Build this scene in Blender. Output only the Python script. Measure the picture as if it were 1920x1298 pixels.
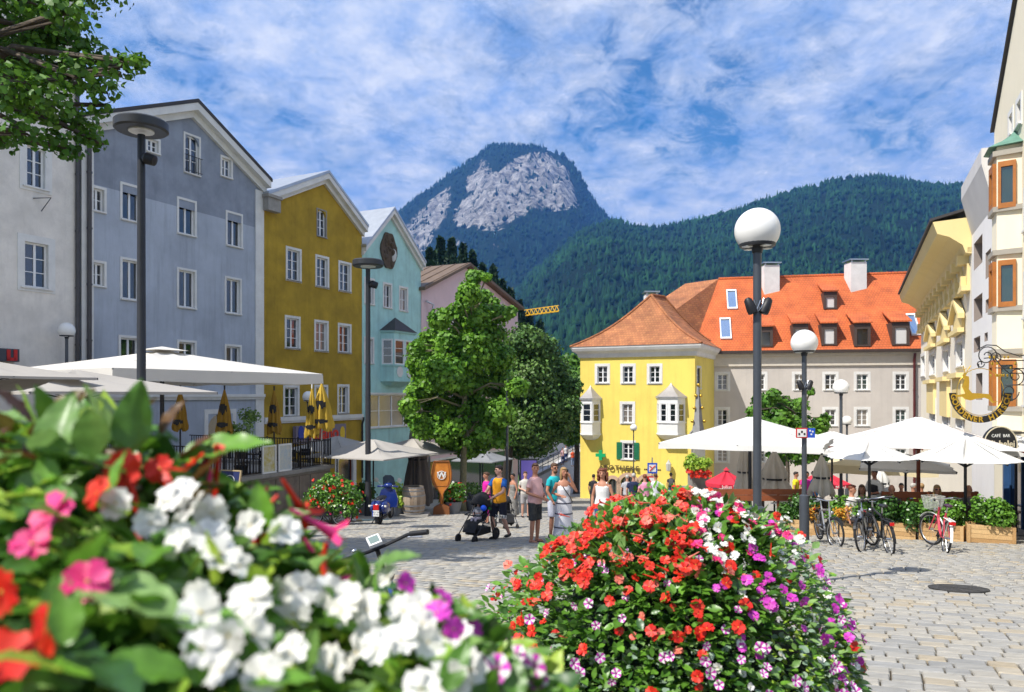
import bpy, bmesh, math, random
import numpy as np
from mathutils import Vector, Matrix, noise
for o in list(bpy.data.objects): bpy.data.objects.remove(o)
SC = bpy.context.scene
COL = SC.collection
random.seed(7); RNG = np.random.default_rng(7)
V = Vector
R = math.radians
F = 1400.0                      # focal length in photo pixels; horizon of level lines at y = 740
# ------------------------------------------------------------------ camera, sky, sun, exposure
cam_d = bpy.data.cameras.new('camera'); cam = bpy.data.objects.new('camera', cam_d); COL.objects.link(cam)
cam.location = (0, 0, 0); cam.rotation_euler = (R(90), 0, 0)
cam_d.sensor_width = 36; cam_d.lens = 36*F/1920
cam_d.shift_y = (740-649)/1920
cam_d.clip_start = .05; cam_d.clip_end = 20000
cam_d.dof.use_dof = True; cam_d.dof.focus_distance = 11.0; cam_d.dof.aperture_fstop = 3.3
SC.camera = cam
SUN = V((-.50, -.33, .80)).normalized()
sd = bpy.data.lights.new('sun', 'SUN'); sd.energy = 4.5; sd.angle = R(.5); sd.color = (1, .955, .88)
so = bpy.data.objects.new('sun', sd); COL.objects.link(so)
so.rotation_euler = SUN.to_track_quat('Z', 'Y').to_euler(); so.location = (0, -20, 60)
W = bpy.data.worlds.new('World'); SC.world = W; W.use_nodes = True
nt = W.node_tree; N = nt.nodes; N.clear()
def nn(t, **k):
    n = N.new(t)
    for a, b in k.items(): setattr(n, a, b)
    return n
def lk(a, b): nt.links.new(a, b)
out = nn('ShaderNodeOutputWorld'); bg = nn('ShaderNodeBackground'); bg.inputs[1].default_value = .13
sky = nn('ShaderNodeTexSky'); sky.sky_type = 'NISHITA'; sky.sun_disc = False
sky.sun_elevation = math.asin(SUN.z); sky.sun_rotation = math.atan2(SUN.x, SUN.y)
sky.air_density = 1.2; sky.dust_density = .4; sky.ozone_density = 3.0
hs = nn('ShaderNodeHueSaturation'); hs.inputs['Saturation'].default_value = 1.6; hs.inputs['Value'].default_value = .60
lk(sky.outputs[0], hs.inputs['Color'])
tc = nn('ShaderNodeTexCoord')
sep = nn('ShaderNodeSeparateXYZ'); lk(tc.outputs['Generated'], sep.inputs[0])
# project the view direction on a flat cloud deck so the clouds flatten towards the horizon
zz = nn('ShaderNodeMath', operation='ADD'); lk(sep.outputs[2], zz.inputs[0]); zz.inputs[1].default_value = .22
zm = nn('ShaderNodeMath', operation='MAXIMUM'); lk(zz.outputs[0], zm.inputs[0]); zm.inputs[1].default_value = .05
dx = nn('ShaderNodeMath', operation='DIVIDE'); lk(sep.outputs[0], dx.inputs[0]); lk(zm.outputs[0], dx.inputs[1])
dy = nn('ShaderNodeMath', operation='DIVIDE'); lk(sep.outputs[1], dy.inputs[0]); lk(zm.outputs[0], dy.inputs[1])
cb = nn('ShaderNodeCombineXYZ'); lk(dx.outputs[0], cb.inputs[0]); lk(dy.outputs[0], cb.inputs[1])
mp = nn('ShaderNodeMapping'); lk(cb.outputs[0], mp.inputs[0]); mp.inputs['Location'].default_value = (3.3, 1.7, 0); mp.inputs['Rotation'].default_value = (0, 0, R(-18)); mp.inputs['Scale'].default_value = (1.1, 1.0, 1)
n1 = nn('ShaderNodeTexNoise'); n1.inputs['Scale'].default_value = 2.1; n1.inputs['Detail'].default_value = 10; n1.inputs['Roughness'].default_value = .66; n1.inputs['Distortion'].default_value = .35; lk(mp.outputs[0], n1.inputs['Vector'])
n2 = nn('ShaderNodeTexNoise'); n2.inputs['Scale'].default_value = 9.5; n2.inputs['Detail'].default_value = 10; n2.inputs['Roughness'].default_value = .7; n2.inputs['Distortion'].default_value = .9; lk(mp.outputs[0], n2.inputs['Vector'])
mx = nn('ShaderNodeMath', operation='MULTIPLY_ADD'); lk(n2.outputs[0], mx.inputs[0]); mx.inputs[1].default_value = .62; lk(n1.outputs[0], mx.inputs[2])
cr = nn('ShaderNodeValToRGB'); lk(mx.outputs[0], cr.inputs[0])
e = cr.color_ramp.elements; e[0].position = .59; e[0].color = (0, 0, 0, 1); e[1].position = .88; e[1].color = (1, 1, 1, 1)
e = cr.color_ramp.elements.new(.72); e.color = (.6, .6, .6, 1)
# thin veil that thickens towards the horizon
ve = nn('ShaderNodeMapRange'); lk(sep.outputs[2], ve.inputs[0]); ve.inputs[1].default_value = .5; ve.inputs[2].default_value = .1; ve.inputs[3].default_value = 0.0; ve.inputs[4].default_value = .34
mm = nn('ShaderNodeMath', operation='MAXIMUM'); lk(cr.outputs[0], mm.inputs[0]); lk(ve.outputs[0], mm.inputs[1])
n3 = nn('ShaderNodeTexNoise'); n3.inputs['Scale'].default_value = 6.5; n3.inputs['Detail'].default_value = 9; n3.inputs['Roughness'].default_value = .65; lk(mp.outputs[0], n3.inputs['Vector'])
cc = nn('ShaderNodeValToRGB'); lk(n3.outputs[0], cc.inputs[0])
e = cc.color_ramp.elements; e[0].position = .35; e[0].color = (1.9, 2.9, 5.0, 1); e[1].position = .66; e[1].color = (5.5, 5.65, 6.0, 1)
mix = nn('ShaderNodeMix', data_type='RGBA'); lk(mm.outputs[0], mix.inputs[0]); lk(hs.outputs[0], mix.inputs[6]); lk(cc.outputs[0], mix.inputs[7])
lk(mix.outputs[2], bg.inputs[0]); lk(bg.outputs[0], out.inputs[0])
SC.view_settings.view_transform = 'Standard'; SC.view_settings.look = 'None'
SC.view_settings.exposure = .5; SC.view_settings.gamma = 1
SC.render.engine = 'CYCLES'
cy = SC.cycles; cy.use_denoising = True; cy.max_bounces = 6; cy.diffuse_bounces = 3; cy.glossy_bounces = 3; cy.transmission_bounces = 4; cy.transparent_max_bounces = 6; cy.volume_bounces = 0
cy.sample_clamp_indirect = 6; cy.caustics_reflective = False; cy.caustics_refractive = False

# ------------------------------------------------------------------ materials
MATS = {}
def mat(name, col, rough=.75, var=.12, scale=3., bump=0., metallic=0., col2=None, spec=.4, island=0., trans=0., coat=0., bscale=None, streak=0.):
    """Principled material: base colour varied by world-space noise, optional per-island variation, bump and vertical streaks."""
    if name in MATS: return MATS[name]
    m = bpy.data.materials.new(name); m.use_nodes = True; t = m.node_tree; b = t.nodes['Principled BSDF']
    b.inputs['Roughness'].default_value = rough; b.inputs['Metallic'].default_value = metallic
    b.inputs['Specular IOR Level'].default_value = spec; b.inputs['Coat Weight'].default_value = coat
    c1 = (*col, 1); c2 = (*(col2 or tuple(c*(1-var) for c in col)), 1)
    g = t.nodes.new('ShaderNodeNewGeometry')
    src = None
    if var > 0 or col2:
        tx = t.nodes.new('ShaderNodeTexNoise'); tx.inputs['Scale'].default_value = scale; tx.inputs['Detail'].default_value = 6; tx.inputs['Roughness'].default_value = .65
        t.links.new(g.outputs['Position'], tx.inputs['Vector'])
        rp = t.nodes.new('ShaderNodeValToRGB'); rp.color_ramp.elements[0].position = .35; rp.color_ramp.elements[1].position = .65
        rp.color_ramp.elements[0].color = c2; rp.color_ramp.elements[1].color = c1
        t.links.new(tx.outputs[0], rp.inputs[0]); src = rp.outputs[0]
        if streak:
            mpn = t.nodes.new('ShaderNodeMapping'); mpn.inputs['Scale'].default_value = (2.2, 2.2, .16); t.links.new(g.outputs['Position'], mpn.inputs[0])
            ts = t.nodes.new('ShaderNodeTexNoise'); ts.inputs['Scale'].default_value = 1.5; ts.inputs['Detail'].default_value = 8; ts.inputs['Roughness'].default_value = .7; t.links.new(mpn.outputs[0], ts.inputs['Vector'])
            mr = t.nodes.new('ShaderNodeMapRange'); mr.inputs[1].default_value = .5; mr.inputs[2].default_value = .75; mr.inputs[3].default_value = 0; mr.inputs[4].default_value = streak; t.links.new(ts.outputs[0], mr.inputs[0])
            mu = t.nodes.new('ShaderNodeMix'); mu.data_type = 'RGBA'; t.links.new(mr.outputs[0], mu.inputs[0]); t.links.new(src, mu.inputs[6]); mu.inputs[7].default_value = (*[c*.45 for c in col], 1); src = mu.outputs[2]
    if island:
        h = t.nodes.new('ShaderNodeHueSaturation'); mr = t.nodes.new('ShaderNodeMapRange'); mr.inputs[3].default_value = 1-island; mr.inputs[4].default_value = 1+island
        t.links.new(g.outputs['Random Per Island'], mr.inputs[0]); t.links.new(mr.outputs[0], h.inputs['Value'])
        if src: t.links.new(src, h.inputs['Color'])
        else: h.inputs['Color'].default_value = c1
        src = h.outputs[0]
    if src: t.links.new(src, b.inputs['Base Color'])
    else: b.inputs['Base Color'].default_value = c1
    if bump:
        tb = t.nodes.new('ShaderNodeTexNoise'); tb.inputs['Scale'].default_value = bscale or scale*6; tb.inputs['Detail'].default_value = 5; t.links.new(g.outputs['Position'], tb.inputs['Vector'])
        bp = t.nodes.new('ShaderNodeBump'); bp.inputs['Strength'].default_value = min(1, bump*10); bp.inputs['Distance'].default_value = bump*.2
        t.links.new(tb.outputs[0], bp.inputs['Height']); t.links.new(bp.outputs[0], b.inputs['Normal'])
    if trans:
        tr = t.nodes.new('ShaderNodeBsdfTranslucent'); ms = t.nodes.new('ShaderNodeMixShader'); ms.inputs[0].default_value = trans
        if src: t.links.new(src, tr.inputs['Color'])
        else: tr.inputs['Color'].default_value = c1
        t.links.new(b.outputs[0], ms.inputs[1]); t.links.new(tr.outputs[0], ms.inputs[2]); t.links.new(ms.outputs[0], t.nodes['Material Output'].inputs[0])
    MATS[name] = m
    return m
def C(h):                       # sRGB hex -> linear
    v = [int(h[i:i+2], 16)/255 for i in (0, 2, 4)]
    return tuple(x/12.92 if x <= .04045 else ((x+.055)/1.055)**2.4 for x in v)

# ------------------------------------------------------------------ helpers
def px(x, y, Y): return V(((x-960)/F*Y, Y, (740-y)/F*Y))
SL = .112
def gz(X, Y): return -1.5-SL*Y
def gp(x, y):                   # the ground point seen at photo pixel (x, y)
    Y = 2100/(y-897); return V(((x-960)/F*Y, Y, gz(0, Y)))
def gat(X, Y): return V((X, Y, gz(X, Y)))

class MB:
    """Collects faces of ONE object."""
    def __init__(s): s.v = []; s.f = []; s.m = []
    def add(s, vs, fs, mi=0):
        o = len(s.v); s.v += [tuple(v) for v in vs]; s.f += [tuple(i+o for i in f) for f in fs]; s.m += [mi]*len(fs); return s
    def quad(s, a, b, c, d, mi=0): return s.add([a, b, c, d], [(0, 1, 2, 3)], mi)
    def box(s, lo, hi, M=None, mi=0):
        (x0, y0, z0), (x1, y1, z1) = lo, hi
        vs = [V(p) for p in ((x0,y0,z0),(x1,y0,z0),(x1,y1,z0),(x0,y1,z0),(x0,y0,z1),(x1,y0,z1),(x1,y1,z1),(x0,y1,z1))]
        if M is not None: vs = [M @ v for v in vs]
        return s.add(vs, [(0,3,2,1),(4,5,6,7),(0,1,5,4),(1,2,6,5),(2,3,7,6),(3,0,4,7)], mi)
    def bar(s, a, b, w, h=None, mi=0):      # rectangular bar between two points
        a, b = V(a), V(b); d = (b-a); L = d.length; q = d.to_track_quat('Z', 'Y').to_matrix().to_4x4(); M = Matrix.Translation(a) @ q; h = h or w
        return s.box((-w/2, -h/2, 0), (w/2, h/2, L), M, mi)
    def tube(s, pts, rad, n=8, mi=0, cap=True, closed=False):
        pts = [V(p) for p in pts]; k = len(pts)
        rad = rad if isinstance(rad, (list, tuple)) else [rad]*k
        up = V((0, 0, 1)); vs = []; pn = None
        for i, p in enumerate(pts):
            if closed: d = pts[(i+1) % k]-pts[i-1]
            else: d = pts[min(i+1, k-1)]-pts[max(i-1, 0)]
            d = d.normalized() if d.length > 1e-9 else V((0, 0, 1))
            if pn is None:
                a = d.cross(up if abs(d.z) < .95 else V((1, 0, 0))).normalized()
            else:
                a = pn-d*pn.dot(d); a = a.normalized() if a.length > 1e-6 else d.orthogonal().normalized()
            pn = a; b = d.cross(a)
            vs += [p+(a*math.cos(2*math.pi*j/n)+b*math.sin(2*math.pi*j/n))*rad[i] for j in range(n)]
        fs = []
        for i in range(k if closed else k-1):
            o, q = i*n, ((i+1) % k)*n
            fs += [(o+j, o+(j+1) % n, q+(j+1) % n, q+j) for j in range(n)]
        if cap and not closed: fs += [tuple(range(n))[::-1], tuple((k-1)*n+j for j in range(n))]
        return s.add(vs, fs, mi)
    def lathe(s, prof, n=16, M=None, mi=0, ang=2*math.pi, cap=True):   # prof: [(r, z)...]
        vs = []; full = abs(ang-2*math.pi) < 1e-6; c = n if full else n+1
        for r, z in prof:
            vs += [V((r*math.cos(ang*j/n), r*math.sin(ang*j/n), z)) for j in range(c)]
        if M is not None: vs = [M @ v for v in vs]
        fs = []
        for i in range(len(prof)-1):
            for j in range(n):
                a, b = i*c+j, i*c+(j+1) % c; fs.append((a, b, b+c, a+c))
        if cap and full:
            if prof[0][0] > 1e-4: fs.append(tuple(range(c))[::-1])
            if prof[-1][0] > 1e-4: fs.append(tuple((len(prof)-1)*c+j for j in range(c)))
        return s.add(vs, fs, mi)
    def ell(s, c, r, n=12, m=8, M=None, mi=0):
        c = V(c); r = V(r) if not isinstance(r, (int, float)) else V((r, r, r)); vs = []; fs = []
        for i in range(m+1):
            t = math.pi*i/m
            for j in range(n):
                p = 2*math.pi*j/n; q = V((math.sin(t)*math.cos(p)*r.x, math.sin(t)*math.sin(p)*r.y, math.cos(t)*r.z))
                vs.append(c+(M @ q if M is not None else q))
        for i in range(m):
            for j in range(n): fs.append((i*n+j, i*n+(j+1) % n, (i+1)*n+(j+1) % n, (i+1)*n+j))
        return s.add(vs, fs, mi)
    def prism(s, poly, d, mi=0):             # closed 3-D polygon swept by vector d
        poly = [V(p) for p in poly]; d = V(d); n = len(poly)
        return s.add(poly+[p+d for p in poly], [tuple(range(n))[::-1], tuple(range(n, 2*n))]+[(i, (i+1) % n, n+(i+1) % n, n+i) for i in range(n)], mi)
    def build(s, name, mats, parent=None, smooth=False, local=False, bevel=0, recalc=True):
        mats = mats if isinstance(mats, (list, tuple)) else [mats]
        me = bpy.data.meshes.new(name)
        off = V((0, 0, 0))
        if parent is not None and not local:
            p = parent
            while p is not None: off += p.location; p = p.parent
        me.from_pydata([(v[0]-off.x, v[1]-off.y, v[2]-off.z) for v in s.v], [], s.f)
        for q in mats: me.materials.append(q)
        if len(mats) > 1: me.polygons.foreach_set('material_index', s.m)
        if recalc or bevel:
            bm = bmesh.new(); bm.from_mesh(me)
            bmesh.ops.remove_doubles(bm, verts=bm.verts, dist=1e-5)
            bmesh.ops.recalc_face_normals(bm, faces=bm.faces)
            if bevel: bmesh.ops.bevel(bm, geom=[e for e in bm.edges if len(e.link_faces) == 2 and e.calc_face_angle(0) > .5], offset=bevel, segments=2, affect='EDGES', profile=.7)
            bm.to_mesh(me); bm.free()
        if smooth:
            me.polygons.foreach_set('use_smooth', [True]*len(me.polygons))
            if smooth == 'auto':
                bm = bmesh.new(); bm.from_mesh(me)
                for e in bm.edges: e.smooth = not (len(e.link_faces) == 2 and e.calc_face_angle(0) > .7)
                bm.to_mesh(me); bm.free()
        o = bpy.data.objects.new(name, me); COL.objects.link(o)
        if parent is not None: o.parent = parent
        return o
def tag(o, label=None, cat=None, group=None, kind=None):
    if label: o['label'] = label
    if cat: o['category'] = cat
    if group: o['group'] = group
    if kind: o['kind'] = kind
    return o
def thing(name, label, cat, loc=(0, 0, 0), rz=0, group=None):
    o = bpy.data.objects.new(name, None); COL.objects.link(o); o.location = loc; o.rotation_euler = (0, 0, rz); o.empty_display_size = .2
    return tag(o, label, cat, group, 'thing')
def copy_tree(o, parent=None):
    c = o.copy(); COL.objects.link(c)
    if parent is not None: c.parent = parent
    for ch in [x for x in KIDS.get(o.name, [])] or list(o.children): copy_tree(ch, c)
    return c
KIDS = {}
def inst(mesh, name, parent, M=None, loc=None):     # one more piece sharing mesh data
    o = bpy.data.objects.new(name, mesh); COL.objects.link(o); o.parent = parent
    if M is not None: o.matrix_local = M
    if loc is not None: o.location = loc
    return o
def text(name, s, size, M, m, parent=None, depth=.01, align='CENTER', bold=0., space=1.):
    cu = bpy.data.curves.new(name, 'FONT'); cu.body = s; cu.size = size; cu.align_x = align; cu.align_y = 'CENTER'; cu.extrude = depth; cu.offset = bold; cu.space_character = space; cu.resolution_u = 3
    cu.materials.append(m)
    o = bpy.data.objects.new(name, cu); COL.objects.link(o)
    if parent is not None:
        o.parent = parent; M = M.copy(); p = parent; off = V((0, 0, 0))
        while p is not None: off += p.location; p = p.parent
        M.translation -= off
    o.matrix_local = M
    dg = bpy.context.evaluated_depsgraph_get(); me = bpy.data.meshes.new_from_object(o.evaluated_get(dg))   # plain mesh letters
    q = bpy.data.objects.new(name, me); COL.objects.link(q); q.parent = parent; q.matrix_local = M; bpy.data.objects.remove(o); bpy.data.curves.remove(cu)
    return q
def fast_mesh(name, verts, faces_n, mats, parent=None, smooth=False, mi=None):
    """verts (n,3); faces_n (k, c) index array with constant corner count."""
    me = bpy.data.meshes.new(name); nv = len(verts); k, c = faces_n.shape
    me.vertices.add(nv); me.vertices.foreach_set('co', np.asarray(verts, np.float32).ravel())
    me.loops.add(k*c); me.loops.foreach_set('vertex_index', faces_n.astype(np.int32).ravel())
    me.polygons.add(k); me.polygons.foreach_set('loop_start', np.arange(0, k*c, c, dtype=np.int32)); me.polygons.foreach_set('loop_total', np.full(k, c, np.int32))
    for q in (mats if isinstance(mats, (list, tuple)) else [mats]): me.materials.append(q)
    if mi is not None: me.polygons.foreach_set('material_index', np.asarray(mi, np.int32))
    me.update(calc_edges=True)
    if smooth: me.polygons.foreach_set('use_smooth', [True]*k)
    o = bpy.data.objects.new(name, me); COL.objects.link(o)
    if parent is not None: o.parent = parent
    return o

# ------------------------------------------------------------------ palette
M_white = mat('white_paint', (.78, .78, .76), .6, .08, 2.)
M_trim = mat('trim_white', (.74, .73, .70), .7, .14, 1.5, bump=.02)
M_frame = mat('window_frame_white', (.80, .80, .79), .45, .05, 2.)
M_dark = mat('dark_metal', (.035, .037, .042), .45, .2, 4., metallic=.3)
M_black = mat('black_plastic', (.012, .012, .014), .5, .2, 8.)
M_rubber = mat('rubber', (.016, .016, .017), .85, .2, 12.)
M_steel = mat('steel', (.55, .56, .58), .3, .1, 8., metallic=1.)
M_pole = mat('lamp_pole_grey', (.085, .095, .11), .38, .15, 3., metallic=.4)
M_globe = mat('lamp_globe_white', (.82, .81, .78), .25, .04, 2., spec=.5)
M_wood = mat('planter_wood', (.56, .36, .17), .75, 0., 5., col2=(.40, .24, .10), bump=.03)
M_woodr = mat('red_brown_wood', (.20, .045, .018), .5, .3, 6., bump=.02)
M_canvas = mat('canvas_white', (.80, .79, .76), .85, .05, 1.2, trans=.22)
M_canvasg = mat('canvas_greige', (.48, .45, .41), .85, .10, 1.2, trans=.18)
M_leafd = mat('leaf_dark', (.028, .085, .018), .5, 0, 1.5, col2=(.05, .14, .02), island=.35, trans=.25)
M_leafm = mat('leaf_mid', (.065, .18, .016), .5, 0, 1.2, col2=(.13, .27, .025), island=.35, trans=.3)
M_leafl = mat('leaf_light', (.085, .23, .018), .5, 0, 1.2, col2=(.19, .37, .03), island=.35, trans=.3)
M_bark = mat('bark', (.12, .095, .07), .9, .4, 9., bump=.06)
def glass_mat(name, col, rough=.06):
    m = mat(name, col, rough, .25, .8, spec=.5); m.node_tree.nodes['Principled BSDF'].inputs['IOR'].default_value = 2.1; return m
G_dark = glass_mat('glass_dark', (.012, .016, .02)); G_green = glass_mat('glass_green', (.02, .05, .045)); G_curt = glass_mat('glass_curtain', (.22, .19, .16), .15)
# ================================================================== THE SETTING: ground, hills
TH = R(26.2)                                   # the street's direction, away from the camera and to the right
E1 = V((math.sin(TH), math.cos(TH), 0)); E2 = V((math.cos(TH), -math.sin(TH), 0))
def stone_mat(name, use_object):
    m = bpy.data.materials.new(name); m.use_nodes = True; t = m.node_tree; b = t.nodes['Principled BSDF']; b.inputs['Roughness'].default_value = .78; b.inputs['Specular IOR Level'].default_value = .3
    if use_object: rnd = t.nodes.new('ShaderNodeObjectInfo').outputs['Random']
    else: rnd = t.nodes.new('ShaderNodeNewGeometry').outputs['Random Per Island']
    rp = t.nodes.new('ShaderNodeValToRGB'); t.links.new(rnd, rp.inputs[0]); rp.color_ramp.interpolation = 'LINEAR'
    el = rp.color_ramp.elements; el[0].position = 0; el[0].color = (.27, .265, .25, 1); el[1].position = 1; el[1].color = (.36, .30, .21, 1)
    for p_, c_ in ((.25, (.33, .315, .28)), (.5, (.37, .345, .295)), (.7, (.30, .295, .28)), (.88, (.39, .355, .29))):
        q = el.new(p_); q.color = (*c_, 1)
    g = t.nodes.new('ShaderNodeNewGeometry'); mp_ = t.nodes.new('ShaderNodeMapping'); mp_.inputs['Rotation'].default_value = (0, 0, TH); mp_.inputs['Scale'].default_value = (5, 22, 10); t.links.new(g.outputs['Position'], mp_.inputs[0])
    tx = t.nodes.new('ShaderNodeTexNoise'); tx.inputs['Scale'].default_value = 1.; tx.inputs['Detail'].default_value = 8; tx.inputs['Roughness'].default_value = .7; t.links.new(mp_.outputs[0], tx.inputs['Vector'])
    mr = t.nodes.new('ShaderNodeMapRange'); mr.inputs[1].default_value = .3; mr.inputs[2].default_value = .7; mr.inputs[3].default_value = .70; mr.inputs[4].default_value = 1.12; t.links.new(tx.outputs[0], mr.inputs[0])
    hs_ = t.nodes.new('ShaderNodeHueSaturation'); t.links.new(rp.outputs[0], hs_.inputs['Color']); t.links.new(mr.outputs[0], hs_.inputs['Value'])
    t.links.new(hs_.outputs[0], b.inputs['Base Color'])
    bp = t.nodes.new('ShaderNodeBump'); bp.inputs['Strength'].default_value = .35; bp.inputs['Distance'].default_value = .006; t.links.new(tx.outputs[0], bp.inputs['Height']); t.links.new(bp.outputs[0], b.inputs['Normal'])
    return m
M_sett = stone_mat('sett_stone', True); M_settm = stone_mat('sett_stone_mass', False)
M_bed = mat('joint_sand', (.13, .105, .07), .95, .3, 8.)
# far paving: the courses are too small to pick apart
def far_paving():
    m = bpy.data.materials.new('far_paving'); m.use_nodes = True; t = m.node_tree; b = t.nodes['Principled BSDF']; b.inputs['Roughness'].default_value = .8
    g = t.nodes.new('ShaderNodeNewGeometry'); mp_ = t.nodes.new('ShaderNodeMapping'); mp_.inputs['Rotation'].default_value = (0, 0, TH); t.links.new(g.outputs['Position'], mp_.inputs[0])
    br = t.nodes.new('ShaderNodeTexBrick'); br.inputs['Scale'].default_value = 1; br.inputs['Brick Width'].default_value = .24; br.inputs['Row Height'].default_value = .22; br.inputs['Mortar Size'].default_value = .012
    br.inputs['Color1'].default_value = (.37, .34, .29, 1); br.inputs['Color2'].default_value = (.29, .28, .26, 1); br.inputs['Mortar'].default_value = (.13, .11, .08, 1); t.links.new(mp_.outputs[0], br.inputs['Vector'])
    t.links.new(br.outputs['Color'], b.inputs['Base Color']); return m
M_far = far_paving()
YN, YP, YV = -12., 27., 84.
mb = MB(); mb.quad((-60, YN, gz(0, YN)-.022), (60, YN, gz(0, YN)-.022), (60, YP, gz(0, YP)-.022), (-60, YP, gz(0, YP)-.022))
ground = tag(mb.build('pavement', M_bed, recalc=False), 'stone paved square sloping away from the camera', kind='structure')
mb = MB(); ZV = gz(0, YV)
mb.quad((-60, YP, gz(0, YP)), (60, YP, gz(0, YP)), (90, YV, ZV), (-90, YV, ZV))
tag(mb.build('street', M_far, recalc=False), 'far end of the paved street', kind='structure')
mb = MB(); M_grass = mat('valley_grass', (.07, .14, .03), .95, .5, .02)
for a, b in ((-6000, -60), (60, 6000)): mb.quad((a, -200, -1.6), (b, -200, -1.6), (b*1.5 if a < 0 else b*1.5, YV, ZV-.05), (a*1.5, YV, ZV-.05)) if False else None
mb.quad((-9000, YV, ZV-.02), (9000, YV, ZV-.02), (9000, 9000, ZV-.02), (-9000, 9000, ZV-.02))
mb.quad((-9000, -200, -3), (-60, -200, -3), (-90, YV, ZV-.02), (-9000, YV, ZV-.02)); mb.quad((60, -200, -3), (9000, -200, -3), (9000, YV, ZV-.02), (90, YV, ZV-.02))
mb.quad((-60, -200, -2.4), (60, -200, -2.4), (60, YN, gz(0, YN)-.022), (-60, YN, gz(0, YN)-.022))
tag(mb.build('ground', M_grass, recalc=False), 'green valley floor reaching to the hills', kind='structure')

# setts: laid in courses across the street; the nearest are single objects, the rest one mass
def build_setts():
    L0, D0 = .215, .20; G_ = .013; items = []
    for r in range(-40, 150):
        v0 = r*D0; off = (r % 2)*.5*L0+random.uniform(-.03, .03); u = -16+off
        while u < 18:
            L = L0*random.choice((.85, 1, 1, 1.1, 1.3)); c = E1*(v0+D0/2)+E2*(u+L/2); u += L
            if not (4.2 < c.y < YP-.2): continue
            x = 960+F*c.x/c.y
            if x < -40 or x > 1990: continue
            y = 897+2100/c.y
            items.append((c, L-G_, D0-G_, x, y, r))
    vis = [i for i, t_ in enumerate(items) if (t_[3] > 1600 and t_[4] < 1330) or (640 < t_[3] < 960 and 1040 < t_[4] < 1190 and t_[3] > 640+(t_[4]-1040)*1.7)]
    vis.sort(key=lambda i: items[i][0].y); chosen = set(vis[:300])
    A0 = Matrix(((E2.x, E1.x, 0, 0), (E2.y, E1.y, 0, 0), (0, -SL*E1.y, 1, 0), (0, 0, 0, 1)))
    cache = {}
    def sett_mesh(L):
        k = round(L, 2)
        if k in cache: return cache[k]
        b_ = MB(); h, w = k/2, (D0-G_)/2; e_ = .009
        t_ = [V((-h+e_, -w+e_, .008)), V((h-e_, -w+e_, .008)), V((h-e_, w-e_, .008)), V((-h+e_, w-e_, .008))]; lo = [V((-h, -w, -.03)), V((h, -w, -.03)), V((h, w, -.03)), V((-h, w, -.03))]; md = [V((p.x, p.y, -.002)) for p in lo]
        b_.add(t_+md+lo, [(0, 1, 2, 3)]+[(4+i, 4+(i+1) % 4, (i+1) % 4, i) for i in range(4)]+[(8+i, 8+(i+1) % 4, 4+(i+1) % 4, 4+i) for i in range(4)])
        o = b_.build('sett', M_sett); me = o.data; bpy.data.objects.remove(o); cache[k] = me; return me
    vs, fs = [], []
    for i, (c, L, D, x, y, r) in enumerate(items):
        z = gz(0, c.y)+random.uniform(-.004, .004)
        if i in chosen:
            T = Matrix.Translation((c.x, c.y, z)) @ Matrix.Rotation(random.uniform(-.012, .012), 4, 'Z')
            M = T @ Matrix(((E2.x, E1.x, 0, 0), (E2.y, E1.y, 0, 0), (0, 0, 1, 0), (0, 0, 0, 1))) @ Matrix.Rotation(math.atan(-SL*E1.y), 4, 'X') @ Matrix.Rotation(-math.atan(-SL*E2.y), 4, 'Y')
            if M.to_3x3().determinant() < 0: M = M @ Matrix.Diagonal((1, 1, 1, 1))
            inst(sett_mesh(L), 'sett', ground, M)
        else:
            h, w, e_ = L/2, D/2, .009; o = len(vs)
            for (a, b, zo) in ((-h+e_, -w+e_, .008), (h-e_, -w+e_, .008), (h-e_, w-e_, .008), (-h+e_, w-e_, .008), (-h, -w, -.02), (h, -w, -.02), (h, w, -.02), (-h, w, -.02)):
                q = c+E2*a+E1*b; vs.append((q.x, q.y, gz(0, q.y)+(z-gz(0, c.y))+zo))
            fs += [(o, o+1, o+2, o+3)]+[(o+4+k, o+4+(k+1) % 4, o+(k+1) % 4, o+k) for k in range(4)]
    me = fast_mesh('setts', np.array(vs), np.array(fs), M_settm, ground); me['kind'] = 'stuff'
    bm = bmesh.new(); bm.from_mesh(me.data); bmesh.ops.recalc_face_normals(bm, faces=bm.faces); bm.to_mesh(me.data); bm.free()
build_setts()
# sunken manhole lid
mh = gp(1797, 1106); mb = MB(); Mh = Matrix.Translation(mh) @ Matrix.Rotation(math.atan(-SL), 4, 'X')
mb.lathe([(.36, .0), (.36, .026), (.32, .027), (.315, .021), (0, .021)], 32, Mh); [mb.box((-.27+.09*j, -.012, .021), (-.20+.09*j, .012, .026), Mh @ Matrix.Rotation(r_, 4, 'Z')) for j in range(6) for r_ in (0, 1.05, 2.1)]
tag(mb.build('manhole_cover', mat('cast_iron', (.05, .048, .045), .7, .4, 20., bump=.05)), 'round iron manhole cover in the paving right of the big flower planter', 'manhole cover')

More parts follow.
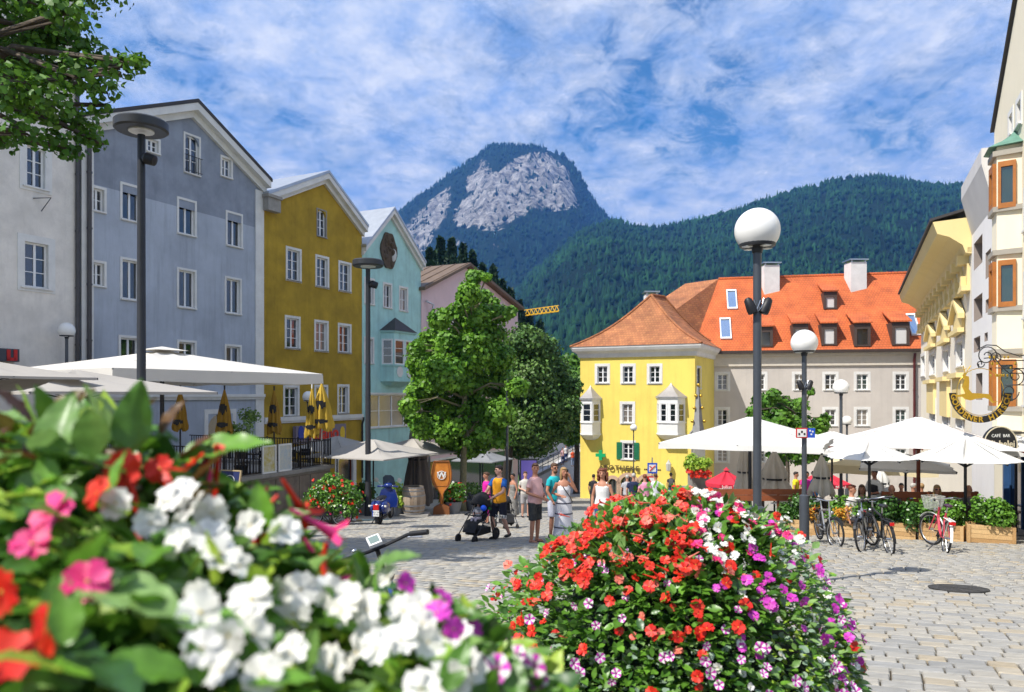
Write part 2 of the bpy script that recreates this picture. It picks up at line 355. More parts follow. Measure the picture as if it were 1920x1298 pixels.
# ------------------------------------------------------------------ mountains
def lerp_pts(pts, x):
    xs = [p[0] for p in pts]; ys = [p[1] for p in pts]
    return np.interp(x, xs, ys)
def fbm(p, o=5): return noise.fractal(p, 1., 2., o)
def terrain_material(name, rock, forest):
    m = bpy.data.materials.new(name); m.use_nodes = True; t = m.node_tree; b = t.nodes['Principled BSDF']; b.inputs['Roughness'].default_value = .95; b.inputs['Specular IOR Level'].default_value = .1
    at = t.nodes.new('ShaderNodeAttribute'); at.attribute_name = 'rock'
    g = t.nodes.new('ShaderNodeNewGeometry'); mp_ = t.nodes.new('ShaderNodeMapping'); mp_.inputs['Scale'].default_value = (.034, .034, .010); t.links.new(g.outputs['Position'], mp_.inputs[0])
    tx = t.nodes.new('ShaderNodeTexNoise'); tx.inputs['Scale'].default_value = 1.; tx.inputs['Detail'].default_value = 9; tx.inputs['Roughness'].default_value = .72; t.links.new(mp_.outputs[0], tx.inputs['Vector'])
    r1 = t.nodes.new('ShaderNodeValToRGB'); t.links.new(tx.outputs[0], r1.inputs[0]); r1.color_ramp.elements[0].position = .36; r1.color_ramp.elements[0].color = (*[c*.12 for c in rock], 1); r1.color_ramp.elements[1].position = .63; r1.color_ramp.elements[1].color = (*rock, 1)
    r2 = t.nodes.new('ShaderNodeValToRGB'); t.links.new(tx.outputs[0], r2.inputs[0]); r2.color_ramp.elements[0].position = .4; r2.color_ramp.elements[0].color = (*[c*.6 for c in forest], 1); r2.color_ramp.elements[1].position = .65; r2.color_ramp.elements[1].color = (*forest, 1)
    ad = t.nodes.new('ShaderNodeMath'); ad.operation = 'MULTIPLY_ADD'; t.links.new(tx.outputs[0], ad.inputs[0]); ad.inputs[1].default_value = .9; t.links.new(at.outputs['Fac'], ad.inputs[2])
    st = t.nodes.new('ShaderNodeMapRange'); t.links.new(ad.outputs[0], st.inputs[0]); st.inputs[1].default_value = .9; st.inputs[2].default_value = 1.02
    mx_ = t.nodes.new('ShaderNodeMix'); mx_.data_type = 'RGBA'; t.links.new(st.outputs[0], mx_.inputs[0]); t.links.new(r2.outputs[0], mx_.inputs[6]); t.links.new(r1.outputs[0], mx_.inputs[7]); t.links.new(mx_.outputs[2], b.inputs['Base Color'])
    bp = t.nodes.new('ShaderNodeBump'); bp.inputs['Strength'].default_value = 1; bp.inputs['Distance'].default_value = 25; t.links.new(tx.outputs[0], bp.inputs['Height']); t.links.new(bp.outputs[0], b.inputs['Normal'])
    return m
def in_poly(x, y, poly):
    c = False; j = len(poly)-1
    for i in range(len(poly)):
        if (poly[i][1] > y) != (poly[j][1] > y) and x < (poly[j][0]-poly[i][0])*(y-poly[i][1])/(poly[j][1]-poly[i][1])+poly[i][0]: c = not c
        j = i
    return c
def edge_soft(x, y, polys):
    h = 0
    polys = [p for p in polys if min(q[0] for q in p)-12 < x < max(q[0] for q in p)+12 and min(q[1] for q in p)-10 < y < max(q[1] for q in p)+10]
    if not polys: return 0
    for dx_, dy_ in ((0, 0), (10, 0), (-10, 0), (0, 8), (0, -8)):
        if any(in_poly(x+dx_, y+dy_, p) for p in polys): h += 1
    return h/5
def hill(name, label, sil, x0, x1, nx, Yn, Yr, nt_, power, amp, rock_polys, m, ntree, tree_h, forest_mat, seed, treeline=True):
    xs = np.linspace(x0, x1, nx); ts = np.concatenate([np.linspace(0, 1, nt_), [1.06, 1.2, 1.5]])
    top = lerp_pts(sil, xs); Zb = -14.
    co = np.zeros((len(ts), nx, 3)); rk = np.zeros((len(ts), nx))
    for j, t_ in enumerate(ts):
        for i, x in enumerate(xs):
            Y = Yn+(Yr-Yn)*t_; Zr = (740-top[i])/F*Yr
            if t_ <= 1: Z = Zb+(Zr-Zb)*t_**power
            else: Z = Zr-(t_-1)*(Zr-Zb)*1.1
            X = (x-960)/F*Y; near_rock = rock_polys and any(min(q[0] for q in p)-12 < x < max(q[0] for q in p)+12 for p in rock_polys)
            w = (1-abs(2*min(t_, 1)-1))**.6 if t_ < 1 else 0
            nz = fbm(V((X*.0022+seed, Y*.0022, seed)), 6)*amp*w + fbm(V((X*.012, Y*.012+seed, 1.)), 4)*amp*.16*(1 if t_ <= 1 else 0)*(1 if t_ > .02 else 0)
            if near_rock and .3 < t_ < .99 and edge_soft(x, 740-F*Z/Y, rock_polys) > .3: nz += abs(fbm(V((X*.02, Y*.004+seed, Z*.006)), 5))*38-14
            Z += nz
            co[j, i] = (X, Y, Z)
            py = 740-F*Z/Y
            if near_rock and t_ <= 1.0:
                es = edge_soft(x, py, rock_polys)
                if es > 0: rk[j, i] = max(0, es*.62+.22*fbm(V((X*.011, Y*.011, Z*.011)), 4))
    n = len(ts); idx = np.arange(n*nx).reshape(n, nx)
    fs = np.stack([idx[:-1, :-1], idx[:-1, 1:], idx[1:, 1:], idx[1:, :-1]], -1).reshape(-1, 4)
    o = fast_mesh(name, co.reshape(-1, 3), fs, m, smooth=True)
    a = o.data.attributes.new('rock', 'FLOAT', 'POINT'); a.data.foreach_set('value', rk.ravel().astype(np.float32))
    tag(o, label, kind='structure')
    # the forest on it: thousands of small crowns, one mass
    rng = np.random.default_rng(seed); vs = []; fs3 = []
    cnt = 0
    while cnt < ntree:
        if treeline and rng.random() < .12: t_ = 1-rng.random()**2*.05
        else: t_ = 1-rng.random()**1.0*.93
        fi = rng.random()*(nx-1.001); fj = np.interp(t_, ts, np.arange(n)); i, j = int(fi), int(min(fj, n-2)); a_, b_ = fi-i, fj-j
        p = (co[j, i]*(1-a_)+co[j, i+1]*a_)*(1-b_)+(co[j+1, i]*(1-a_)+co[j+1, i+1]*a_)*b_
        r_ = rk[j, i]
        cnt += 1
        if r_ > .3 and rng.random() < .86: continue
        h = tree_h*rng.choice((.5, .7, .85, 1., 1.3), p=(.2, .25, .25, .2, .1))*rng.uniform(.85, 1.15); w = h*rng.uniform(.17, .25); oi = len(vs); k = 6; ph = rng.random()*6
        if rng.random() < .55:         # spruce
            for q in range(k): vs.append((p[0]+w*math.cos(ph+q*6.283/k), p[1]+w*math.sin(ph+q*6.283/k), p[2]-h*.1))
            vs.append((p[0], p[1], p[2]+h)); fs3 += [(oi+q, oi+(q+1) % k, oi+k) for q in range(k)]
        else:                          # broadleaf
            w *= 1.5
            for q in range(k): vs.append((p[0]+w*math.cos(ph+q*6.283/k)*rng.uniform(.7, 1.2), p[1]+w*math.sin(ph+q*6.283/k)*rng.uniform(.7, 1.2), p[2]+h*rng.uniform(.2, .4)))
            vs.append((p[0]+w*.2, p[1], p[2]+h*.75)); vs.append((p[0], p[1], p[2]-h*.2)); fs3 += [(oi+q, oi+(q+1) % k, oi+k) for q in range(k)]+[(oi+(q+1) % k, oi+q, oi+k+1) for q in range(k)]
    f = fast_mesh('forest', np.array(vs), np.array(fs3), forest_mat)
    return tag(f, 'forest covering '+label, 'forest', kind='stuff')
M_for1 = mat('forest_far', (.013, .040, .020), .9, 0, .004, col2=(.008, .024, .016), island=.5, spec=.1)
M_for2 = mat('forest_near', (.018, .062, .018), .9, 0, .006, col2=(.008, .027, .014), island=.5, spec=.1)
sil1 = [(300, 620), (560, 520), (680, 455), (745, 402), (770, 382), (800, 357), (840, 330), (880, 302), (905, 285), (925, 277), (965, 273), (1000, 276), (1030, 281), (1055, 291), (1075, 312), (1090, 335), (1105, 362), (1125, 392), (1145, 416), (1180, 450), (1260, 520), (1420, 640), (1700, 700)]
rocks = [[(880, 330), (893, 300), (918, 296), (925, 325), (950, 300), (990, 284), (1035, 284), (1062, 305), (1082, 360), (1092, 392), (1055, 396), (1010, 398), (975, 410), (950, 432), (925, 441), (900, 434), (880, 436), (845, 424), (852, 392), (870, 362)],
         [(785, 388), (850, 345), (848, 385), (830, 430), (800, 470), (765, 490), (752, 430)], [(865, 335), (905, 305), (900, 335), (870, 345)], [(842, 438), (860, 440), (880, 470), (850, 465)], [(925, 445), (935, 445), (937, 475), (925, 470)],
         [(1020, 505), (1045, 500), (1055, 555), (1035, 550)], [(960, 470), (975, 462), (965, 497), (955, 495)]]
hill('mountain', 'the steep rocky mountain', sil1, 480, 1500, 230, 1300, 3300, 110, 1.25, 70, rocks, terrain_material('mountain_rock', (.52, .49, .45), (.014, .036, .02)), 15000, 20, M_for1, 3)
sil2 = [(700, 760), (860, 690), (920, 640), (950, 575), (985, 528), (1020, 498), (1050, 468), (1085, 438), (1115, 424), (1150, 417), (1175, 424), (1215, 431), (1260, 426), (1330, 412), (1380, 396), (1440, 378), (1500, 360), (1560, 343), (1600, 336), (1640, 333), (1690, 340), (1730, 350), (1770, 352), (1815, 350), (1870, 342), (1960, 360), (2150, 420), (2600, 560)]
hill('wooded_hill', 'the wooded hill on the right', sil2, 700, 2500, 300, 500, 1900, 90, 1.15, 45, [[(1530, 355), (1545, 352), (1550, 385), (1540, 390)]], terrain_material('hill_floor', (.33, .32, .28), (.014, .036, .016)), 24000, 15, M_for2, 5)
# ================================================================== BUILDINGS
class Fac:
    """A facade plane: origin, direction along it (u), outward normal (n)."""
    def __init__(s, O, d, n): s.O = V((O[0], O[1], 0)); s.d = V((d[0], d[1], 0)).normalized(); s.n = V((n[0], n[1], 0)).normalized()
    def p(s, u, n, z): q = s.O+s.d*u+s.n*n; return V((q.x, q.y, z))
    def uz(s, x, y):
        k = (x-960)/F; u = (k*s.O.y-s.O.x)/(s.d.x-k*s.d.y); Y = s.O.y+u*s.d.y
        return u, (740-y)/F*Y
    def u(s, x): return s.uz(x, 740)[0]
    def box(s, mb, u0, u1, n0, n1, z0, z1, mi=0):
        c = [s.p(a, b, c_) for c_ in (z0, z1) for a, b in ((u0, n0), (u1, n0), (u1, n1), (u0, n1))]
        mb.add(c, [(0, 3, 2, 1), (4, 5, 6, 7), (0, 1, 5, 4), (1, 2, 6, 5), (2, 3, 7, 6), (3, 0, 4, 7)], mi)
    def rect(s, x0, y0, x1, y1):        # pixel box -> (u0, u1, z0, z1), true rectangle on the wall
        xm = (x0+x1)/2; u0, u1 = sorted((s.u(x0), s.u(x1))); return (u0, u1, s.uz(xm, y1)[1], s.uz(xm, y0)[1])
    def M(s, u, n, z):                  # text frame: x to the right as seen from outside, y up
        xr = V((0, 0, 1)).cross(s.n).normalized(); q = s.p(u, n, z)
        return Matrix(((xr.x, 0, s.n.x, q.x), (xr.y, 0, s.n.y, q.y), (0, 1, 0, q.z), (0, 0, 0, 1)))
def wall(fac, u0, u1, z0, z1, holes, name, m, parent, apex=None, thick=.3, arches=()):
    """Wall sheet with real openings; apex = (u, z) cuts it to a gable whose eaves are at zl, zr."""
    us = sorted({u0, u1, *[h[0] for h in holes], *[h[1] for h in holes]}); zs = sorted({z0, z1, *[h[2] for h in holes], *[h[3] for h in holes]})
    us = [a for a in us if u0-1e-6 <= a <= u1+1e-6]; zs = [a for a in zs if z0-1e-6 <= a <= z1+1e-6]
    bm = bmesh.new(); gr = {}
    off = V((0, 0, 0)); p = parent
    while p is not None: off += p.location; p = p.parent
    def vert(i, j):
        if (i, j) not in gr: gr[i, j] = bm.verts.new(fac.p(us[i], 0, zs[j])-off)
        return gr[i, j]
    for i in range(len(us)-1):
        for j in range(len(zs)-1):
            um, zm_ = (us[i]+us[i+1])/2, (zs[j]+zs[j+1])/2
            if any(h[0] < um < h[1] and h[2] < zm_ < h[3] for h in holes): continue
            bm.faces.new((vert(i, j), vert(i+1, j), vert(i+1, j+1), vert(i, j+1)))
    if apex:
        ua, za, zl, zr = apex
        for (ue, ze) in ((u0, zl), (u1, zr)):
            a, b = fac.p(ue, 0, ze)-off, fac.p(ua, 0, za)-off; t_ = (b-a).normalized(); nrm = t_.cross(fac.n)
            if nrm.z < 0: nrm = -nrm
            bmesh.ops.bisect_plane(bm, geom=bm.verts[:]+bm.edges[:]+bm.faces[:], plane_co=a, plane_no=nrm, clear_outer=True)
    bmesh.ops.recalc_face_normals(bm, faces=bm.faces)
    if bm.faces and sum((f.normal.dot(fac.n) for f in bm.faces)) < 0: bmesh.ops.reverse_faces(bm, faces=bm.faces)
    me = bpy.data.meshes.new(name); bm.to_mesh(me); bm.free(); me.materials.append(m)
    o = bpy.data.objects.new(name, me); COL.objects.link(o); o.parent = parent
    return o
def window(fac, r, parent, glass=None, rev=.16, trim=.14, mtrim=None, rows=3, cols=2, sill=True, frame=.07, msill=None, proud=.025, mframe=None, tilt=0, arch=False, shutter=None, wallm=None):
    """One window: white surround, reveal, frame with glazing bars, panes, sill. r = opening (u0,u1,z0,z1)."""
    u0, u1, z0, z1 = r; mtrim = mtrim or M_trim; mframe = mframe or M_frame; glass = glass or random.choice((G_dark, G_dark, G_curt, G_green))
    w = MB(); T = trim
    if trim > 0:
        fac.box(w, u0-T, u0, -.02, proud, z0-T*.6, z1+T); fac.box(w, u1, u1+T, -.02, proud, z0-T*.6, z1+T); fac.box(w, u0, u1, -.02, proud, z1, z1+T); fac.box(w, u0, u1, -.02, proud, z0-T*.6, z0)
    for a, b, c_, d_ in ((u0, u0+.004, z0, z1), (u1-.004, u1, z0, z1), (u0, u1, z0, z0+.004), (u0, u1, z1-.004, z1)): fac.box(w, a, b, -rev-.1, -.02 if trim > 0 else 0, c_, d_)
    if arch:                            # spandrels closing the corners above a round head
        uc, hw = (u0+u1)/2, (u1-u0)/2; zc = z1-hw
        for sg in (-1, 1):
            pts = [fac.p(uc+sg*hw, 0.004, zc)]+[fac.p(uc+sg*hw*math.cos(a), .004, zc+hw*math.sin(a)) for a in [i*math.pi/16 for i in range(1, 9)]]+[fac.p(uc+sg*hw, .004, z1)]
            w.prism(pts, -fac.n*(rev-.03), mi=1)
    win = w.build('window', [mtrim, wallm or mtrim], parent)
    f = MB(); d0, d1 = -rev-.02, -rev+.05
    for a, b, c_, d_ in ((u0+.004, u0+frame, z0+.004, z1-.004), (u1-frame, u1-.004, z0+.004, z1-.004), (u0+frame, u1-frame, z0+.004, z0+frame), (u0+frame, u1-frame, z1-frame, z1-.004)): fac.box(f, a, b, d0, d1, c_, d_)
    iw = (u1-u0-2*frame)
    for i in range(1, cols): uc = u0+frame+iw*i/cols; fac.box(f, uc-.045, uc+.045, d0, d1-.004, z0+frame, z1-frame)
    for j in range(1, rows): zc = z0+frame+(z1-z0-2*frame)*j/rows; fac.box(f, u0+frame, u1-frame, d0+.02, d1-.012, zc-.016, zc+.016)
    f.build('frame', mframe, win)
    for i in range(cols):
        g = MB(); a, b = u0+frame+iw*i/cols, u0+frame+iw*(i+1)/cols; tl = random.uniform(-.012, .012)
        g.quad(fac.p(a, d0+.028+tl, z0+frame), fac.p(b, d0+.028-tl, z0+frame), fac.p(b, d0+.028-tl, z1-frame), fac.p(a, d0+.028+tl, z1-frame)); g.build('pane', glass, win)
    if tilt:                            # one casement tipped into the room
        g = MB(); a, b = u0+frame, u0+frame+iw/cols
        for (q0, q1, k0, k1) in ((a, a+.05, 0, 1), (b-.05, b, 0, 1)):
            g.add([fac.p(q0, d1, z0+frame), fac.p(q1, d1, z0+frame), fac.p(q1, d1-tilt, z1-frame), fac.p(q0, d1-tilt, z1-frame)], [(0, 1, 2, 3)])
        g.build('casement', mframe, win)
    if sill:
        g = MB(); fac.box(g, u0-T*.5-.03, u1+T*.5+.03, -rev+.02, proud+.06, z0-.05, z0+.006); g.build('sill', msill or mtrim, win)
    if shutter:
        for a, b in ((u0-T*.2-.42, u0-T*.2-.02), (u1+T*.2+.02, u1+T*.2+.42)):
            g = MB(); fac.box(g, a, b, proud+.005, proud+.05, z0-.02, z1+.05)
            for j in range(9): zc = z0+.08+(z1-z0-.12)*j/9; fac.box(g, a+.05, b-.05, proud+.05, proud+.062, zc, zc+.06)
            g.build('shutter', shutter, win)
    return win
def roof_gable(fac, u0, u1, ua, za, zl, zr, depth, m, parent, over=.35, side=.25, th=.16, mfascia=None, fas=.5, name='roof'):
    """Saddle roof whose ridge runs back from the facade."""
    k = MB()
    for (ue, ze, sg) in ((u0, zl, -1), (u1, zr, 1)):
        sl = (za-ze)/abs(ua-ue); e = (ue+sg*side, ze-sl*side)
        k.prism([fac.p(ua, over, za+.06), fac.p(e[0], over, e[1]+.06), fac.p(e[0], over, e[1]+.06+th), fac.p(ua, over, za+.06+th)], -fac.n*(depth+over))
    r = k.build(name, m, parent)
    if mfascia:
        k = MB()
        for (ue, ze, sg) in ((u0, zl, -1), (u1, zr, 1)):
            sl = (za-ze)/abs(ua-ue); e = (ue+sg*side*.6, ze-sl*side*.6)
            k.prism([fac.p(ua, .005, za+.05), fac.p(e[0], .005, e[1]+.05), fac.p(e[0], .005, e[1]-fas+.05), fac.p(ua, .005, za-fas+.05)], fac.n*.16)
            k.prism([fac.p(ua, .165, za+.05), fac.p(e[0], .165, e[1]+.05), fac.p(e[0], .165, e[1]-fas*.45), fac.p(ua, .165, za-fas*.45)], fac.n*(over-.2))
        k.build('gable_cornice', mfascia, r)
    return r
def side_walls(fac, u0, u1, z0, zl, zr, depth, m, parent, back=True):
    k = MB()
    for u, z in ((u0, zl), (u1, zr)):
        sg = 1 if u == u0 else -1
        k.quad(fac.p(u+sg*.01, -.002, z0), fac.p(u+sg*.01, -depth, z0), fac.p(u+sg*.01, -depth, z), fac.p(u+sg*.01, -.002, z))
    if back: k.quad(fac.p(u0, -depth, z0), fac.p(u1, -depth, z0), fac.p(u1, -depth, zr), fac.p(u0, -depth, zl))
    return k.build('side_wall', m, parent, recalc=False)
def chimney(c, w, h, parent, m=None, flue=True):
    k = MB(); c = V(c); k.box((c.x-w/2, c.y-w/2, c.z), (c.x+w/2, c.y+w/2, c.z+h))
    ch = k.build('chimney', m or M_trim, parent)
    k = MB(); k.box((c.x-w/2-.12, c.y-w/2-.12, c.z+h+.14), (c.x+w/2+.12, c.y+w/2+.12, c.z+h+.24))
    for a in (-1, 1):
        for b in (-1, 1): k.box((c.x+a*(w/2-.1)-.05, c.y+b*(w/2-.1)-.05, c.z+h), (c.x+a*(w/2-.1)+.05, c.y+b*(w/2-.1)+.05, c.z+h+.14))
    k.build('cap', M_steel, ch)
def pipe(fac, u, z0, z1, m, parent, r=.06, n=.14, name='downpipe'):
    k = MB(); k.tube([fac.p(u, n, z0), fac.p(u, n, z1-.4), fac.p(u, n+.1, z1-.15), fac.p(u, n+.1, z1)], r, 8)
    for z in np.arange(z0+.5, z1-.4, 2.2): k.tube([fac.p(u, n, z), fac.p(u, n, z+.05)], r*1.3, 8)
    return k.build(name, m, parent, smooth='auto')

LF = Fac((-14.64, 33.6), (math.sin(TH), math.cos(TH)), (math.cos(TH), -math.sin(TH)))      # the left row of houses
ZB = -8.0
pl_white = mat('plaster_offwhite', (.80, .75, .68), .9, .20, 1.1, bump=.07, bscale=5., streak=.22)
pl_grey = mat('plaster_bluegrey', (.44, .485, .56), .9, .2, .5, bump=.02, bscale=14., streak=.5)
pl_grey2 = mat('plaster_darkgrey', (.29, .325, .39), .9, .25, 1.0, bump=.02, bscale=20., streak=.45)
pl_must = mat('plaster_mustard', (.46, .30, .028), .92, .34, .8, bump=.06, bscale=12., streak=.5)
pl_turq = mat('plaster_turquoise', (.44, .72, .69), .9, .2, .9, bump=.03, bscale=14., streak=.5)
pl_pink = mat('plaster_pink', (.74, .56, .58), .9, .10, .7, bump=.02, streak=.12)
pl_yel = mat('plaster_lemon', (.84, .66, .14), .88, .12, .6, bump=.03, bscale=10., streak=.26)
pl_gb = mat('plaster_warmgrey', (.58, .53, .48), .9, .13, .5, bump=.03, bscale=9., streak=.2)
pl_cream = mat('plaster_cream', (.84, .76, .58), .88, .07, .6, bump=.02, streak=.1)
pl_yel2 = mat('plaster_paleyellow', (.80, .64, .30), .85, .06, .7, streak=.08)
pl_mod = mat('render_white', (.80, .78, .76), .85, .06, .5, streak=.1)
M_slate = mat('roof_dark', (.055, .05, .05), .6, .25, 3., bump=.03)
M_metal = mat('roof_metal', (.50, .52, .54), .35, .15, 2., metallic=.6)
M_brown = mat('roof_brown_metal', (.20, .135, .085), .55, .25, 1.5, metallic=.3)
M_stone = mat('grey_stone', (.33, .31, .28), .85, .25, 3., bump=.04)
M_pipe = mat('zinc_pipe', (.10, .095, .10), .5, .2, 3., metallic=.5)
M_tile = mat('roof_tile_orange', (.56, .135, .035), .8, 0, 1.3, col2=(.44, .095, .025), bump=.03)

# --- off-white house at the far left edge
W1 = thing('town_house', 'tall rough off-white house behind the parasols at the far left edge', 'house', LF.p(-9, 0, ZB), group='houses along the left side of the square')
u0, u1 = LF.u(-420), LF.u(148)
hr = [LF.rect(50, 276, 84, 352), LF.rect(46, 456, 90, 540), LF.rect(50, 60, 86, 140), LF.rect(56, -40, 88, 28), LF.rect(-190, 480, -120, 590), LF.rect(-190, 250, -120, 360)]
wall(LF, u0, u1, ZB, 19., hr, 'wall', pl_white, W1)
for r_ in hr: window(LF, r_, W1, glass=G_dark, trim=.26, proud=.03, rows=3)
side_walls(LF, u0, u1, ZB, 19., 19., 10, pl_white, W1)
k = MB(); k.prism([LF.p(u0, .5, 19.), LF.p(u1, .5, 19.), LF.p(u1, -10, 21.5), LF.p(u0, -10, 21.5)], (0, 0, .2)); k.build('roof', M_slate, W1)
pipe(LF, u1-.12, -3, 19, M_pipe, W1, .075, .1)
k = MB(); LF.box(k, LF.u(-40), LF.u(27), .02, .3, LF.uz(0, 678)[1], LF.uz(0, 654)[1]); sg_ = k.build('shop_sign', mat('sign_grey', (.06, .065, .08), .5, .1), W1)
k = MB(); a_, b_ = LF.uz(17, 674); 
for (x_, y0_, y1_) in ((3, 656, 676), (16, 656, 676)):
    uu = LF.u(x_); LF.box(k, uu, uu+.12, .302, .33, LF.uz(x_, y1_)[1], LF.uz(x_, y0_)[1])
LF.box(k, LF.u(3), LF.u(20), .302, .33, LF.uz(10, 677)[1], LF.uz(10, 671)[1]); k.build('letter', mat('sign_red', (.55, .02, .015), .5, .05), sg_)
k = MB(); k.tube([LF.p(LF.u(62), .02, LF.uz(62, 372)[1]), LF.p(LF.u(80), .5, LF.uz(80, 374)[1]), LF.p(LF.u(68), .3, LF.uz(68, 398)[1])], .02, 5); k.build('flag_bracket', M_dark, W1)

# --- blue-grey gabled house
H2 = thing('town_house', 'blue-grey plastered house with wide low gable and round-headed attic window', 'house', LF.p(0, 0, ZB), group='houses along the left side of the square')
u0, u1 = LF.u(150)+.03, LF.u(494)-.02; ua = LF.u(358); za, zl, zr = 13.1, 10.75, 10.75
hr = [LF.rect(*q) for q in ((172, 354, 195, 396), (229, 350, 262, 414), (335, 377, 365, 440), (426, 402, 452, 462), (172, 493, 195, 536), (229, 489, 262, 562), (335, 508, 365, 577), (424, 524, 450, 588), (226, 634, 260, 700), (335, 642, 365, 706), (424, 650, 450, 712), (416, 298, 433, 332))]
ha = LF.rect(347, 256, 373, 326); hs_ = LF.rect(277, 262, 297, 286)
hd = LF.rect(390, 776, 436, 960); hd = (hd[0], hd[1], ZB, hd[3])
zs_ = 8.35
wall(LF, u0, u1, ZB, zs_, hr[:-1]+[hd], 'wall', pl_grey, H2)
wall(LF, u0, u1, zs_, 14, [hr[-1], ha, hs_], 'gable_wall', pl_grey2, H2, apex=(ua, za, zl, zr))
for i, r_ in enumerate(hr): window(LF, r_, H2, glass=G_dark, trim=.10, rows=2 if i in (0, 4, 11) else 1, cols=2, tilt=.22 if i in (3, 6, 7) else 0, proud=.03)
window(LF, hs_, H2, glass=G_dark, trim=.1, rows=2)
wa = window(LF, ha, H2, glass=G_dark, trim=.09, rows=3, arch=True, wallm=pl_grey2)
k = MB(); uc, hw = (ha[0]+ha[1])/2, (ha[1]-ha[0])/2
for i in range(7): uu = ha[0]+i*(ha[1]-ha[0])/6; k.tube([LF.p(uu, .12, ha[2]), LF.p(uu, .12, ha[2]+.75)], .012, 5)
k.tube([LF.p(ha[0]-.1, .12, ha[2]+.75), LF.p(ha[1]+.1, .12, ha[2]+.75)], .02, 5); k.tube([LF.p(ha[0]-.1, .12, ha[2]+.08), LF.p(ha[1]+.1, .12, ha[2]+.08)], .015, 5); k.build('railing', M_dark, wa)
window(LF, hd, H2, glass=G_dark, trim=.22, rows=1, cols=2, arch=True, sill=False, wallm=pl_grey, mframe=M_dark)
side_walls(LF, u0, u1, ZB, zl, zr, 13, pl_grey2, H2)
roof_gable(LF, u0, u1, ua, za, zl, zr, 13, M_slate, H2, over=.5, mfascia=M_trim, fas=.62, side=.15)
k = MB(); LF.box(k, u0, u1, .003, .16, -.12, .02); LF.box(k, u0, u1, .003, .10, -.24, -.12); k.build('cornice', M_trim, H2)
k = MB(); LF.box(k, u0+.001, u0+.5, .004, .06, ZB, zl-.4); LF.box(k, u1-.55, u1-.001, .004, .06, ZB, zr-.5); k.build('corner_strip', M_trim, H2)
pipe(LF, LF.u(163), -5, 10.3, M_pipe, H2, .085, .16)
chimney(LF.p(u0+1.4, -5.5, 11.0), .8, 1.6, H2, M_slate)

# --- mustard house
H3 = thing('town_house', 'mustard yellow rough plastered house with steep white-edged gable', 'house', LF.p(8.5, 0, ZB), group='houses along the left side of the square')
u0, u1 = LF.u(494), LF.u(679)-.02; ua = LF.u(606); za, zl, zr = 12.3, 10.05, 10.05
hr = [LF.rect(*q) for q in ((539, 469, 562, 526), (594, 484, 614, 538), (637, 495, 656, 546), (537, 597, 560, 653), (592, 605, 613, 658), (636, 611, 656, 661), (534, 727, 558, 780), (592, 726, 612, 778), (635, 725, 652, 775))]
ha = LF.rect(595, 395, 611, 444)
hd = LF.rect(634, 850, 662, 1000); hd = (hd[0], hd[1], ZB, hd[3])
wall(LF, u0, u1, ZB, 14, hr+[ha, hd], 'wall', pl_must, H3, apex=(ua, za, zl, zr))
for i, r_ in enumerate(hr): window(LF, r_, H3, trim=.13, rows=3, cols=2, msill=M_stone, tilt=.3 if i in (2, 5) else 0, glass=G_dark if i != 4 else G_curt)
window(LF, ha, H3, glass=G_dark, trim=.07, rows=3, arch=True, mtrim=M_stone, wallm=pl_must)
window(LF, hd, H3, glass=G_dark, trim=.28, rows=1, cols=1, arch=True, sill=False, wallm=M_trim, mframe=M_woodr)
side_walls(LF, u0, u1, ZB, zl, zr, 13, pl_must, H3)
roof_gable(LF, u0, u1, ua, za, zl, zr, 13, M_metal, H3, over=.45, mfascia=M_trim, fas=.55, side=.1)
k = MB(); z_ = LF.uz(580, 783)[1]; LF.box(k, u0+.01, u1-.01, .003, .13, z_-.14, z_+.08); LF.box(k, u0+.01, u1-.01, .003, .08, z_-.24, z_-.14); k.build('string_course', M_trim, H3)
k = MB(); LF.box(k, u0-.12, u0+.75, .1, .45, zl-.75, zl-.1); LF.box(k, u0-.18, u0+.8, .08, .52, zl-.1, zl+.05); k.build('gutter_head', M_stone, H3)
pipe(LF, u1-.12, -5, z_-.1, M_dark, H3, .06, .12)
k = MB(); sr = LF.rect(546, 797, 640, 829); LF.box(k, sr[0], sr[1], .12, .34, sr[2], sr[3]); sgn = k.build('shop_sign', [mat('sign_mauve', (.20, .17, .23), .5, .1)], H3)
text('lettering', 'Milano', .95, LF.M((sr[0]+sr[1])/2+.1, .352, (sr[2]+sr[3])/2) @ Matrix.Shear('XZ', 4, (0, 0)) , mat('sign_letter_red', (.62, .02, .02), .4, .05), sgn, .02, bold=.02)
for xx, mm_ in ((555, mat('badge_blue', (.02, .05, .35), .5, .05)), (633, mat('badge_yellow', (.75, .5, .03), .5, .05))):
    k = MB(); c_ = LF.p(LF.u(xx), .345, LF.uz(xx, 812)[1]); k.lathe([(.0, 0), (.26, 0), (.26, .02), (0, .02)], 18, Matrix.Translation(c_) @ LF.M(0, 0, 0).to_3x3().to_4x4() @ Matrix.Diagonal((.8, 1.5, 1, 1))); k.build('badge', mm_, sgn)

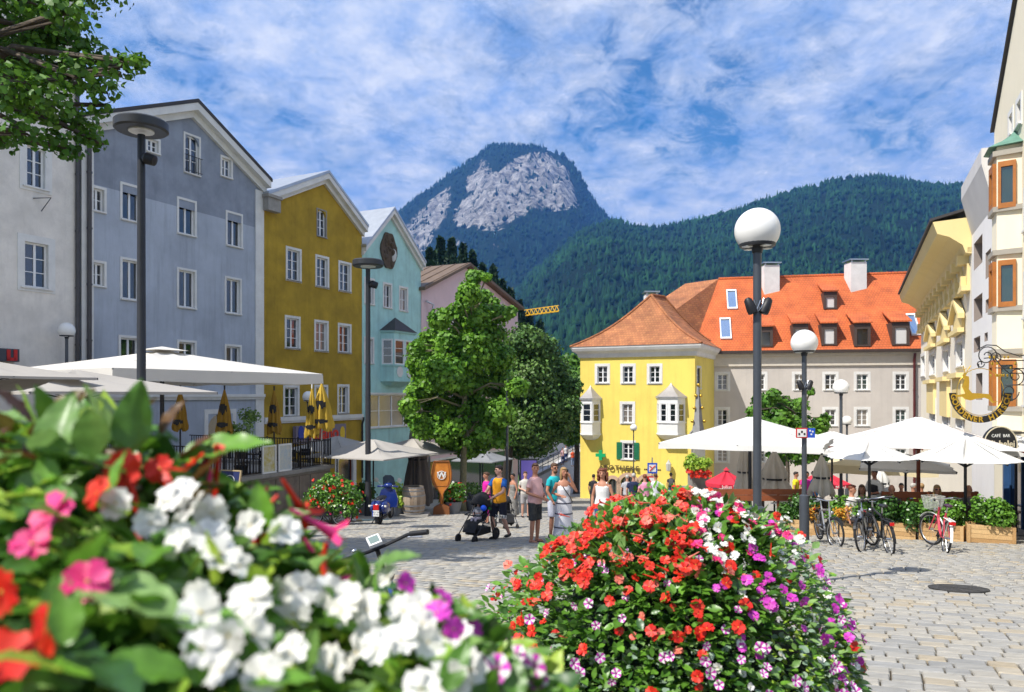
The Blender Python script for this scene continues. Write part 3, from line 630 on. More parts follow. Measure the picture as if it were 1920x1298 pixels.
# --- turquoise house
H4 = thing('town_house', 'turquoise narrow house with dark oval medallion and small bay window', 'house', LF.p(15, 0, ZB), group='houses along the left side of the square')
u0, u1 = LF.u(679), LF.u(789); ua = LF.u(731); za, zl, zr = 11.7, 8.9, 8.9
hr = [LF.rect(*q) for q in ((685, 525, 700, 570), (720, 534, 733, 577), (750, 541, 763, 583), (685, 636, 699, 681))]
hw_ = LF.rect(687, 740, 782, 800)
wall(LF, u0, u1, ZB, 13, hr+[hw_], 'wall', pl_turq, H4, apex=(ua, za, zl, zr))
for i, r_ in enumerate(hr): window(LF, r_, H4, trim=.13, rows=2, cols=2, glass=G_curt if i == 2 else G_dark)
window(LF, hw_, H4, trim=.12, rows=2, cols=4, glass=G_curt, tilt=.2)
side_walls(LF, u0, u1, ZB, zl, zr, 13, pl_turq, H4)
roof_gable(LF, u0, u1, ua, za, zl, zr, 13, M_metal, H4, over=.4, mfascia=M_trim, fas=.5, side=.1)
# oval medallion: relief of a cartouche
mr_ = LF.rect(713, 436, 742, 505); k = MB(); uc, zc = (mr_[0]+mr_[1])/2, (mr_[2]+mr_[3])/2; hu, hz = (mr_[1]-mr_[0])/2, (mr_[3]-mr_[2])/2
ring = [LF.p(uc+hu*math.cos(a)*(1+.07*math.cos(4*a)), .004, zc+hz*math.sin(a)*(1+.06*math.cos(6*a))) for a in [i*2*math.pi/28 for i in range(28)]]
k.prism(ring, LF.n*.10)
for i in range(26):
    a, q = random.random()*6.28, random.random()**.5*.75; k.ell(LF.p(uc+hu*q*math.cos(a), .10, zc+hz*q*math.sin(a)), (random.uniform(.06, .2), .09, random.uniform(.08, .26)), 7, 5)
k.build('medallion', mat('carved_brown', (.12, .085, .055), .85, .4, 6., bump=.08), H4)
k = MB(); k.ell(LF.p(uc+hu*.45, .13, zc-hz*.2), (.22, .06, .42), 10, 6); k.build('crest', M_trim, H4)
# bay window (oriel)
br_ = LF.rect(714, 624, 766, 716); bay = bpy.data.objects.new('bay_window', None); COL.objects.link(bay); bay.parent = H4
def bay_shell(fac, u0_, u1_, z0_, z1_, d, m, parent, glass, mtrim, cut=.45, zw0=None, zw1=None, roof=None, rh=1.0, corbel=.5, croof=0, name_roof='bay_roof', rows=3):
    """Three-sided bay: shell, windows per side, hipped cap and corbel."""
    pts = [(u0_, 0), (u0_+cut, d), (u1_-cut, d), (u1_, 0)]; wl = MB(); gl = []; fr = MB()
    for (a, b) in zip(pts[:-1], pts[1:]):
        A = fac.p(a[0], a[1], 0); B = fac.p(b[0], b[1], 0); L = (B-A).length; dd = (B-A).normalized(); sf = Fac((A.x, A.y), (dd.x, dd.y), (dd.y, -dd.x))
        if sf.n.dot(fac.n) < -.01: sf.n = -sf.n
        nw = 2 if L > 1.0 else 1; ww = (L-.24*nw)/nw
        hs2 = [(.12+i*(ww+.24), .12+i*(ww+.24)+ww, zw0, zw1) for i in range(nw)]
        us = [0]+[q for h in hs2 for q in h[:2]]+[L]
        for i in range(len(us)-1):
            if i % 2: wl.quad(sf.p(us[i], 0, z0_), sf.p(us[i+1], 0, z0_), sf.p(us[i+1], 0, zw0), sf.p(us[i], 0, zw0)); wl.quad(sf.p(us[i], 0, zw1), sf.p(us[i+1], 0, zw1), sf.p(us[i+1], 0, z1_), sf.p(us[i], 0, z1_))
            else: wl.quad(sf.p(us[i], 0, z0_), sf.p(us[i+1], 0, z0_), sf.p(us[i+1], 0, z1_), sf.p(us[i], 0, z1_))
        for h in hs2: gl.append((sf, h))
        for zq, e_ in ((z0_, .05), (zw0-.12, .06), (z1_-.06, .09)): sf.box(wl, -e_*.5, L+e_*.5, .001, e_, zq, zq+.09)
    bx_ = fac.p(0, 0, 0)
    wl.build('bay_wall', m, parent)
    for sf, h in gl: window(sf, h, parent, glass=glass, rev=.05, trim=.06, rows=rows, cols=1, sill=False, frame=.05, mtrim=mtrim, proud=.02)
    if roof:
        k = MB(); o = .14; b4 = [(u0_-o, 0), (u0_+cut-o*.5, d+o), (u1_-cut+o*.5, d+o), (u1_+o, 0)]; n = 6; um = (u0_+u1_)/2
        rings = []
        for i in range(n+1):
            t_ = i/n; sc = (1-t_)**(1.0+croof); rings.append([fac.p(um+(q[0]-um)*sc, q[1]*sc, z1_+.03+rh*t_) for q in b4])
        vs = [p for r in rings for p in r]; fs = [(i*4+j, i*4+j+1, i*4+5+j, i*4+4+j) for i in range(n) for j in range(3)]; k.add(vs, fs); k.add(rings[0], [(0, 1, 2, 3)])
        k.build(name_roof, roof, parent, recalc=True)
    if corbel:
        k = MB(); um = (u0_+u1_)/2; r0 = [fac.p(q[0], q[1], z0_) for q in pts]; r1 = [fac.p(um+(q[0]-um)*.8, q[1]*.45, z0_-corbel*.6) for q in pts]; r2 = [fac.p(um+(q[0]-um)*.4, .02, z0_-corbel) for q in pts]
        k.add(r0+r1+r2, [(0, 1, 5, 4), (1, 2, 6, 5), (2, 3, 7, 6), (4, 5, 9, 8), (5, 6, 10, 9), (6, 7, 11, 10)]); k.build('corbel', m, parent)
bay_shell(LF, br_[0], br_[1], br_[2], br_[3], .75, pl_turq, bay, G_dark, M_frame, .35, LF.uz(740, 684)[1], LF.uz(740, 640)[1], M_slate, .95, .35)
k = MB(); d_ = .765
for q in (.32, .68): uu = br_[0]+(br_[1]-br_[0])*q; k.prism([LF.p(uu+.36*math.cos(a), .765, br_[2]+.62+.36*math.sin(a)) for a in [i*math.pi/4+.39 for i in range(8)]], LF.n*.012)
k.build('panel', M_trim, bay)

# --- pink house behind the trees
H5 = thing('town_house', 'pale pink house with brown metal roof behind the leafy trees', 'house', LF.p(27, 0, ZB-2), group='houses along the left side of the square')
u0, u1 = LF.u(790), LF.u(971); ua = LF.u(872); za, zl, zr = 9.6, 7.1, 7.3
hr = [LF.rect(*q) for q in ((812, 600, 826, 640), (850, 600, 866, 640), (900, 640, 918, 680), (812, 690, 826, 730), (850, 690, 866, 730), (935, 700, 952, 740))]
hsh = LF.rect(800, 855, 960, 1000); hsh = (hsh[0], hsh[1], ZB-2, hsh[3])
wall(LF, u0, u1, ZB-2, 11, hr+[hsh], 'wall', pl_pink, H5, apex=(ua, za, zl, zr))
for r_ in hr: window(LF, r_, H5, trim=.12, rows=2)
window(LF, hsh, H5, glass=G_dark, trim=.15, rows=1, cols=5, sill=False, mframe=M_dark)
side_walls(LF, u0, u1, ZB-2, zl, zr, 13, pl_pink, H5)
rf = roof_gable(LF, u0, u1, ua, za, zl, zr, 13, M_brown, H5, over=.5, side=.3, th=.22)
k = MB(); sl_ = (za-zl)/(ua-u0)
for i in range(12):
    n_ = -i*1.1+.3; k.bar(LF.p(u0-.3, n_, zl-sl_*.3+.30), LF.p(ua, n_, za+.30), .05, .05)
k.build('seam', M_brown, rf)
chimney(LF.p(u0+.8, -3, 7.6), .9, 1.7, H5, mat('chimney_brick', (.36, .16, .10), .9, .3, 5.))
k = MB(); k.tube([LF.p(u0+.35, .15, 6.4), LF.p(u0+.9, .4, 6.2), LF.p(u0+.8, .2, 5.2), LF.p(u0+.8, .12, -6)], .07, 7); k.build('downpipe', M_steel, H5, smooth=True)

# --- lemon yellow pharmacy, its front square across the street
AC = V((12.74, 52, 0)); A1 = Fac(AC, (-E2.x, -E2.y), (-E1.x, -E1.y)); A2 = Fac(AC, (E1.x, E1.y), (E2.x, E2.y)); AW = A1.u(1088); AD = 7.0
AP = thing('pharmacy_building', 'lemon yellow pharmacy with orange hipped roof and two white bay windows', 'building', (AC.x, AC.y, -9.0))
ze = 3.45; ZA = -9.0
q_ = [(1120, 687, 1139, 718), (1168, 687, 1187, 718), (1218, 687, 1237, 718), (1167, 758, 1186, 793), (1168, 831, 1187, 861)]
hr = [A1.rect(*q) for q in q_]
arch_px = ((1140, 898, 1158), (1163, 893, 1193), (1199, 895, 1229)); ha = []
for a, t_, b in arch_px: r_ = A1.rect(a, t_, b, 960); ha.append((r_[0], r_[1], ZA, r_[3]))
wall(A1, 0, AW, ZA, ze, hr+ha, 'front_wall', pl_yel, AP)
for i, r_ in enumerate(hr): window(A1, r_, AP, trim=.2, rows=3, cols=2, glass=G_curt if i == 3 else G_dark, shutter=mat('shutter_green', (.01, .16, .07), .6, .15) if i == 4 else None)
for r_ in ha: window(A1, r_, AP, trim=.0, rows=1, cols=2, arch=True, glass=G_green, sill=False, wallm=pl_yel, mframe=M_dark, rev=.3)
k = MB()
for r_ in ha:
    uc, hw = (r_[0]+r_[1])/2, (r_[1]-r_[0])/2; zc = r_[3]-hw
    pr = [(uc+hw*math.cos(a), zc+hw*math.sin(a)) for a in [i*math.pi/14 for i in range(15)]]; po = [(uc+(hw+.26)*math.cos(a), zc+(hw+.26)*math.sin(a)) for a in [i*math.pi/14 for i in range(15)]]
    for i in range(14): k.prism([A1.p(*[pr[i][0], .006, pr[i][1]]), A1.p(po[i][0], .006, po[i][1]), A1.p(po[i+1][0], .006, po[i+1][1]), A1.p(pr[i+1][0], .006, pr[i+1][1])], A1.n*.06)
    for sg in (-1, 1): A1.box(k, *sorted((uc+sg*hw, uc+sg*(hw+.26))), .006, .066, ZA, zc)
k.build('arch_surround', mat('pink_stone', (.52, .36, .26), .85, .15, 3.), AP)
h2 = [A2.rect(1307, 690, 1312, 728), A2.rect(1307, 762, 1312, 800)]
wall(A2, 0, AD, ZA, ze, h2, 'side_wall', pl_yel, AP)
for i, r_ in enumerate(h2): window(A2, (r_[0], r_[1]+.3, r_[2], r_[3]), AP, trim=.15, glass=G_dark)
k = MB(); k.quad(A1.p(AW, 0, ZA), A1.p(AW, -AD, ZA), A1.p(AW, -AD, ze), A1.p(AW, 0, ze)); k.build('rear_wall', pl_yel, AP, recalc=False)
k = MB(); cz = [(.0, -.75), (.12, -.7), (.18, -.45), (.45, -.25), (.55, -.05), (.55, .08)]
for i in range(len(cz)-1):
    (n0, z0_), (n1_, z1_) = cz[i], cz[i+1]
    for (fa, ua_, ub_) in ((A1, -.0, AW), (A2, 0, AD)):
        a, b = fa.p(ua_-n0, n0, ze+z0_), fa.p(ub_+n0, n0, ze+z0_); c_, d_ = fa.p(ub_+n1_, n1_, ze+z1_), fa.p(ua_-n1_, n1_, ze+z1_); k.quad(a, b, c_, d_)
k.build('cornice', M_trim, AP, recalc=False)
# hipped roof with a flared foot
def hip_roof(corn, ridge, z0_, name, m, parent, flare=.12):
    k = MB(); n = 8; c4 = [V(p) for p in corn]; r2 = [V(ridge[0]), V(ridge[1])]; tgt = [r2[0], r2[0], r2[1], r2[1]]; rings = []
    for i in range(n+1):
        t_ = i/n; h_ = t_-flare*math.sin(math.pi*t_); rings.append([V((c.x+(g.x-c.x)*t_, c.y+(g.y-c.y)*t_, z0_+(g.z-z0_)*h_)) for c, g in zip(c4, tgt)])
    k.add([p for r in rings for p in r], [(i*4+j, i*4+(j+1) % 4, i*4+4+(j+1) % 4, i*4+4+j) for i in range(n) for j in range(4)]); rf_ = k.build(name, m, parent)
    k = MB()
    for j in range(4): k.tube([r[j]+V((0, 0, .03)) for r in rings], .09, 6)
    k.tube([r2[0]+V((0, 0, .03)), r2[1]+V((0, 0, .03))], .1, 6); k.build('ridge_tile', m, rf_)
    return rf_
def tile_mat(name, fac_d, c1, c2, sc):
    m = bpy.data.materials.new(name); m.use_nodes = True; t = m.node_tree; b = t.nodes['Principled BSDF']; b.inputs['Roughness'].default_value = .8
    g = t.nodes.new('ShaderNodeNewGeometry'); mp_ = t.nodes.new('ShaderNodeMapping'); mp_.inputs['Rotation'].default_value = (0, 0, -math.atan2(fac_d[1], fac_d[0])); t.links.new(g.outputs['Position'], mp_.inputs[0])
    sp = t.nodes.new('ShaderNodeSeparateXYZ'); t.links.new(mp_.outputs[0], sp.inputs[0]); cb_ = t.nodes.new('ShaderNodeCombineXYZ'); t.links.new(sp.outputs[0], cb_.inputs[0]); t.links.new(sp.outputs[2], cb_.inputs[1])
    br = t.nodes.new('ShaderNodeTexBrick'); br.inputs['Scale'].default_value = sc; br.inputs['Brick Width'].default_value = .36; br.inputs['Row Height'].default_value = .3; br.inputs['Mortar Size'].default_value = .03; br.inputs['Mortar Smooth'].default_value = .3
    br.inputs['Color1'].default_value = (*c1, 1); br.inputs['Color2'].default_value = (*c2, 1); br.inputs['Mortar'].default_value = (*[c*.58 for c in c1], 1); t.links.new(cb_.outputs[0], br.inputs['Vector'])
    tx = t.nodes.new('ShaderNodeTexNoise'); tx.inputs['Scale'].default_value = .8; tx.inputs['Detail'].default_value = 7; t.links.new(g.outputs['Position'], tx.inputs['Vector'])
    mr = t.nodes.new('ShaderNodeMapRange'); mr.inputs[1].default_value = .3; mr.inputs[2].default_value = .7; mr.inputs[3].default_value = .68; mr.inputs[4].default_value = 1.15; t.links.new(tx.outputs[0], mr.inputs[0])
    h = t.nodes.new('ShaderNodeHueSaturation'); t.links.new(br.outputs['Color'], h.inputs['Color']); t.links.new(mr.outputs[0], h.inputs['Value']); t.links.new(h.outputs[0], b.inputs['Base Color'])
    bp = t.nodes.new('ShaderNodeBump'); bp.inputs['Strength'].default_value = .6; bp.inputs['Distance'].default_value = .03; bp.invert = True; t.links.new(br.outputs['Fac'], bp.inputs['Height']); t.links.new(bp.outputs[0], b.inputs['Normal'])
    return m
T_old = tile_mat('old_clay_tiles', (E2.x, E2.y), (.46, .18, .065), (.33, .115, .045), 1.7)
T_new = tile_mat('new_clay_tiles', (.976, -.218), (.62, .14, .033), (.55, .115, .028), 1.7)
def corner(u, n, z): q = A1.p(u, n, 0); return V((q.x, q.y, z))
o_ = .6; rz_ = (740-553)/F*56.5
hip_roof([corner(-o_, o_, 0), corner(AW+o_, o_, 0), corner(AW+o_, -AD-o_, 0), corner(-o_, -AD-o_, 0)], [corner(AW*.47, -3.2, rz_), corner(AW*.40, -4.8, rz_)], ze+.08, 'roof', T_old, AP)
chimney(corner(AW*.52, -4.6, rz_-1.0), .95, 1.2, AP)
g_ = MB(); c_ = A1.uz(1129, 853); arm = .19
for (a, b) in ((arm*2.4, arm*.8), (arm*.8, arm*2.4)): A1.box(g_, c_[0]-a/2*1.6, c_[0]+a/2*1.6, .25, .4+(.01 if a > b else 0), c_[1]-b/2*1.6, c_[1]+b/2*1.6)
g_.build('pharmacy_cross', mat('cross_green', (.01, .36, .13), .4, .05), AP)
uu, zz_ = A1.uz(1161, 878)
text('lettering', 'APOTHEKE', .52, A1.M(uu, .12, zz_), mat('letter_brown', (.09, .06, .03), .5, .1), AP, .03, space=1.25, bold=.008)
k = MB(); [A1.box(k, A1.u(1209+j*3.2)-.05, A1.u(1209+j*3.2)+.05, .004, .02, A1.uz(1220, 882)[1], A1.uz(1220, 879.5)[1]) for j in range(10)]; k.build('small_lettering', MATS['letter_brown'], AP)['kind'] = 'stuff'
for (xa, xb, yt) in ((1089, 1126, 748), (1232, 1285, 745)):
    b_ = bpy.data.objects.new('bay_window', None); COL.objects.link(b_); b_.parent = AP
    ub, ua_ = A1.u(xa), A1.u(xb); xm = (xa+xb)/2
    bay_shell(A1, min(ua_, ub), max(ua_, ub), A1.uz(xm, 815)[1], A1.uz(xm, yt)[1], .8, M_white, b_, G_dark, M_frame, .35, A1.uz(xm, 790)[1], A1.uz(xm, 757)[1], mat('lead_roof', (.36, .34, .33), .5, .15, 2., metallic=.3), 1.0, .4, croof=.25)
k = MB(); c_ = A1.p(A1.u(1256), .35, A1.uz(1256, 872)[1]); k.lathe([(.05, -.42), (.16, -.36), (.2, .1), (.1, .25), (.02, .4)], 6, Matrix.Translation(c_)); k.build('wall_lantern', mat('lantern_glass', (.5, .5, .45), .3, .1), AP)
k = MB(); uu, zz_ = A2.uz(1310, 856); [A2.box(k, uu-.1+j*.0, uu+.25, .01, .03, zz_-.5+j*.28, zz_-.3+j*.28) for j in range(4)]; k.build('red_emblem', mat('emblem_red', (.6, .03, .02), .6, .1), AP)

# --- long warm-grey building with the bright orange roof
GO = V((14.45, 58.3, 0)); gd = V((15.4, -3.44, 0)).normalized(); GFc = Fac(GO, gd, (gd.y, -gd.x)); 
if GFc.n.y > 0: GFc.n = -GFc.n
GB = thing('town_building', 'long warm grey building with bright orange tiled roof and dormers', 'building', (GO.x+6, GO.y-2, -9.))
GW = GFc.u(1800); ge = (740-662)/F*58
cols_ = [(1343, 1366), (1415, 1436), (1488, 1510), (1545, 1569), (1604, 1629), (1677, 1701)]
hr = []
for a, b in cols_:
    for (y0_, y1_) in ((702, 731), (768, 798), (842, 866)): hr.append(GFc.rect(a+2, y0_, b-2, y1_))
wall(GFc, -.5, GW, -9., ge, hr, 'wall', pl_gb, GB)
for r_ in hr: window(GFc, r_, GB, trim=.2, rows=3, cols=2, proud=.012, glass=random.choice((G_dark, G_green, G_curt)))
k = MB(); GFc.box(k, -.5, GW, .003, .12, ge-1.05, ge-.3); GFc.box(k, -.5, GW, .003, .28, ge-.3, ge-.1); k.build('cornice', mat('cornice_cream', (.62, .56, .47), .85, .1), GB)
k = MB(); GFc.box(k, -.3, GW, .28, .55, ge-.1, ge+.12); k.build('gutter', mat('gutter_brown', (.055, .038, .03), .5, .2), GB)
pipe(GFc, GFc.u(1713), -9, ge-.2, mat('pipe_red', (.11, .02, .02), .5, .1), GB, .09, .2)
RD, RH = 5.4, (740-523)/F*63.0-ge-.1
def roofp(u, t_, h=0): q = GFc.p(u, .5-(RD+.5)*t_, ge+.12+RH*t_); return q+V((GFc.n.x*RH, GFc.n.y*RH, RD)).normalized()*h
k = MB(); k.prism([roofp(-.4, 0), roofp(GW, 0), roofp(GW, 1), roofp(1.9, 1)], (0, 0, -.15)); 
k.prism([GFc.p(GW, -RD*2, ge), GFc.p(1.9, -RD*2, ge), roofp(1.9, 1), roofp(GW, 1)], (0, 0, -.12)); rf = k.build('roof', T_new, GB)
k = MB(); [k.lathe([(.13, 0), (.11, .45)], 7, Matrix.Translation(roofp(1.9+i*.45, 1)) @ gd.to_track_quat('Z', 'Y').to_matrix().to_4x4()) for i in range(int((GW-1.9)/.45))]; k.build('ridge_tile', T_new, rf)
def roof_uv(x, y):      # pixel -> (u, t) on the roof slope
    a, b, c_ = roofp(0, 0), roofp(1, 0), roofp(0, 1); nrm = (b-a).cross(c_-a); d = px(x, y, 1.); s_ = a.dot(nrm)/d.dot(nrm); P_ = d*s_
    return (P_-a).dot(gd), ((P_-a).z)/RH
M_dorm = mat('dormer_brown', (.075, .05, .04), .6, .2, 3.)
M_blind = mat('blind_white', (.62, .60, .58), .7, .05, 3.)
for i, (x0_, x1_, yt, yb) in enumerate(((1412, 1452, 608, 651), (1482, 1518, 602, 650), (1536, 1572, 602, 648), (1597, 1635, 602, 650), (1668, 1708, 600, 648), (1540, 1572, 542, 580))):
    ul, tb = roof_uv(x0_+4, yb); ur, _ = roof_uv(x1_-3, yb); h_ = (yb-yt)/F*61*.82; dr = bpy.data.objects.new('dormer', None); COL.objects.link(dr); dr.parent = GB
    zb = roofp(0, tb).z; nb = .5-(RD+.5)*tb; fn = nb+.12; k = MB(); w_ = ur-ul
    GFc.box(k, ul, ul+.2, fn-2.2, fn, zb, zb+h_); GFc.box(k, ur-.2, ur, fn-2.2, fn, zb, zb+h_); GFc.box(k, ul+.2, ur-.2, fn-2.2, fn, zb+h_-.42, zb+h_); GFc.box(k, ul+.2, ur-.2, fn-2.2, fn-.02, zb, zb+.12); k.build('dormer_frame', M_dorm, dr)
    k = MB(); k.quad(GFc.p(ul+.2, fn-.1, zb+.12), GFc.p(ur-.2, fn-.1, zb+.12), GFc.p(ur-.2, fn-.1, zb+h_-.42), GFc.p(ul+.2, fn-.1, zb+h_-.42)); k.build('pane', G_dark if i in (0, 3) else M_blind, dr)
    k = MB(); k.prism([GFc.p(ul-.12, fn+.15, zb+h_), GFc.p(ur+.12, fn+.15, zb+h_), GFc.p(ur+.12, fn-2.4, zb+h_+.95), GFc.p(ul-.12, fn-2.4, zb+h_+.95)], (0, 0, .1)); k.build('dormer_roof', T_new, dr)
M_sky = mat('skylight_frame', (.75, .76, .78), .4, .05)
for (x0_, x1_, yt, yb) in ((1361, 1388, 545, 581), (1348, 1377, 598, 637), (1703, 1726, 536, 573), (1706, 1728, 590, 630)):
    ul, tb = roof_uv(x0_+3, yb); ur, tb2 = roof_uv(x1_-5 if x0_ < 1400 else x1_-1, yb); _, tt = roof_uv(x0_+8, yt); sk = MB()
    if x0_ > 1400: pass
    e_ = .08
    for (a, b, c_, d_) in ((ul, ul+e_, tb, tt), (ur-e_, ur, tb, tt), (ul+e_, ur-e_, tb, tb+.02), (ul+e_, ur-e_, tt-.02, tt)):
        v8 = [roofp(a, c_, .0), roofp(b, c_, .0), roofp(b, d_, .0), roofp(a, d_, .0)]; sk.prism(v8, (roofp(0, 0, .14)-roofp(0, 0, 0)))
    so_ = sk.build('skylight', M_sky, GB)
    k = MB(); k.quad(roofp(ul+e_, tb+.02, .07), roofp(ur-e_, tb+.02, .07), roofp(ur-e_, tt-.02, .07), roofp(ul+e_, tt-.02, .07)); k.build('pane', None or mat('glass_roof', (.62, .74, .86), .03, .05, 2., metallic=.9), so_)
for xx in (1453, 1624):
    u_ = GFc.u(xx)*1.02; q = GFc.p(u_, -RD*.86, ge+RH*.62); chimney(q, 1.25, (740-505)/F*63-q.z, GB)
# old tiled link roof between the two
k = MB(); a = A1.p(-.3, -AD+1.2, ze+.1); b = roofp(-.4, 0, .02); rt = px(1252, 553, 60.); tp = px(1275, 532, 63.5); tr = roofp(1.9, 1)
k.add([px(1240, 600, 57), px(1318, 648, 57.2), b, tr, px(1285, 532, 64.0), px(1240, 562, 62)], [(0, 1, 2), (0, 2, 3, 4), (0, 4, 5)]); k.build('link_roof', T_old, GB)

# --- right side of the street
RO = V((27.4, 50, 0)); rd = V((math.sin(R(24.6)), math.cos(R(24.6)), 0)); RF = Fac(RO, rd, (-rd.y, rd.x))
YB = thing('town_building', 'pale yellow stuccoed building with heavy curved eaves and pedimented windows', 'building', (RO.x-4, RO.y-10, -8))
ua, ub = RF.u(1822), RF.u(1727); re = 6.3
rects = [RF.rect(*q) for q in ((1744, 664, 1754, 703), (1770, 657, 1780, 696), (1795, 641, 1807, 687), (1745, 754, 1755, 790), (1769, 757, 1780, 797), (1795, 766, 1806, 803), (1728, 668, 1735, 705))]
wall(RF, ua, ub, -8, re, rects, 'wall', mat('stucco_white', (.80, .74, .62), .85, .05, .6), YB)
for i, r_ in enumerate(rects): window(RF, r_, YB, trim=.22, rows=3, cols=1, glass=G_dark, mtrim=M_trim, proud=.05, tilt=.2 if i == 2 else 0)
zt = RF.uz(1770, 628)[1]; zb = re-.9
k = MB(); np_ = 12
for i in range(np_):
    u_ = ua+(ub-ua)*(i+.5)/np_; RF.box(k, u_-.55, u_+.55, .003, .10, zt+1.25, zb-.3)
k.build('pilaster_row', pl_yel2, YB)['kind'] = 'stuff'
k = MB()
for i in range(np_):
    u_ = ua+(ub-ua)*(i+.5)/np_
    RF.box(k, u_-.6, u_+.6, .003, .3, zt+1.05, zt+1.25); RF.box(k, u_-.22, u_+.22, .101, .28, zb-1.2, zb-.75); RF.box(k, u_-.3, u_+.3, .003, .4, zb-.3, zb+.05)
RF.box(k, ua, ub, .003, .14, zb+.05, zb+.25); k.build('console', pl_yel2, YB)
prof = [(0, re-.9), (.2, re-.85), (.3, re-.55), (.75, re-.2), (1.15, re-.05), (1.25, re+.25), (1.3, re+.42), (0, re+.5)]
k = MB(); ends = [(ua-.0, 0), (ub+.0, 0)]; n = len(prof); vs = [RF.p(ua, a, b) for a, b in prof]+[RF.p(ub, a, b) for a, b in prof]
k.add(vs, [(i, i+1, n+i+1, n+i) for i in range(n-1)]+[tuple(range(n)), tuple(range(n, 2*n))[::-1]]); k.build('eaves_cornice', pl_yel2, YB)
k = MB(); k.prism([RF.p(ua, 1.4, re+.46), RF.p(ub, 1.4, re+.46), RF.p(ub, -7, re+2.6), RF.p(ua, -7, re+2.6)], (0, 0, .1)); k.build('roof', M_slate, YB)
for i, r_ in enumerate(rects[:3]):
    k = MB(); uc, hw = (r_[0]+r_[1])/2, (r_[1]-r_[0])/2+.65; z_ = r_[3]+.3
    RF.box(k, uc-hw, uc+hw, .06, .3, z_, z_+.18); k.prism([RF.p(uc-hw-.1, .06, z_+.75), RF.p(uc-hw-.1, .06, z_+.55), RF.p(uc, .06, z_+1.35), RF.p(uc+hw+.1, .06, z_+.55), RF.p(uc+hw+.1, .06, z_+.75), RF.p(uc, .06, z_+1.6)], RF.n*.24)
    RF.box(k, uc-hw*.85, uc+hw*.85, .004, .12, z_+.18, z_+.9); RF.box(k, uc-hw, uc+hw, .06, .35, r_[2]-.5, r_[2]-.3); RF.box(k, uc-hw*.9, uc+hw*.9, .004, .16, r_[2]-2.2, r_[2]-.5); k.build('window_pediment', pl_yel2, YB)
side_walls(RF, ua, ub, -8, re, re, 9, pl_cream, YB, back=False)

WB = thing('modern_building', 'plain white modern building squeezed between yellow and cream facades', 'building', RF.p(-27, 0, -6))
va, vb = RF.u(1864), ua-.02; wt = (740-330)/F*26.5
hr = [RF.rect(*q) for q in ((1826, 448, 1842, 500), (1826, 555, 1842, 600), (1848, 470, 1858, 520), (1826, 632, 1838, 660), (1846, 624, 1852, 640), (1848, 560, 1858, 585), (1830, 700, 1842, 750))]
wall(RF, va, vb, -6, wt, hr, 'wall', pl_mod, WB)
for r_ in hr: window(RF, r_, WB, trim=0, rows=1, cols=1, glass=G_dark, rev=.45, sill=False, mtrim=mat('reveal_dark', (.30, .25, .22), .8, .1), mframe=M_dark)
k = MB(); k.prism([RF.p(va, 0, wt-1.7), RF.p(vb, 0, wt-1.7), RF.p(vb, .3, wt-.34), RF.p(va, .3, wt-.34)], RF.n*-.0+V((0, 0, .02)));
k.add([RF.p(va, 0, wt-1.7), RF.p(vb, 0, wt-1.7), RF.p(vb, .35, wt-.3), RF.p(va, .35, wt-.3), RF.p(vb, .35, wt+.2), RF.p(va, .35, wt+.2), RF.p(vb, -6, wt+.2), RF.p(va, -6, wt+.2)], [(0, 1, 2, 3), (3, 2, 4, 5), (5, 4, 6, 7), (1, 6, 4, 2), (0, 3, 5, 7)]); k.build('parapet', mat('concrete_pale', (.62, .60, .58), .85, .1, 1.), WB)
side_walls(RF, va, vb, -6, wt, wt, 8, pl_mod, WB, back=False)

CB = thing('town_building', 'cream building with wooden framed oriel windows at the right edge', 'building', RF.p(-33, 0, -5))
ca, cb_ = RF.u(2350), va-.02; ct = 8.45; ca = cb_-13.; cap_ = (cb_-6.5, 12.7, ct, ct)
d_ = .55; RFd = Fac(RO+RF.n*d_, rd, RF.n); uA, uB, uC = RF.u(1916), RFd.u(1869), RFd.u(1860); uD = uC+.5
shop = (RF.u(1990), RF.u(1884), -6, RF.uz(1895, 830)[1]); shop2 = (RF.u(1882), RF.u(1868), -6, RF.uz(1875, 840)[1])
hr = [RF.rect(1922, 345, 1950, 420), RF.rect(1922, 510, 1950, 590), RF.rect(1922, 675, 1950, 760), RF.rect(1893, 215, 1899, 255), RF.rect(1908, 190, 1915, 235)]
wall(RF, ca, cb_, -6, 13., hr+[shop], 'wall', pl_cream, CB, apex=cap_)
for r_ in hr: window(RF, r_, CB, trim=.15, rows=1, cols=1, glass=G_dark, mframe=mat('oriel_wood', (.42, .15, .03), .5, .25, 4.))
side_walls(RF, ca, cb_, -6, ct, ct, 9, pl_cream, CB, back=False)
window(RF, shop, CB, trim=.2, rows=1, cols=4, glass=G_dark, sill=False, mtrim=mat('shop_blue', (.03, .09, .22), .5, .2, 3.), mframe=MATS['shop_blue'])
# oriel tower
Mw = MATS['oriel_wood']; orl = bpy.data.objects.new('oriel', None); COL.objects.link(orl); orl.parent = CB
pts = [(uA, 0), (uB, d_), (uC, d_), (uD, 0)]; zt_, zb_ = RF.uz(1880, 322)[1], RF.uz(1880, 800)[1]; k = MB()
for a, b in zip(pts[:-1], pts[1:]): k.quad(RF.p(a[0], a[1], zb_), RF.p(b[0], b[1], zb_), RF.p(b[0], b[1], zt_), RF.p(a[0], a[1], zt_))
k.build('oriel_wall', pl_cream, orl, recalc=False)
k = MB(); 
for yy in (338, 432, 505, 600, 672, 768):
    z_ = RF.uz(1880, yy)[1]; e_ = .1; pr = [(uA-e_, 0), (uB-e_*.4, d_+e_), (uC+e_*.4, d_+e_), (uD+e_, 0)]; k.prism([RF.p(a, b, z_) for a, b in pr], (0, 0, .14))
k.build('oriel_moulding', mat('moulding_grey', (.36, .33, .28), .8, .15), orl)
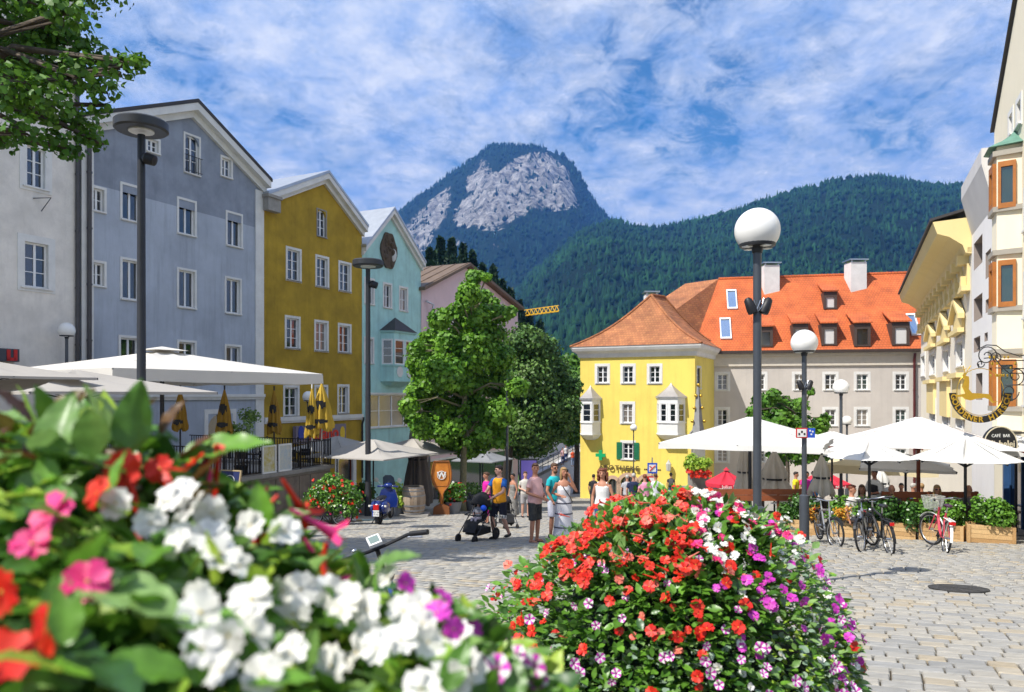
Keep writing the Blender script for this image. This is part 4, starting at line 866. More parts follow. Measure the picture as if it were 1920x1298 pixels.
for (y0_, y1_) in ((346, 425), (513, 592), (681, 760)):
    w_ = MB(); sf = RF; a, b = uB+.06, uC-.06; z0_, z1_ = RF.uz(1882, y1_)[1], RF.uz(1882, y0_)[1]
    for (p0, p1, q0, q1) in ((a, a+.14, z0_, z1_), (b-.14, b, z0_, z1_), (a+.14, b-.14, z0_, z0_+.2), (a+.14, b-.14, z1_-.2, z1_)): RF.box(w_, p0, p1, d_-.1, d_+.09, q0, q1)
    w1 = w_.build('window', Mw, orl); w_ = MB(); w_.quad(RF.p(a+.14, d_+.03, z0_+.2), RF.p(b-.14, d_+.03, z0_+.2), RF.p(b-.14, d_+.03, z1_-.2), RF.p(a+.14, d_+.03, z1_-.2)); w_.build('pane', G_green, w1)
    # the slanted side light towards the camera
    A, B = RF.p(uA+(uB-uA)*.22, d_*.22, 0), RF.p(uB-(uB-uA)*.06, d_*.94, 0); dd = (B-A).normalized(); sf = Fac((A.x, A.y), (dd.x, dd.y), (dd.y, -dd.x))
    if sf.n.dot(RF.n) < 0: sf.n = -sf.n
    L = (B-A).length; w_ = MB()
    for (p0, p1, q0, q1) in ((0, .07, z0_, z1_), (L-.07, L, z0_, z1_), (.07, L-.07, z0_, z0_+.14), (.07, L-.07, z1_-.14, z1_)): sf.box(w_, p0, p1, -.03, .09, q0, q1)
    w1 = w_.build('side_window', Mw, orl); w_ = MB(); w_.quad(sf.p(.07, .03, z0_+.14), sf.p(L-.07, .03, z0_+.14), sf.p(L-.07, .03, z1_-.14), sf.p(.07, .03, z1_-.14)); w_.build('pane', G_green, w1)
k = MB(); e_ = .2; r0 = [(uA-e_, 0), (uB-e_*.4, d_+e_), (uC+e_*.4, d_+e_), (uD+e_, 0)]; um = (uA+uD)/2; vs = []
for t_, sc in ((0, 1), (.1, .8), (.22, .52), (.4, .22), (.6, .03)): vs += [RF.p(um+(a-um)*sc, b*sc+.002, zt_+t_) for a, b in r0]
k.add(vs, [(i*4+j, i*4+j+1, i*4+5+j, i*4+4+j) for i in range(4) for j in range(3)]+[(0, 1, 2, 3)]); k.build('oriel_roof', mat('copper_green', (.13, .27, .20), .6, .25, 4.), orl)
roof_gable(RF, ca, cb_, cap_[0], cap_[1], ct, ct, 9, M_slate, CB, over=.1, side=.1, th=.08)
# ================================================================== VEGETATION
LOBED = [(0, 0), (.30, .10), (.52, .30), (.36, .48), (.30, .80), (0, 1.0), (-.30, .80), (-.36, .48), (-.52, .30), (-.30, .10)]
OVAL = [(0, 0), (.30, .28), (.30, .62), (0, 1.0), (-.30, .62), (-.30, .28)]
DIAM = [(0, 0), (.36, .45), (0, 1.0), (-.36, .45)]
def leaf_cloud(cent, out, size, outline, rng, up=.35, droop=.25):
    """Leaf polygons at points cent with outward directions out -> verts, faces."""
    n = len(cent); k = len(outline)
    nd = out+rng.normal(0, .55, (n, 3)); nd[:, 2] += up; nd /= np.linalg.norm(nd, axis=1)[:, None]+1e-9
    t = rng.normal(0, 1, (n, 3)); t[:, 2] -= droop; t -= nd*(t*nd).sum(1)[:, None]; t /= np.linalg.norm(t, axis=1)[:, None]+1e-9
    s = np.cross(nd, t); L = size*rng.uniform(.65, 1.25, n)
    o = np.array(outline); vs = np.zeros((n, k, 3))
    for j in range(k):
        vs[:, j] = cent+(s*o[j, 0]+t*(o[j, 1]-.5)+nd*(abs(o[j, 0])*.25-.18*(o[j, 1]-.5)**2*2))*L[:, None]
    return vs.reshape(-1, 3), np.arange(n*k).reshape(n, k)
def crown_points(blobs, n, rng):
    b = np.array([[*c, *r] for c, r in blobs], float); w = (b[:, 3]*b[:, 4]+b[:, 4]*b[:, 5]+b[:, 3]*b[:, 5]); idx = rng.choice(len(b), n, p=w/w.sum())
    d = rng.normal(0, 1, (n, 3)); d /= np.linalg.norm(d, axis=1)[:, None]; rad = rng.uniform(0, 1, n)**.35
    rad = np.where(rng.random(n) < .12, rad*1.18, rad)*(1+np.abs(rng.normal(0, .10, n)))
    return b[idx, :3]+d*b[idx, 3:]*rad[:, None], d
def tree(name, label, base, blobs, n, size, m, tr=.16, group=None, outline=DIAM, seed=1, trunk_mat=None, fork=.45, limb=True):
    rng = np.random.default_rng(seed); base = V(base); root = thing(name, label, 'tree', base, group=group)
    cs = np.array([c for c, r in blobs]); top = V(cs[cs[:, 2].argmax()]); lowz = min(c[2]-r[2] for c, r in blobs); mid = V((base.x*.8+cs[:, 0].mean()*.2, base.y*.8+cs[:, 1].mean()*.2, lowz+(top.z-lowz)*.25))
    k = MB(); k.tube([base-V((0, 0, .2)), base+V((0, 0, .3)), base.lerp(mid, .6)+V((tr*.3, 0, 0)), mid, mid.lerp(top, .6), top], [tr*1.35, tr, tr*.85, tr*.7, tr*.38, tr*.08], 9)
    if limb:
        for c, r in blobs:
            c = V(c); st = base.lerp(mid, random.uniform(.75, 1.)) if c.z < mid.z+.4 else mid.lerp(top, max(0, min(.8, (c.z-mid.z)/max(.1, top.z-mid.z)*.7)))
            mdp = st.lerp(c, .5)+V((0, 0, .15*(c-st).length)); k.tube([st, mdp, c], [tr*.38, tr*.24, tr*.05], 6)
            for _ in range(3): e_ = c+V((random.uniform(-1, 1)*r[0], random.uniform(-1, 1)*r[1], random.uniform(-1, 1)*r[2]))*.8; k.tube([mdp, c.lerp(e_, .5), e_], [tr*.14, tr*.09, tr*.03], 5)
    k.build('trunk', trunk_mat or M_bark, root, smooth=True)
    p, d = crown_points(blobs, n, rng); v, f = leaf_cloud(p, d, size, outline, rng)
    fast_mesh('crown', v-np.array(base), f, m, root)
    return root
def pb(x, y, Y, r, jy=0.): p = px(x, y, Y+jy); r_ = r/F*Y; return (tuple(p), (r_, r_*.95, r_*.85))
GT = 'trees of the square'
# near tree, mostly out of the picture at the upper left
bl = [pb(x, y, 11+random.uniform(-.8, 1.2), r) for x, y, r in ((10, 60, 75), (70, 110, 70), (130, 70, 55), (20, 170, 75), (90, 190, 65), (150, 140, 55), (185, 115, 42), (225, 130, 36), (250, 118, 26), (265, 112, 20), (200, 165, 34), (150, 235, 45), (110, 270, 38), (175, 265, 30), (40, 245, 45), (5, 260, 35), (120, 20, 50), (45, 0, 55), (85, 55, 55), (190, 200, 26), (135, 285, 24))]
bl += [((x_, y_, z_), (r_, r_, r_*.8)) for x_, y_, z_, r_ in ((-9.5, 11.5, 5.5, 1.5), (-8.2, 11.5, 6.9, 1.2), (-8.0, 12.5, 7.6, 1.3), (-9.8, 10.5, 7.5, 1.7), (-8.9, 11.0, 9.2, 1.5), (-10.8, 11.5, 4.6, 1.3), (-7.3, 12.5, 7.4, .95), (-6.9, 13.2, 8.3, .9), (-10.0, 13.2, 6.4, 1.5), (-7.6, 11.8, 9.6, 1.2), (-11, 12, 8.2, 1.6))]
tree('linden_tree', 'leafy tree overhanging the upper left corner of the picture', gat(-9.9, 11.6), [(c, tuple(q*(.8 if c[2] < 5.8 else 1) for q in r)) for c, r in bl], 30000, .10, [M_leafm][0], .24, GT, LOBED, 11)
# maple in the middle
mY = 34.0; bl = []
for x, y, r in ((888, 520, 20), (880, 552, 30), (905, 560, 26), (862, 585, 28), (890, 600, 38), (935, 590, 28), (920, 625, 36), (825, 600, 26), (810, 640, 36), (850, 640, 42), (890, 665, 48), (935, 670, 40), (790, 680, 36), (780, 655, 20), (830, 700, 50), (880, 720, 52), (930, 720, 44), (788, 735, 34), (768, 760, 22), (830, 765, 50), (885, 780, 52), (935, 775, 40), (800, 800, 36), (850, 820, 40), (900, 825, 38), (930, 810, 30), (875, 845, 24)):
    bl.append(pb(x, y, mY, r*.76, random.uniform(-1.8, 1.8)))
    for _ in range(2): bl.append(pb(x+random.gauss(0, r*.4)+4, y+random.gauss(0, r*.4), mY, r*.45, random.uniform(-1.8, 1.8)))
tree('maple_tree', 'bright green maple in the middle of the street', gat(-2.25, mY), bl, 38000, .175, M_leafl, .17, GT, LOBED, 21, mat('bark_pale', (.26, .24, .14), .9, .35, 9., bump=.04))
bl = [pb(x, y, 44, r, random.uniform(-1.8, 1.8)) for x, y, r in ((985, 640, 34), (1010, 660, 38), (960, 670, 36), (1030, 700, 40), (990, 710, 48), (1045, 735, 36), (960, 740, 42), (1015, 760, 46), (1060, 765, 28), (985, 800, 44), (1040, 800, 34), (950, 800, 34), (1010, 830, 32), (975, 840, 26), (1070, 725, 22))]
tree('linden_tree', 'dark rounded linden behind the maple left of the pharmacy', gat(-.55, 44), bl, 26000, .24, mat('leaf_olive', (.045, .125, .02), .5, 0, .9, col2=(.13, .23, .045), island=.4, trans=.2), .30, GT, DIAM, 22, mat('bark_dark', (.035, .028, .022), .9, .3, 6.))
bl = [pb(x, y, 70, r, random.uniform(-2, 2)) for x, y, r in ((1070, 690, 30), (1085, 720, 34), (1065, 750, 32), (1085, 780, 34), (1070, 810, 28), (1095, 690, 26))]
tree('broadleaf_tree', 'far light green tree peeping out beside the pharmacy', gat(6.2, 72), bl, 5000, .45, M_leafm, .3, GT, DIAM, 23)
bl = [pb(x, y, 31, r, random.uniform(-.8, .8)) for x, y, r in ((1430, 755, 24), (1450, 742, 18), (1470, 762, 26), (1500, 760, 18), (1425, 785, 28), (1460, 790, 30), (1500, 795, 26), (1535, 800, 22), (1548, 785, 12), (1510, 820, 30), (1450, 820, 30), (1410, 770, 12), (1500, 850, 30), (1540, 850, 22), (1460, 855, 26), (1520, 735, 9))]
tree('street_tree', 'small dark leaved tree standing behind the white parasols', gat(11.4, 31), [(c, tuple(q*.8 for q in r)) for c, r in bl], 5200, .17, M_leafm, .10, GT, LOBED, 24)
# conifers on the castle hill behind the pink house
def conifer(label, base, h, w, seed):
    rng = np.random.default_rng(seed); base = V(base); root = thing('spruce_tree', label, 'tree', base, group='dark spruces above the pink house')
    k = MB(); k.tube([base-V((0, 0, 1)), base+V((0, 0, h*.95))], [.28, .04], 6); k.build('trunk', MATS['bark_dark'], root)
    n = 900; t = rng.random(n)**.8; a = rng.random(n)*6.283; r = w*(1-t)**.9*(.45+.55*rng.random(n)); c = np.stack([r*np.cos(a), r*np.sin(a), h*(.06+.94*t)-r*.25], 1); d = np.stack([np.cos(a), np.sin(a), -.3+0*a], 1)
    v, f = leaf_cloud(c, d, 1.5, DIAM, rng, .2, 1.2); fast_mesh('crown', v, f, mat('needle_dark', (.012, .038, .018), .7, 0, .3, col2=(.02, .055, .02), island=.4), root)
hs2 = [(600, 640), (720, 600), (780, 575), (830, 565), (880, 570), (930, 590), (985, 640), (1040, 690), (1100, 740), (1200, 790)]
hill('castle_hill', 'the small dark hill behind the pink house', hs2, 560, 1180, 60, 95, 150, 14, 1.1, 1.5, [], terrain_material('hill_floor_near', (.2, .2, .18), (.02, .045, .018)), 500, 6, M_for2, 9, False)
for i, (x, y) in enumerate(((806, 470), (826, 449), (847, 452), (868, 462), (886, 474), (905, 500), (925, 503), (941, 528), (957, 545), (974, 568), (992, 590), (1012, 606), (1035, 640))):
    Y = 118+random.uniform(-8, 8); p = px(x, y, Y); h = 13+random.uniform(-1.5, 2.5); wd = ('leftmost spruce', 'second spruce from the left', 'third spruce from the left', 'fourth spruce from the left', 'fifth spruce from the left', 'sixth spruce from the left', 'seventh spruce from the left', 'eighth spruce from the left', 'ninth spruce from the left', 'tenth spruce from the left', 'eleventh spruce from the left', 'twelfth spruce from the left', 'rightmost and lowest spruce')[i]
    conifer(wd+' of the row above the pink house', (p.x, p.y, p.z-h), h, 2.6+random.random(), 60+i)

# ------------------------------------------------------------------ flower shapes (each one mesh, shared)
def obj_mat(name, c1, c2, rough=.5, trans=.25, c3=None):
    """colour varied per object (for single leaves and blossoms)"""
    m = bpy.data.materials.new(name); m.use_nodes = True; t = m.node_tree; b = t.nodes['Principled BSDF']; b.inputs['Roughness'].default_value = rough
    oi = t.nodes.new('ShaderNodeObjectInfo'); gi = t.nodes.new('ShaderNodeNewGeometry'); ad = t.nodes.new('ShaderNodeMath'); ad.operation = 'ADD'; t.links.new(oi.outputs['Random'], ad.inputs[0]); t.links.new(gi.outputs['Random Per Island'], ad.inputs[1])
    fr = t.nodes.new('ShaderNodeMath'); fr.operation = 'FRACT'; t.links.new(ad.outputs[0], fr.inputs[0])
    rp = t.nodes.new('ShaderNodeValToRGB'); t.links.new(fr.outputs[0], rp.inputs[0]); rp.color_ramp.elements[0].color = (*c1, 1); rp.color_ramp.elements[1].color = (*c2, 1)
    if c3: q = rp.color_ramp.elements.new(.85); q.color = (*c2, 1); rp.color_ramp.elements[-1].color = (*c3, 1)
    tx = t.nodes.new('ShaderNodeTexNoise'); tx.inputs['Scale'].default_value = 55; tx.inputs['Detail'].default_value = 3; t.links.new(gi.outputs['Position'], tx.inputs['Vector'])
    mr = t.nodes.new('ShaderNodeMapRange'); mr.inputs[1].default_value = .3; mr.inputs[2].default_value = .7; mr.inputs[3].default_value = .78; mr.inputs[4].default_value = 1.2; t.links.new(tx.outputs[0], mr.inputs[0])
    h = t.nodes.new('ShaderNodeHueSaturation'); t.links.new(rp.outputs[0], h.inputs['Color']); t.links.new(mr.outputs[0], h.inputs['Value'])
    tr = t.nodes.new('ShaderNodeBsdfTranslucent'); ms = t.nodes.new('ShaderNodeMixShader'); ms.inputs[0].default_value = trans; t.links.new(h.outputs[0], b.inputs['Base Color']); t.links.new(h.outputs[0], tr.inputs[0]); t.links.new(b.outputs[0], ms.inputs[1]); t.links.new(tr.outputs[0], ms.inputs[2]); t.links.new(ms.outputs[0], t.nodes['Material Output'].inputs[0])
    return m
FL_red = obj_mat('petal_red', (.66, .012, .006), (.80, .05, .015)); FL_sal = obj_mat('petal_salmon', (.75, .12, .08), (.85, .25, .17)); FL_wh = obj_mat('petal_white', (.80, .78, .70), (.88, .87, .83)); FL_mag = obj_mat('petal_magenta', (.55, .03, .40), (.70, .07, .55)); FL_pk = obj_mat('petal_pink', (.80, .02, .16), (.85, .06, .28)); FL_eye = mat('flower_eye', (.55, .42, .05), .6, .1)
LF_gr = obj_mat('leaf_green', (.075, .19, .02), (.16, .35, .035), .38, .3); LF_dk = obj_mat('leaf_deep', (.03, .09, .016), (.065, .17, .022), .35, .2); LF_lime = obj_mat('leaf_lime', (.26, .45, .04), (.44, .58, .07), .4, .35); LF_sil = obj_mat('leaf_silver', (.20, .30, .20), (.32, .42, .30), .6, .25); LF_br = obj_mat('leaf_bronze', (.13, .05, .02), (.16, .13, .03), .4, .3); LF_fd = obj_mat('leaf_fade', (.13, .26, .05), (.26, .42, .13), .4, .3)
def leaf_mesh(m, w=.5, bend=.18, name='leaf'):
    b = MB(); n = 6; prof = [.0, .62, .95, 1.0, .78, .42, 0.0]
    for i in range(n+1):
        t = i/n; hw = prof[i]*w*.5+.004; z = -bend*(t-.25)**2+.03*math.sin(t*9)
        b.v += [(-hw, t, z+.16*hw), (0, t, z-.02), (hw, t, z+.16*hw)]
    for i in range(n):
        for j in (0, 1): o = i*3+j; b.f.append((o, o+1, o+4, o+3)); b.m.append(0)
    ob = b.build(name, m, smooth=True, recalc=False); me = ob.data; bpy.data.objects.remove(ob); return me
def flower_mesh(m, kind, name, m2=None):
    b = MB()
    if kind == 'impatiens':        # five broad notched petals, slightly cupped
        for i in range(5):
            a = i*1.2566+.1*math.sin(i*3); w = .60; M = Matrix.Translation((0, 0, .03*(i % 3))) @ Matrix.Rotation(a, 4, 'Z') @ Matrix.Rotation((-.12, -.42, .05, -.3, -.2)[i], 4, 'Y')
            pts = [(0, 0, 0), (.16, -w*.30, .05), (.36, -w*.50, .07), (.51, -w*.24, -.05), (.43, 0, -.03), (.51, w*.24, -.05), (.36, w*.50, .07), (.16, w*.30, .05)]
            b.add([M @ V(q) for q in pts], [(0, 1, 2), (0, 2, 3, 4), (0, 4, 5, 6), (0, 6, 7)], 0)
        b.ell((0, 0, .025), (.06, .06, .04), 6, 4, mi=1)
    elif kind == 'petunia':        # striped trumpet
        n = 20; rings = [(.05, -.28), (.10, -.10), (.26, .0), (.50, .03)]
        for i, (r, z) in enumerate(rings):
            for j in range(n): a = j*6.2832/n; rr = r*(1+(.07*math.cos(5*a) if i == 3 else 0)); b.v.append((rr*math.cos(a), rr*math.sin(a), z+(.03*math.cos(10*a) if i == 3 else 0)))
        for i in range(3):
            for j in range(n): b.f.append((i*n+j, i*n+(j+1) % n, (i+1)*n+(j+1) % n, (i+1)*n+j)); b.m.append(0 if (j//2) % 2 == 0 or i == 0 else 1)
    elif kind == 'fuchsia':        # long hanging trumpet with flared lobes and stamens
        b.lathe([(.03, .02), (.05, -.2), (.06, -.6), (.12, -.95), (.13, -1.05)], 8, mi=0, cap=False)
        for i in range(4):
            a = i*1.5708; d = V((math.cos(a), math.sin(a), 0)); s_ = V((-d.y, d.x, 0)); c0 = d*.11+V((0, 0, -1.0)); b.add([c0-s_*.09, c0+s_*.09, d*.30+s_*.07+V((0, 0, -1.13)), d*.42+V((0, 0, -1.10)), d*.30-s_*.07+V((0, 0, -1.13))], [(0, 1, 2, 3, 4)], 0)
        b.tube([(0, 0, -.9), (.02, 0, -1.35)], .012, 4, mi=1)
    me_ = b.build(name, [m, m2 or FL_eye], smooth=True, recalc=False); me = me_.data; bpy.data.objects.remove(me_); return me
def leaf_hi(m, w=.5, bend=.2):
    """finer leaf with a sunken midrib, pleated side veins and a wavy edge"""
    b = MB(); n = 16; cs_ = (-1, -.66, -.33, 0, .33, .66, 1)
    for i in range(n+1):
        t = i/n; hw = w*.5*math.sin(math.pi*min(1, t**.8))**.75*(1-.25*t)+.004
        for c_ in cs_: b.v.append((c_*hw, t, -bend*(t-.25)**2+.18*abs(c_)*hw-.03*(1-abs(c_))+.016*math.sin((t-.28*abs(c_))*38)*min(1, abs(c_)*2)*(1-t*.5)+.02*math.sin(t*21+c_)*(abs(c_) > .9)))
    for i in range(n):
        for j in range(6): o = i*7+j; b.f.append((o, o+1, o+8, o+7)); b.m.append(0)
    ob = b.build('leaf', m, smooth=True, recalc=False); me = ob.data; bpy.data.objects.remove(ob); return me
ML = {k: leaf_mesh(m, w) for k, m, w in (('gr', LF_gr, .52), ('dk', LF_dk, .5), ('lime', LF_lime, .5), ('sil', LF_sil, .9), ('br', LF_br, .62), ('fade', LF_fd, .55), ('deepw', LF_dk, .62))}
MF = {'red': flower_mesh(FL_red, 'impatiens', 'blossom'), 'sal': flower_mesh(FL_sal, 'impatiens', 'blossom'), 'wh': flower_mesh(FL_wh, 'impatiens', 'blossom'), 'mag': flower_mesh(FL_mag, 'impatiens', 'blossom'), 'pk': flower_mesh(FL_pk, 'impatiens', 'blossom'), 'str': flower_mesh(FL_mag, 'petunia', 'blossom', FL_wh), 'fu': flower_mesh(FL_red, 'fuchsia', 'trumpet_blossom', FL_pk), 'fup': flower_mesh(FL_pk, 'fuchsia', 'trumpet_blossom', FL_red), 'fus': flower_mesh(FL_sal, 'fuchsia', 'trumpet_blossom', FL_pk)}
MLH = {k: leaf_hi(m, w) for k, m, w in (('gr', LF_gr, .55), ('dk', LF_dk, .55), ('lime', LF_lime, .52), ('br', LF_br, .6), ('fade', LF_fd, .56))}
def orient(pos, nrm, size, spin=None, tilt=.5):
    n = V(nrm)+V((random.gauss(0, tilt), random.gauss(0, tilt), random.gauss(0, tilt))); n.normalize(); q = n.to_track_quat('Z', 'Y').to_matrix().to_4x4()
    return Matrix.Translation(pos) @ q @ Matrix.Rotation(random.random()*6.28 if spin is None else spin, 4, 'Z') @ Matrix.Scale(size, 4)
def leaf_orient(pos, out, size, droop=.3):
    """leaf pointing outwards, face up"""
    d = V(out)+V((random.gauss(0, .55), random.gauss(0, .55), random.gauss(0, .35)-droop)); d.normalize(); up = V((random.gauss(0, .35), random.gauss(0, .35)-.25, 1)); x = d.cross(up); x = x.normalized() if x.length > 1e-3 else V((1, 0, 0)); z = x.cross(d)
    return Matrix(((x.x*size, d.x*size, z.x*size, pos[0]), (x.y*size, d.y*size, z.y*size, pos[1]), (x.z*size, d.z*size, z.z*size, pos[2]), (0, 0, 0, 1)))
def join_mass(name, items, parent, off):
    """Many placed copies of small meshes joined into one mesh (a mass nobody would count)."""
    groups = {}
    for me, M in items: groups.setdefault(me.name, (me, []))[1].append(M)
    vs, fs, mi, mats, base = [], [], [], [], 0
    for me, Ms in groups.values():
        nv = len(me.vertices); co = np.zeros(nv*3, np.float32); me.vertices.foreach_get('co', co); co = np.c_[co.reshape(-1, 3), np.ones(nv)]
        polys = [tuple(p.vertices) for p in me.polygons]; pm = [p.material_index for p in me.polygons]; mo = len(mats); mats += list(me.materials)
        A = np.array([np.array(M) for M in Ms]); W_ = np.einsum('nij,vj->nvi', A, co)[:, :, :3].reshape(-1, 3)-np.array(off)
        vs.append(W_)
        for q in range(len(Ms)):
            o = base+q*nv; fs += [tuple(i+o for i in p) for p in polys]; mi += [mo+x for x in pm]
        base += nv*len(Ms)
    me2 = bpy.data.meshes.new(name); me2.from_pydata(np.concatenate(vs).tolist(), [], fs)
    for m in mats: me2.materials.append(m)
    me2.polygons.foreach_set('material_index', mi); me2.polygons.foreach_set('use_smooth', [True]*len(fs))
    o = bpy.data.objects.new(name, me2); COL.objects.link(o); o.parent = parent; o['kind'] = 'stuff'; return o
def place(me, name, parent, M, off): M = M.copy(); M.translation -= off; return inst(me, name, parent, M)

# ------------------------------------------------------------------ big flower planter, centre right
PC = V((.86, 4.25)); base = V((PC.x, PC.y, gz(0, PC.y)))
PL = thing('flower_planter', 'large round planter overflowing with red, white and magenta flowers in the middle foreground', 'planter', base)
k = MB(); k.lathe([(.55, .0), (.75, .05), (.92, .35), (.95, .50), (.88, .52), (.85, .46), (0, .44)], 32, Matrix.Translation(base)); k.build('planter_bowl', mat('planter_stone', (.30, .28, .25), .85, .2, 4., bump=.04), PL, smooth='auto')
def dome(d, zt=-.63, a=.72, Rr=1.1, ph=None):
    w = 0 if ph is None else max(0., -math.cos(ph)); return zt-a*((d/Rr)**3*(1-w)+(d/Rr)**1.9*w)
def dome_pt(ph, d, lift=0., zt=-.63):
    if d <= 1.08: p = V((PC.x+d*math.cos(ph)*(.92+.05*math.sin(5*ph+1)+.03*math.sin(11*ph)), PC.y+d*math.sin(ph)*.92, dome(d, zt, ph=ph))); sl = 3*.78*d*d/1.1**3
    else: p = V((PC.x+1.08*math.cos(ph)*(.92+.05*math.sin(5*ph+1)+.03*math.sin(11*ph)), PC.y+1.08*math.sin(ph)*.92, dome(1.08, zt, ph=ph)-(d-1.08))); sl = 6
    p.z += .035*math.sin(7*p.x+2)*math.sin(6*p.y)+.03*math.sin(15*p.x+9*p.y); n = V((sl*math.cos(ph), sl*math.sin(ph), 1)).normalized(); return p+n*lift, n
mass = []
random.seed(31)
def ppx(p): return 960+F*p.x/p.y, 740-F*p.z/p.y
for it_ in range(15000):
    ph, d = (random.uniform(0, 6.283) if it_ < 4500 else random.gauss(-math.pi/2, .85)), math.sqrt(random.random())*1.42; p, n = dome_pt(ph, d, random.uniform(-.14, .05)); x, y = ppx(p)
    kind = random.choice(('dk', 'gr', 'gr', 'gr', 'fade'))
    if x > 1440 and y > 1000: kind = random.choice(('sil', 'lime', 'gr', 'fade'))
    elif y > 1200 and random.random() < .55: kind = random.choice(('sil', 'gr', 'fade'))
    s_ = {'sil': .035, 'lime': .036, 'fade': .045}.get(kind, .062)*random.uniform(.7, 1.2); mass.append((ML[kind], leaf_orient(p, n, s_)))
k = MB()
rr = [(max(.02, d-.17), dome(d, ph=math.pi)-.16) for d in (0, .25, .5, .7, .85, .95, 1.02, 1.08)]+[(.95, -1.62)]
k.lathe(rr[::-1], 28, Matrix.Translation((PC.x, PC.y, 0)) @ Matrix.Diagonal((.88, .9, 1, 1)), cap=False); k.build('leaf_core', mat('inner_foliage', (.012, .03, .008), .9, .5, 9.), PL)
parts_l = []; parts_f = []
def front(): return random.gauss(-math.pi/2, .95)
while len(parts_l) < 300:
    ph, d = front(), .25+random.random()**.7*1.0; p, n = dome_pt(ph, d, random.uniform(0, .06)); x, y = ppx(p)
    if y > 1310 or d > 1.25: continue
    kind = random.choice(('gr', 'gr', 'dk', 'fade'))
    if x > 1470 and y > 1000 or (y > 1190 and random.random() < .5): kind = random.choice(('sil', 'fade', 'gr'))
    parts_l.append((ML[kind], leaf_orient(p, n, .075*random.uniform(.75, 1.2)*(.6 if kind == 'sil' else 1))))
clusters = [(front(), .1+random.random()**.6*1.12) for _ in range(150)]
while len(parts_f) < 300:
    c_ = random.choice(clusters); ph, d = c_[0]+random.gauss(0, .09), abs(c_[1]+random.gauss(0, .06)); p, n = dome_pt(ph, d, .05+random.uniform(0, .05)); x, y = ppx(p)
    if y > 1320 or x < 880 or x > 1625: continue
    u_ = random.random()
    if y > 1200 and u_ < .75: kind = 'str' if x > 1040 or random.random() < .4 else 'red'
    elif x > 1400 and 1020 < y < 1210: kind = 'mag' if u_ < .8 else 'str'
    elif x > 1300 and y < 1060: kind = 'wh' if u_ < .68 else ('red' if u_ < .84 else 'pk')
    elif x > 1250 and y < 1120: kind = 'sal' if u_ < .4 else 'red'
    else: kind = 'red' if u_ < .84 else ('sal' if u_ < .92 else 'str')
    if kind in ('str',) and y < 1060 and random.random() < .6: kind = 'red'
    nf = (n+V((-.12, -.75, .25))).normalized(); parts_f.append((MF[kind], orient(p, nf, {'str': .048, 'wh': .05, 'mag': .055}.get(kind, .058)*random.uniform(.8, 1.15), tilt=.32)))
for me, M in parts_l: place(me, 'leaf', PL, M, base)
for me, M in parts_f: place(me, 'blossom', PL, M, base)
for _ in range(330):            # more blossoms, smaller and further round
    c_ = random.choice(clusters); ph, d = c_[0]+random.gauss(0, .3), abs(c_[1]+random.gauss(0, .12)); p, n = dome_pt(ph, d, .04); x, y = ppx(p)
    kind = random.choice(('wh', 'wh', 'red', 'pk', 'mag')) if x > 1330 and y < 1100 else (random.choice(('mag', 'mag', 'str', 'wh')) if x > 1330 else random.choice(('red', 'red', 'sal', 'str')))
    mass.append((MF[kind], orient(p, (n+V((-.1, -.5, .2))).normalized(), .045*random.uniform(.8, 1.1), tilt=.4)))
for _ in range(34):             # hanging trumpets over the crest
    ph, d = random.gauss(-2.0, .6), random.uniform(.2, .75); p, n = dome_pt(ph, d, .10); mass.append((MF[random.choice(('fu', 'fus', 'fu'))], Matrix.Translation(p) @ Matrix.Rotation(random.uniform(-1.9, 1.9), 4, 'Y') @ Matrix.Rotation(random.random()*6, 4, 'Z') @ Matrix.Scale(.055, 4)))
for i in range(70):             # trailing shoots on the right side
    ph = random.uniform(-.7, .35); p0, n = dome_pt(ph, 1.0, 0)
    L_ = random.uniform(.3, .75)
    for j in range(26):
        t = j/26; q = p0+V((math.cos(ph)*.07*t**.5, math.sin(ph)*.12*t, -L_*t*t-.03))+V((random.gauss(0, .02), random.gauss(0, .02), random.gauss(0, .015))); mass.append((ML[random.choice(('lime', 'sil', 'gr'))], leaf_orient(q, n, .036)))
join_mass('foliage', mass, PL, base)

# ------------------------------------------------------------------ very near planter, left (out of focus)
NC = V((-.62, 1.25)); nb = V((NC.x, NC.y, gz(0, NC.y)))
NPL = thing('flower_planter', 'very near blurred planter of white impatiens and red fuchsias at lower left', 'planter', nb)
k = MB(); k.lathe([(.45, .0), (.62, .05), (.75, .4), (.78, .6), (.70, .62), (.68, .55), (0, .5)], 28, Matrix.Translation(nb)); k.build('planter_bowl', MATS['planter_stone'], NPL, smooth='auto')
silp = [(-200, 830), (0, 800), (60, 772), (150, 765), (250, 800), (330, 838), (400, 860), (450, 900), (530, 965), (610, 1060), (740, 1085), (830, 1130), (900, 1180), (970, 1225), (1035, 1300), (1080, 1400)]
def near_depth(x, y):           # the mound's surface: farther at its crest, nearer lower down
    s_ = lerp_pts(silp, x); t = min(1, max(0, (y-s_)/430)); return 1.12-.40*t**.8-.08*min(1, abs(x-300)/900)
def npt(x, y, back=0): return px(x, y, near_depth(x, y)+back)
random.seed(77); mass = []; NL = []; NFp = []
for _ in range(3600):
    x = random.uniform(-220, 1060); y0 = lerp_pts(silp, x); y = y0+25+random.random()*(1420-y0); p = npt(x, y, random.uniform(.03, .24)); kind = random.choice(('dk', 'gr', 'gr', 'lime', 'fade')); mass.append((ML[kind], leaf_orient(p, V((.1, -.5, .5)), .075*random.uniform(.6, 1.1), .2)))
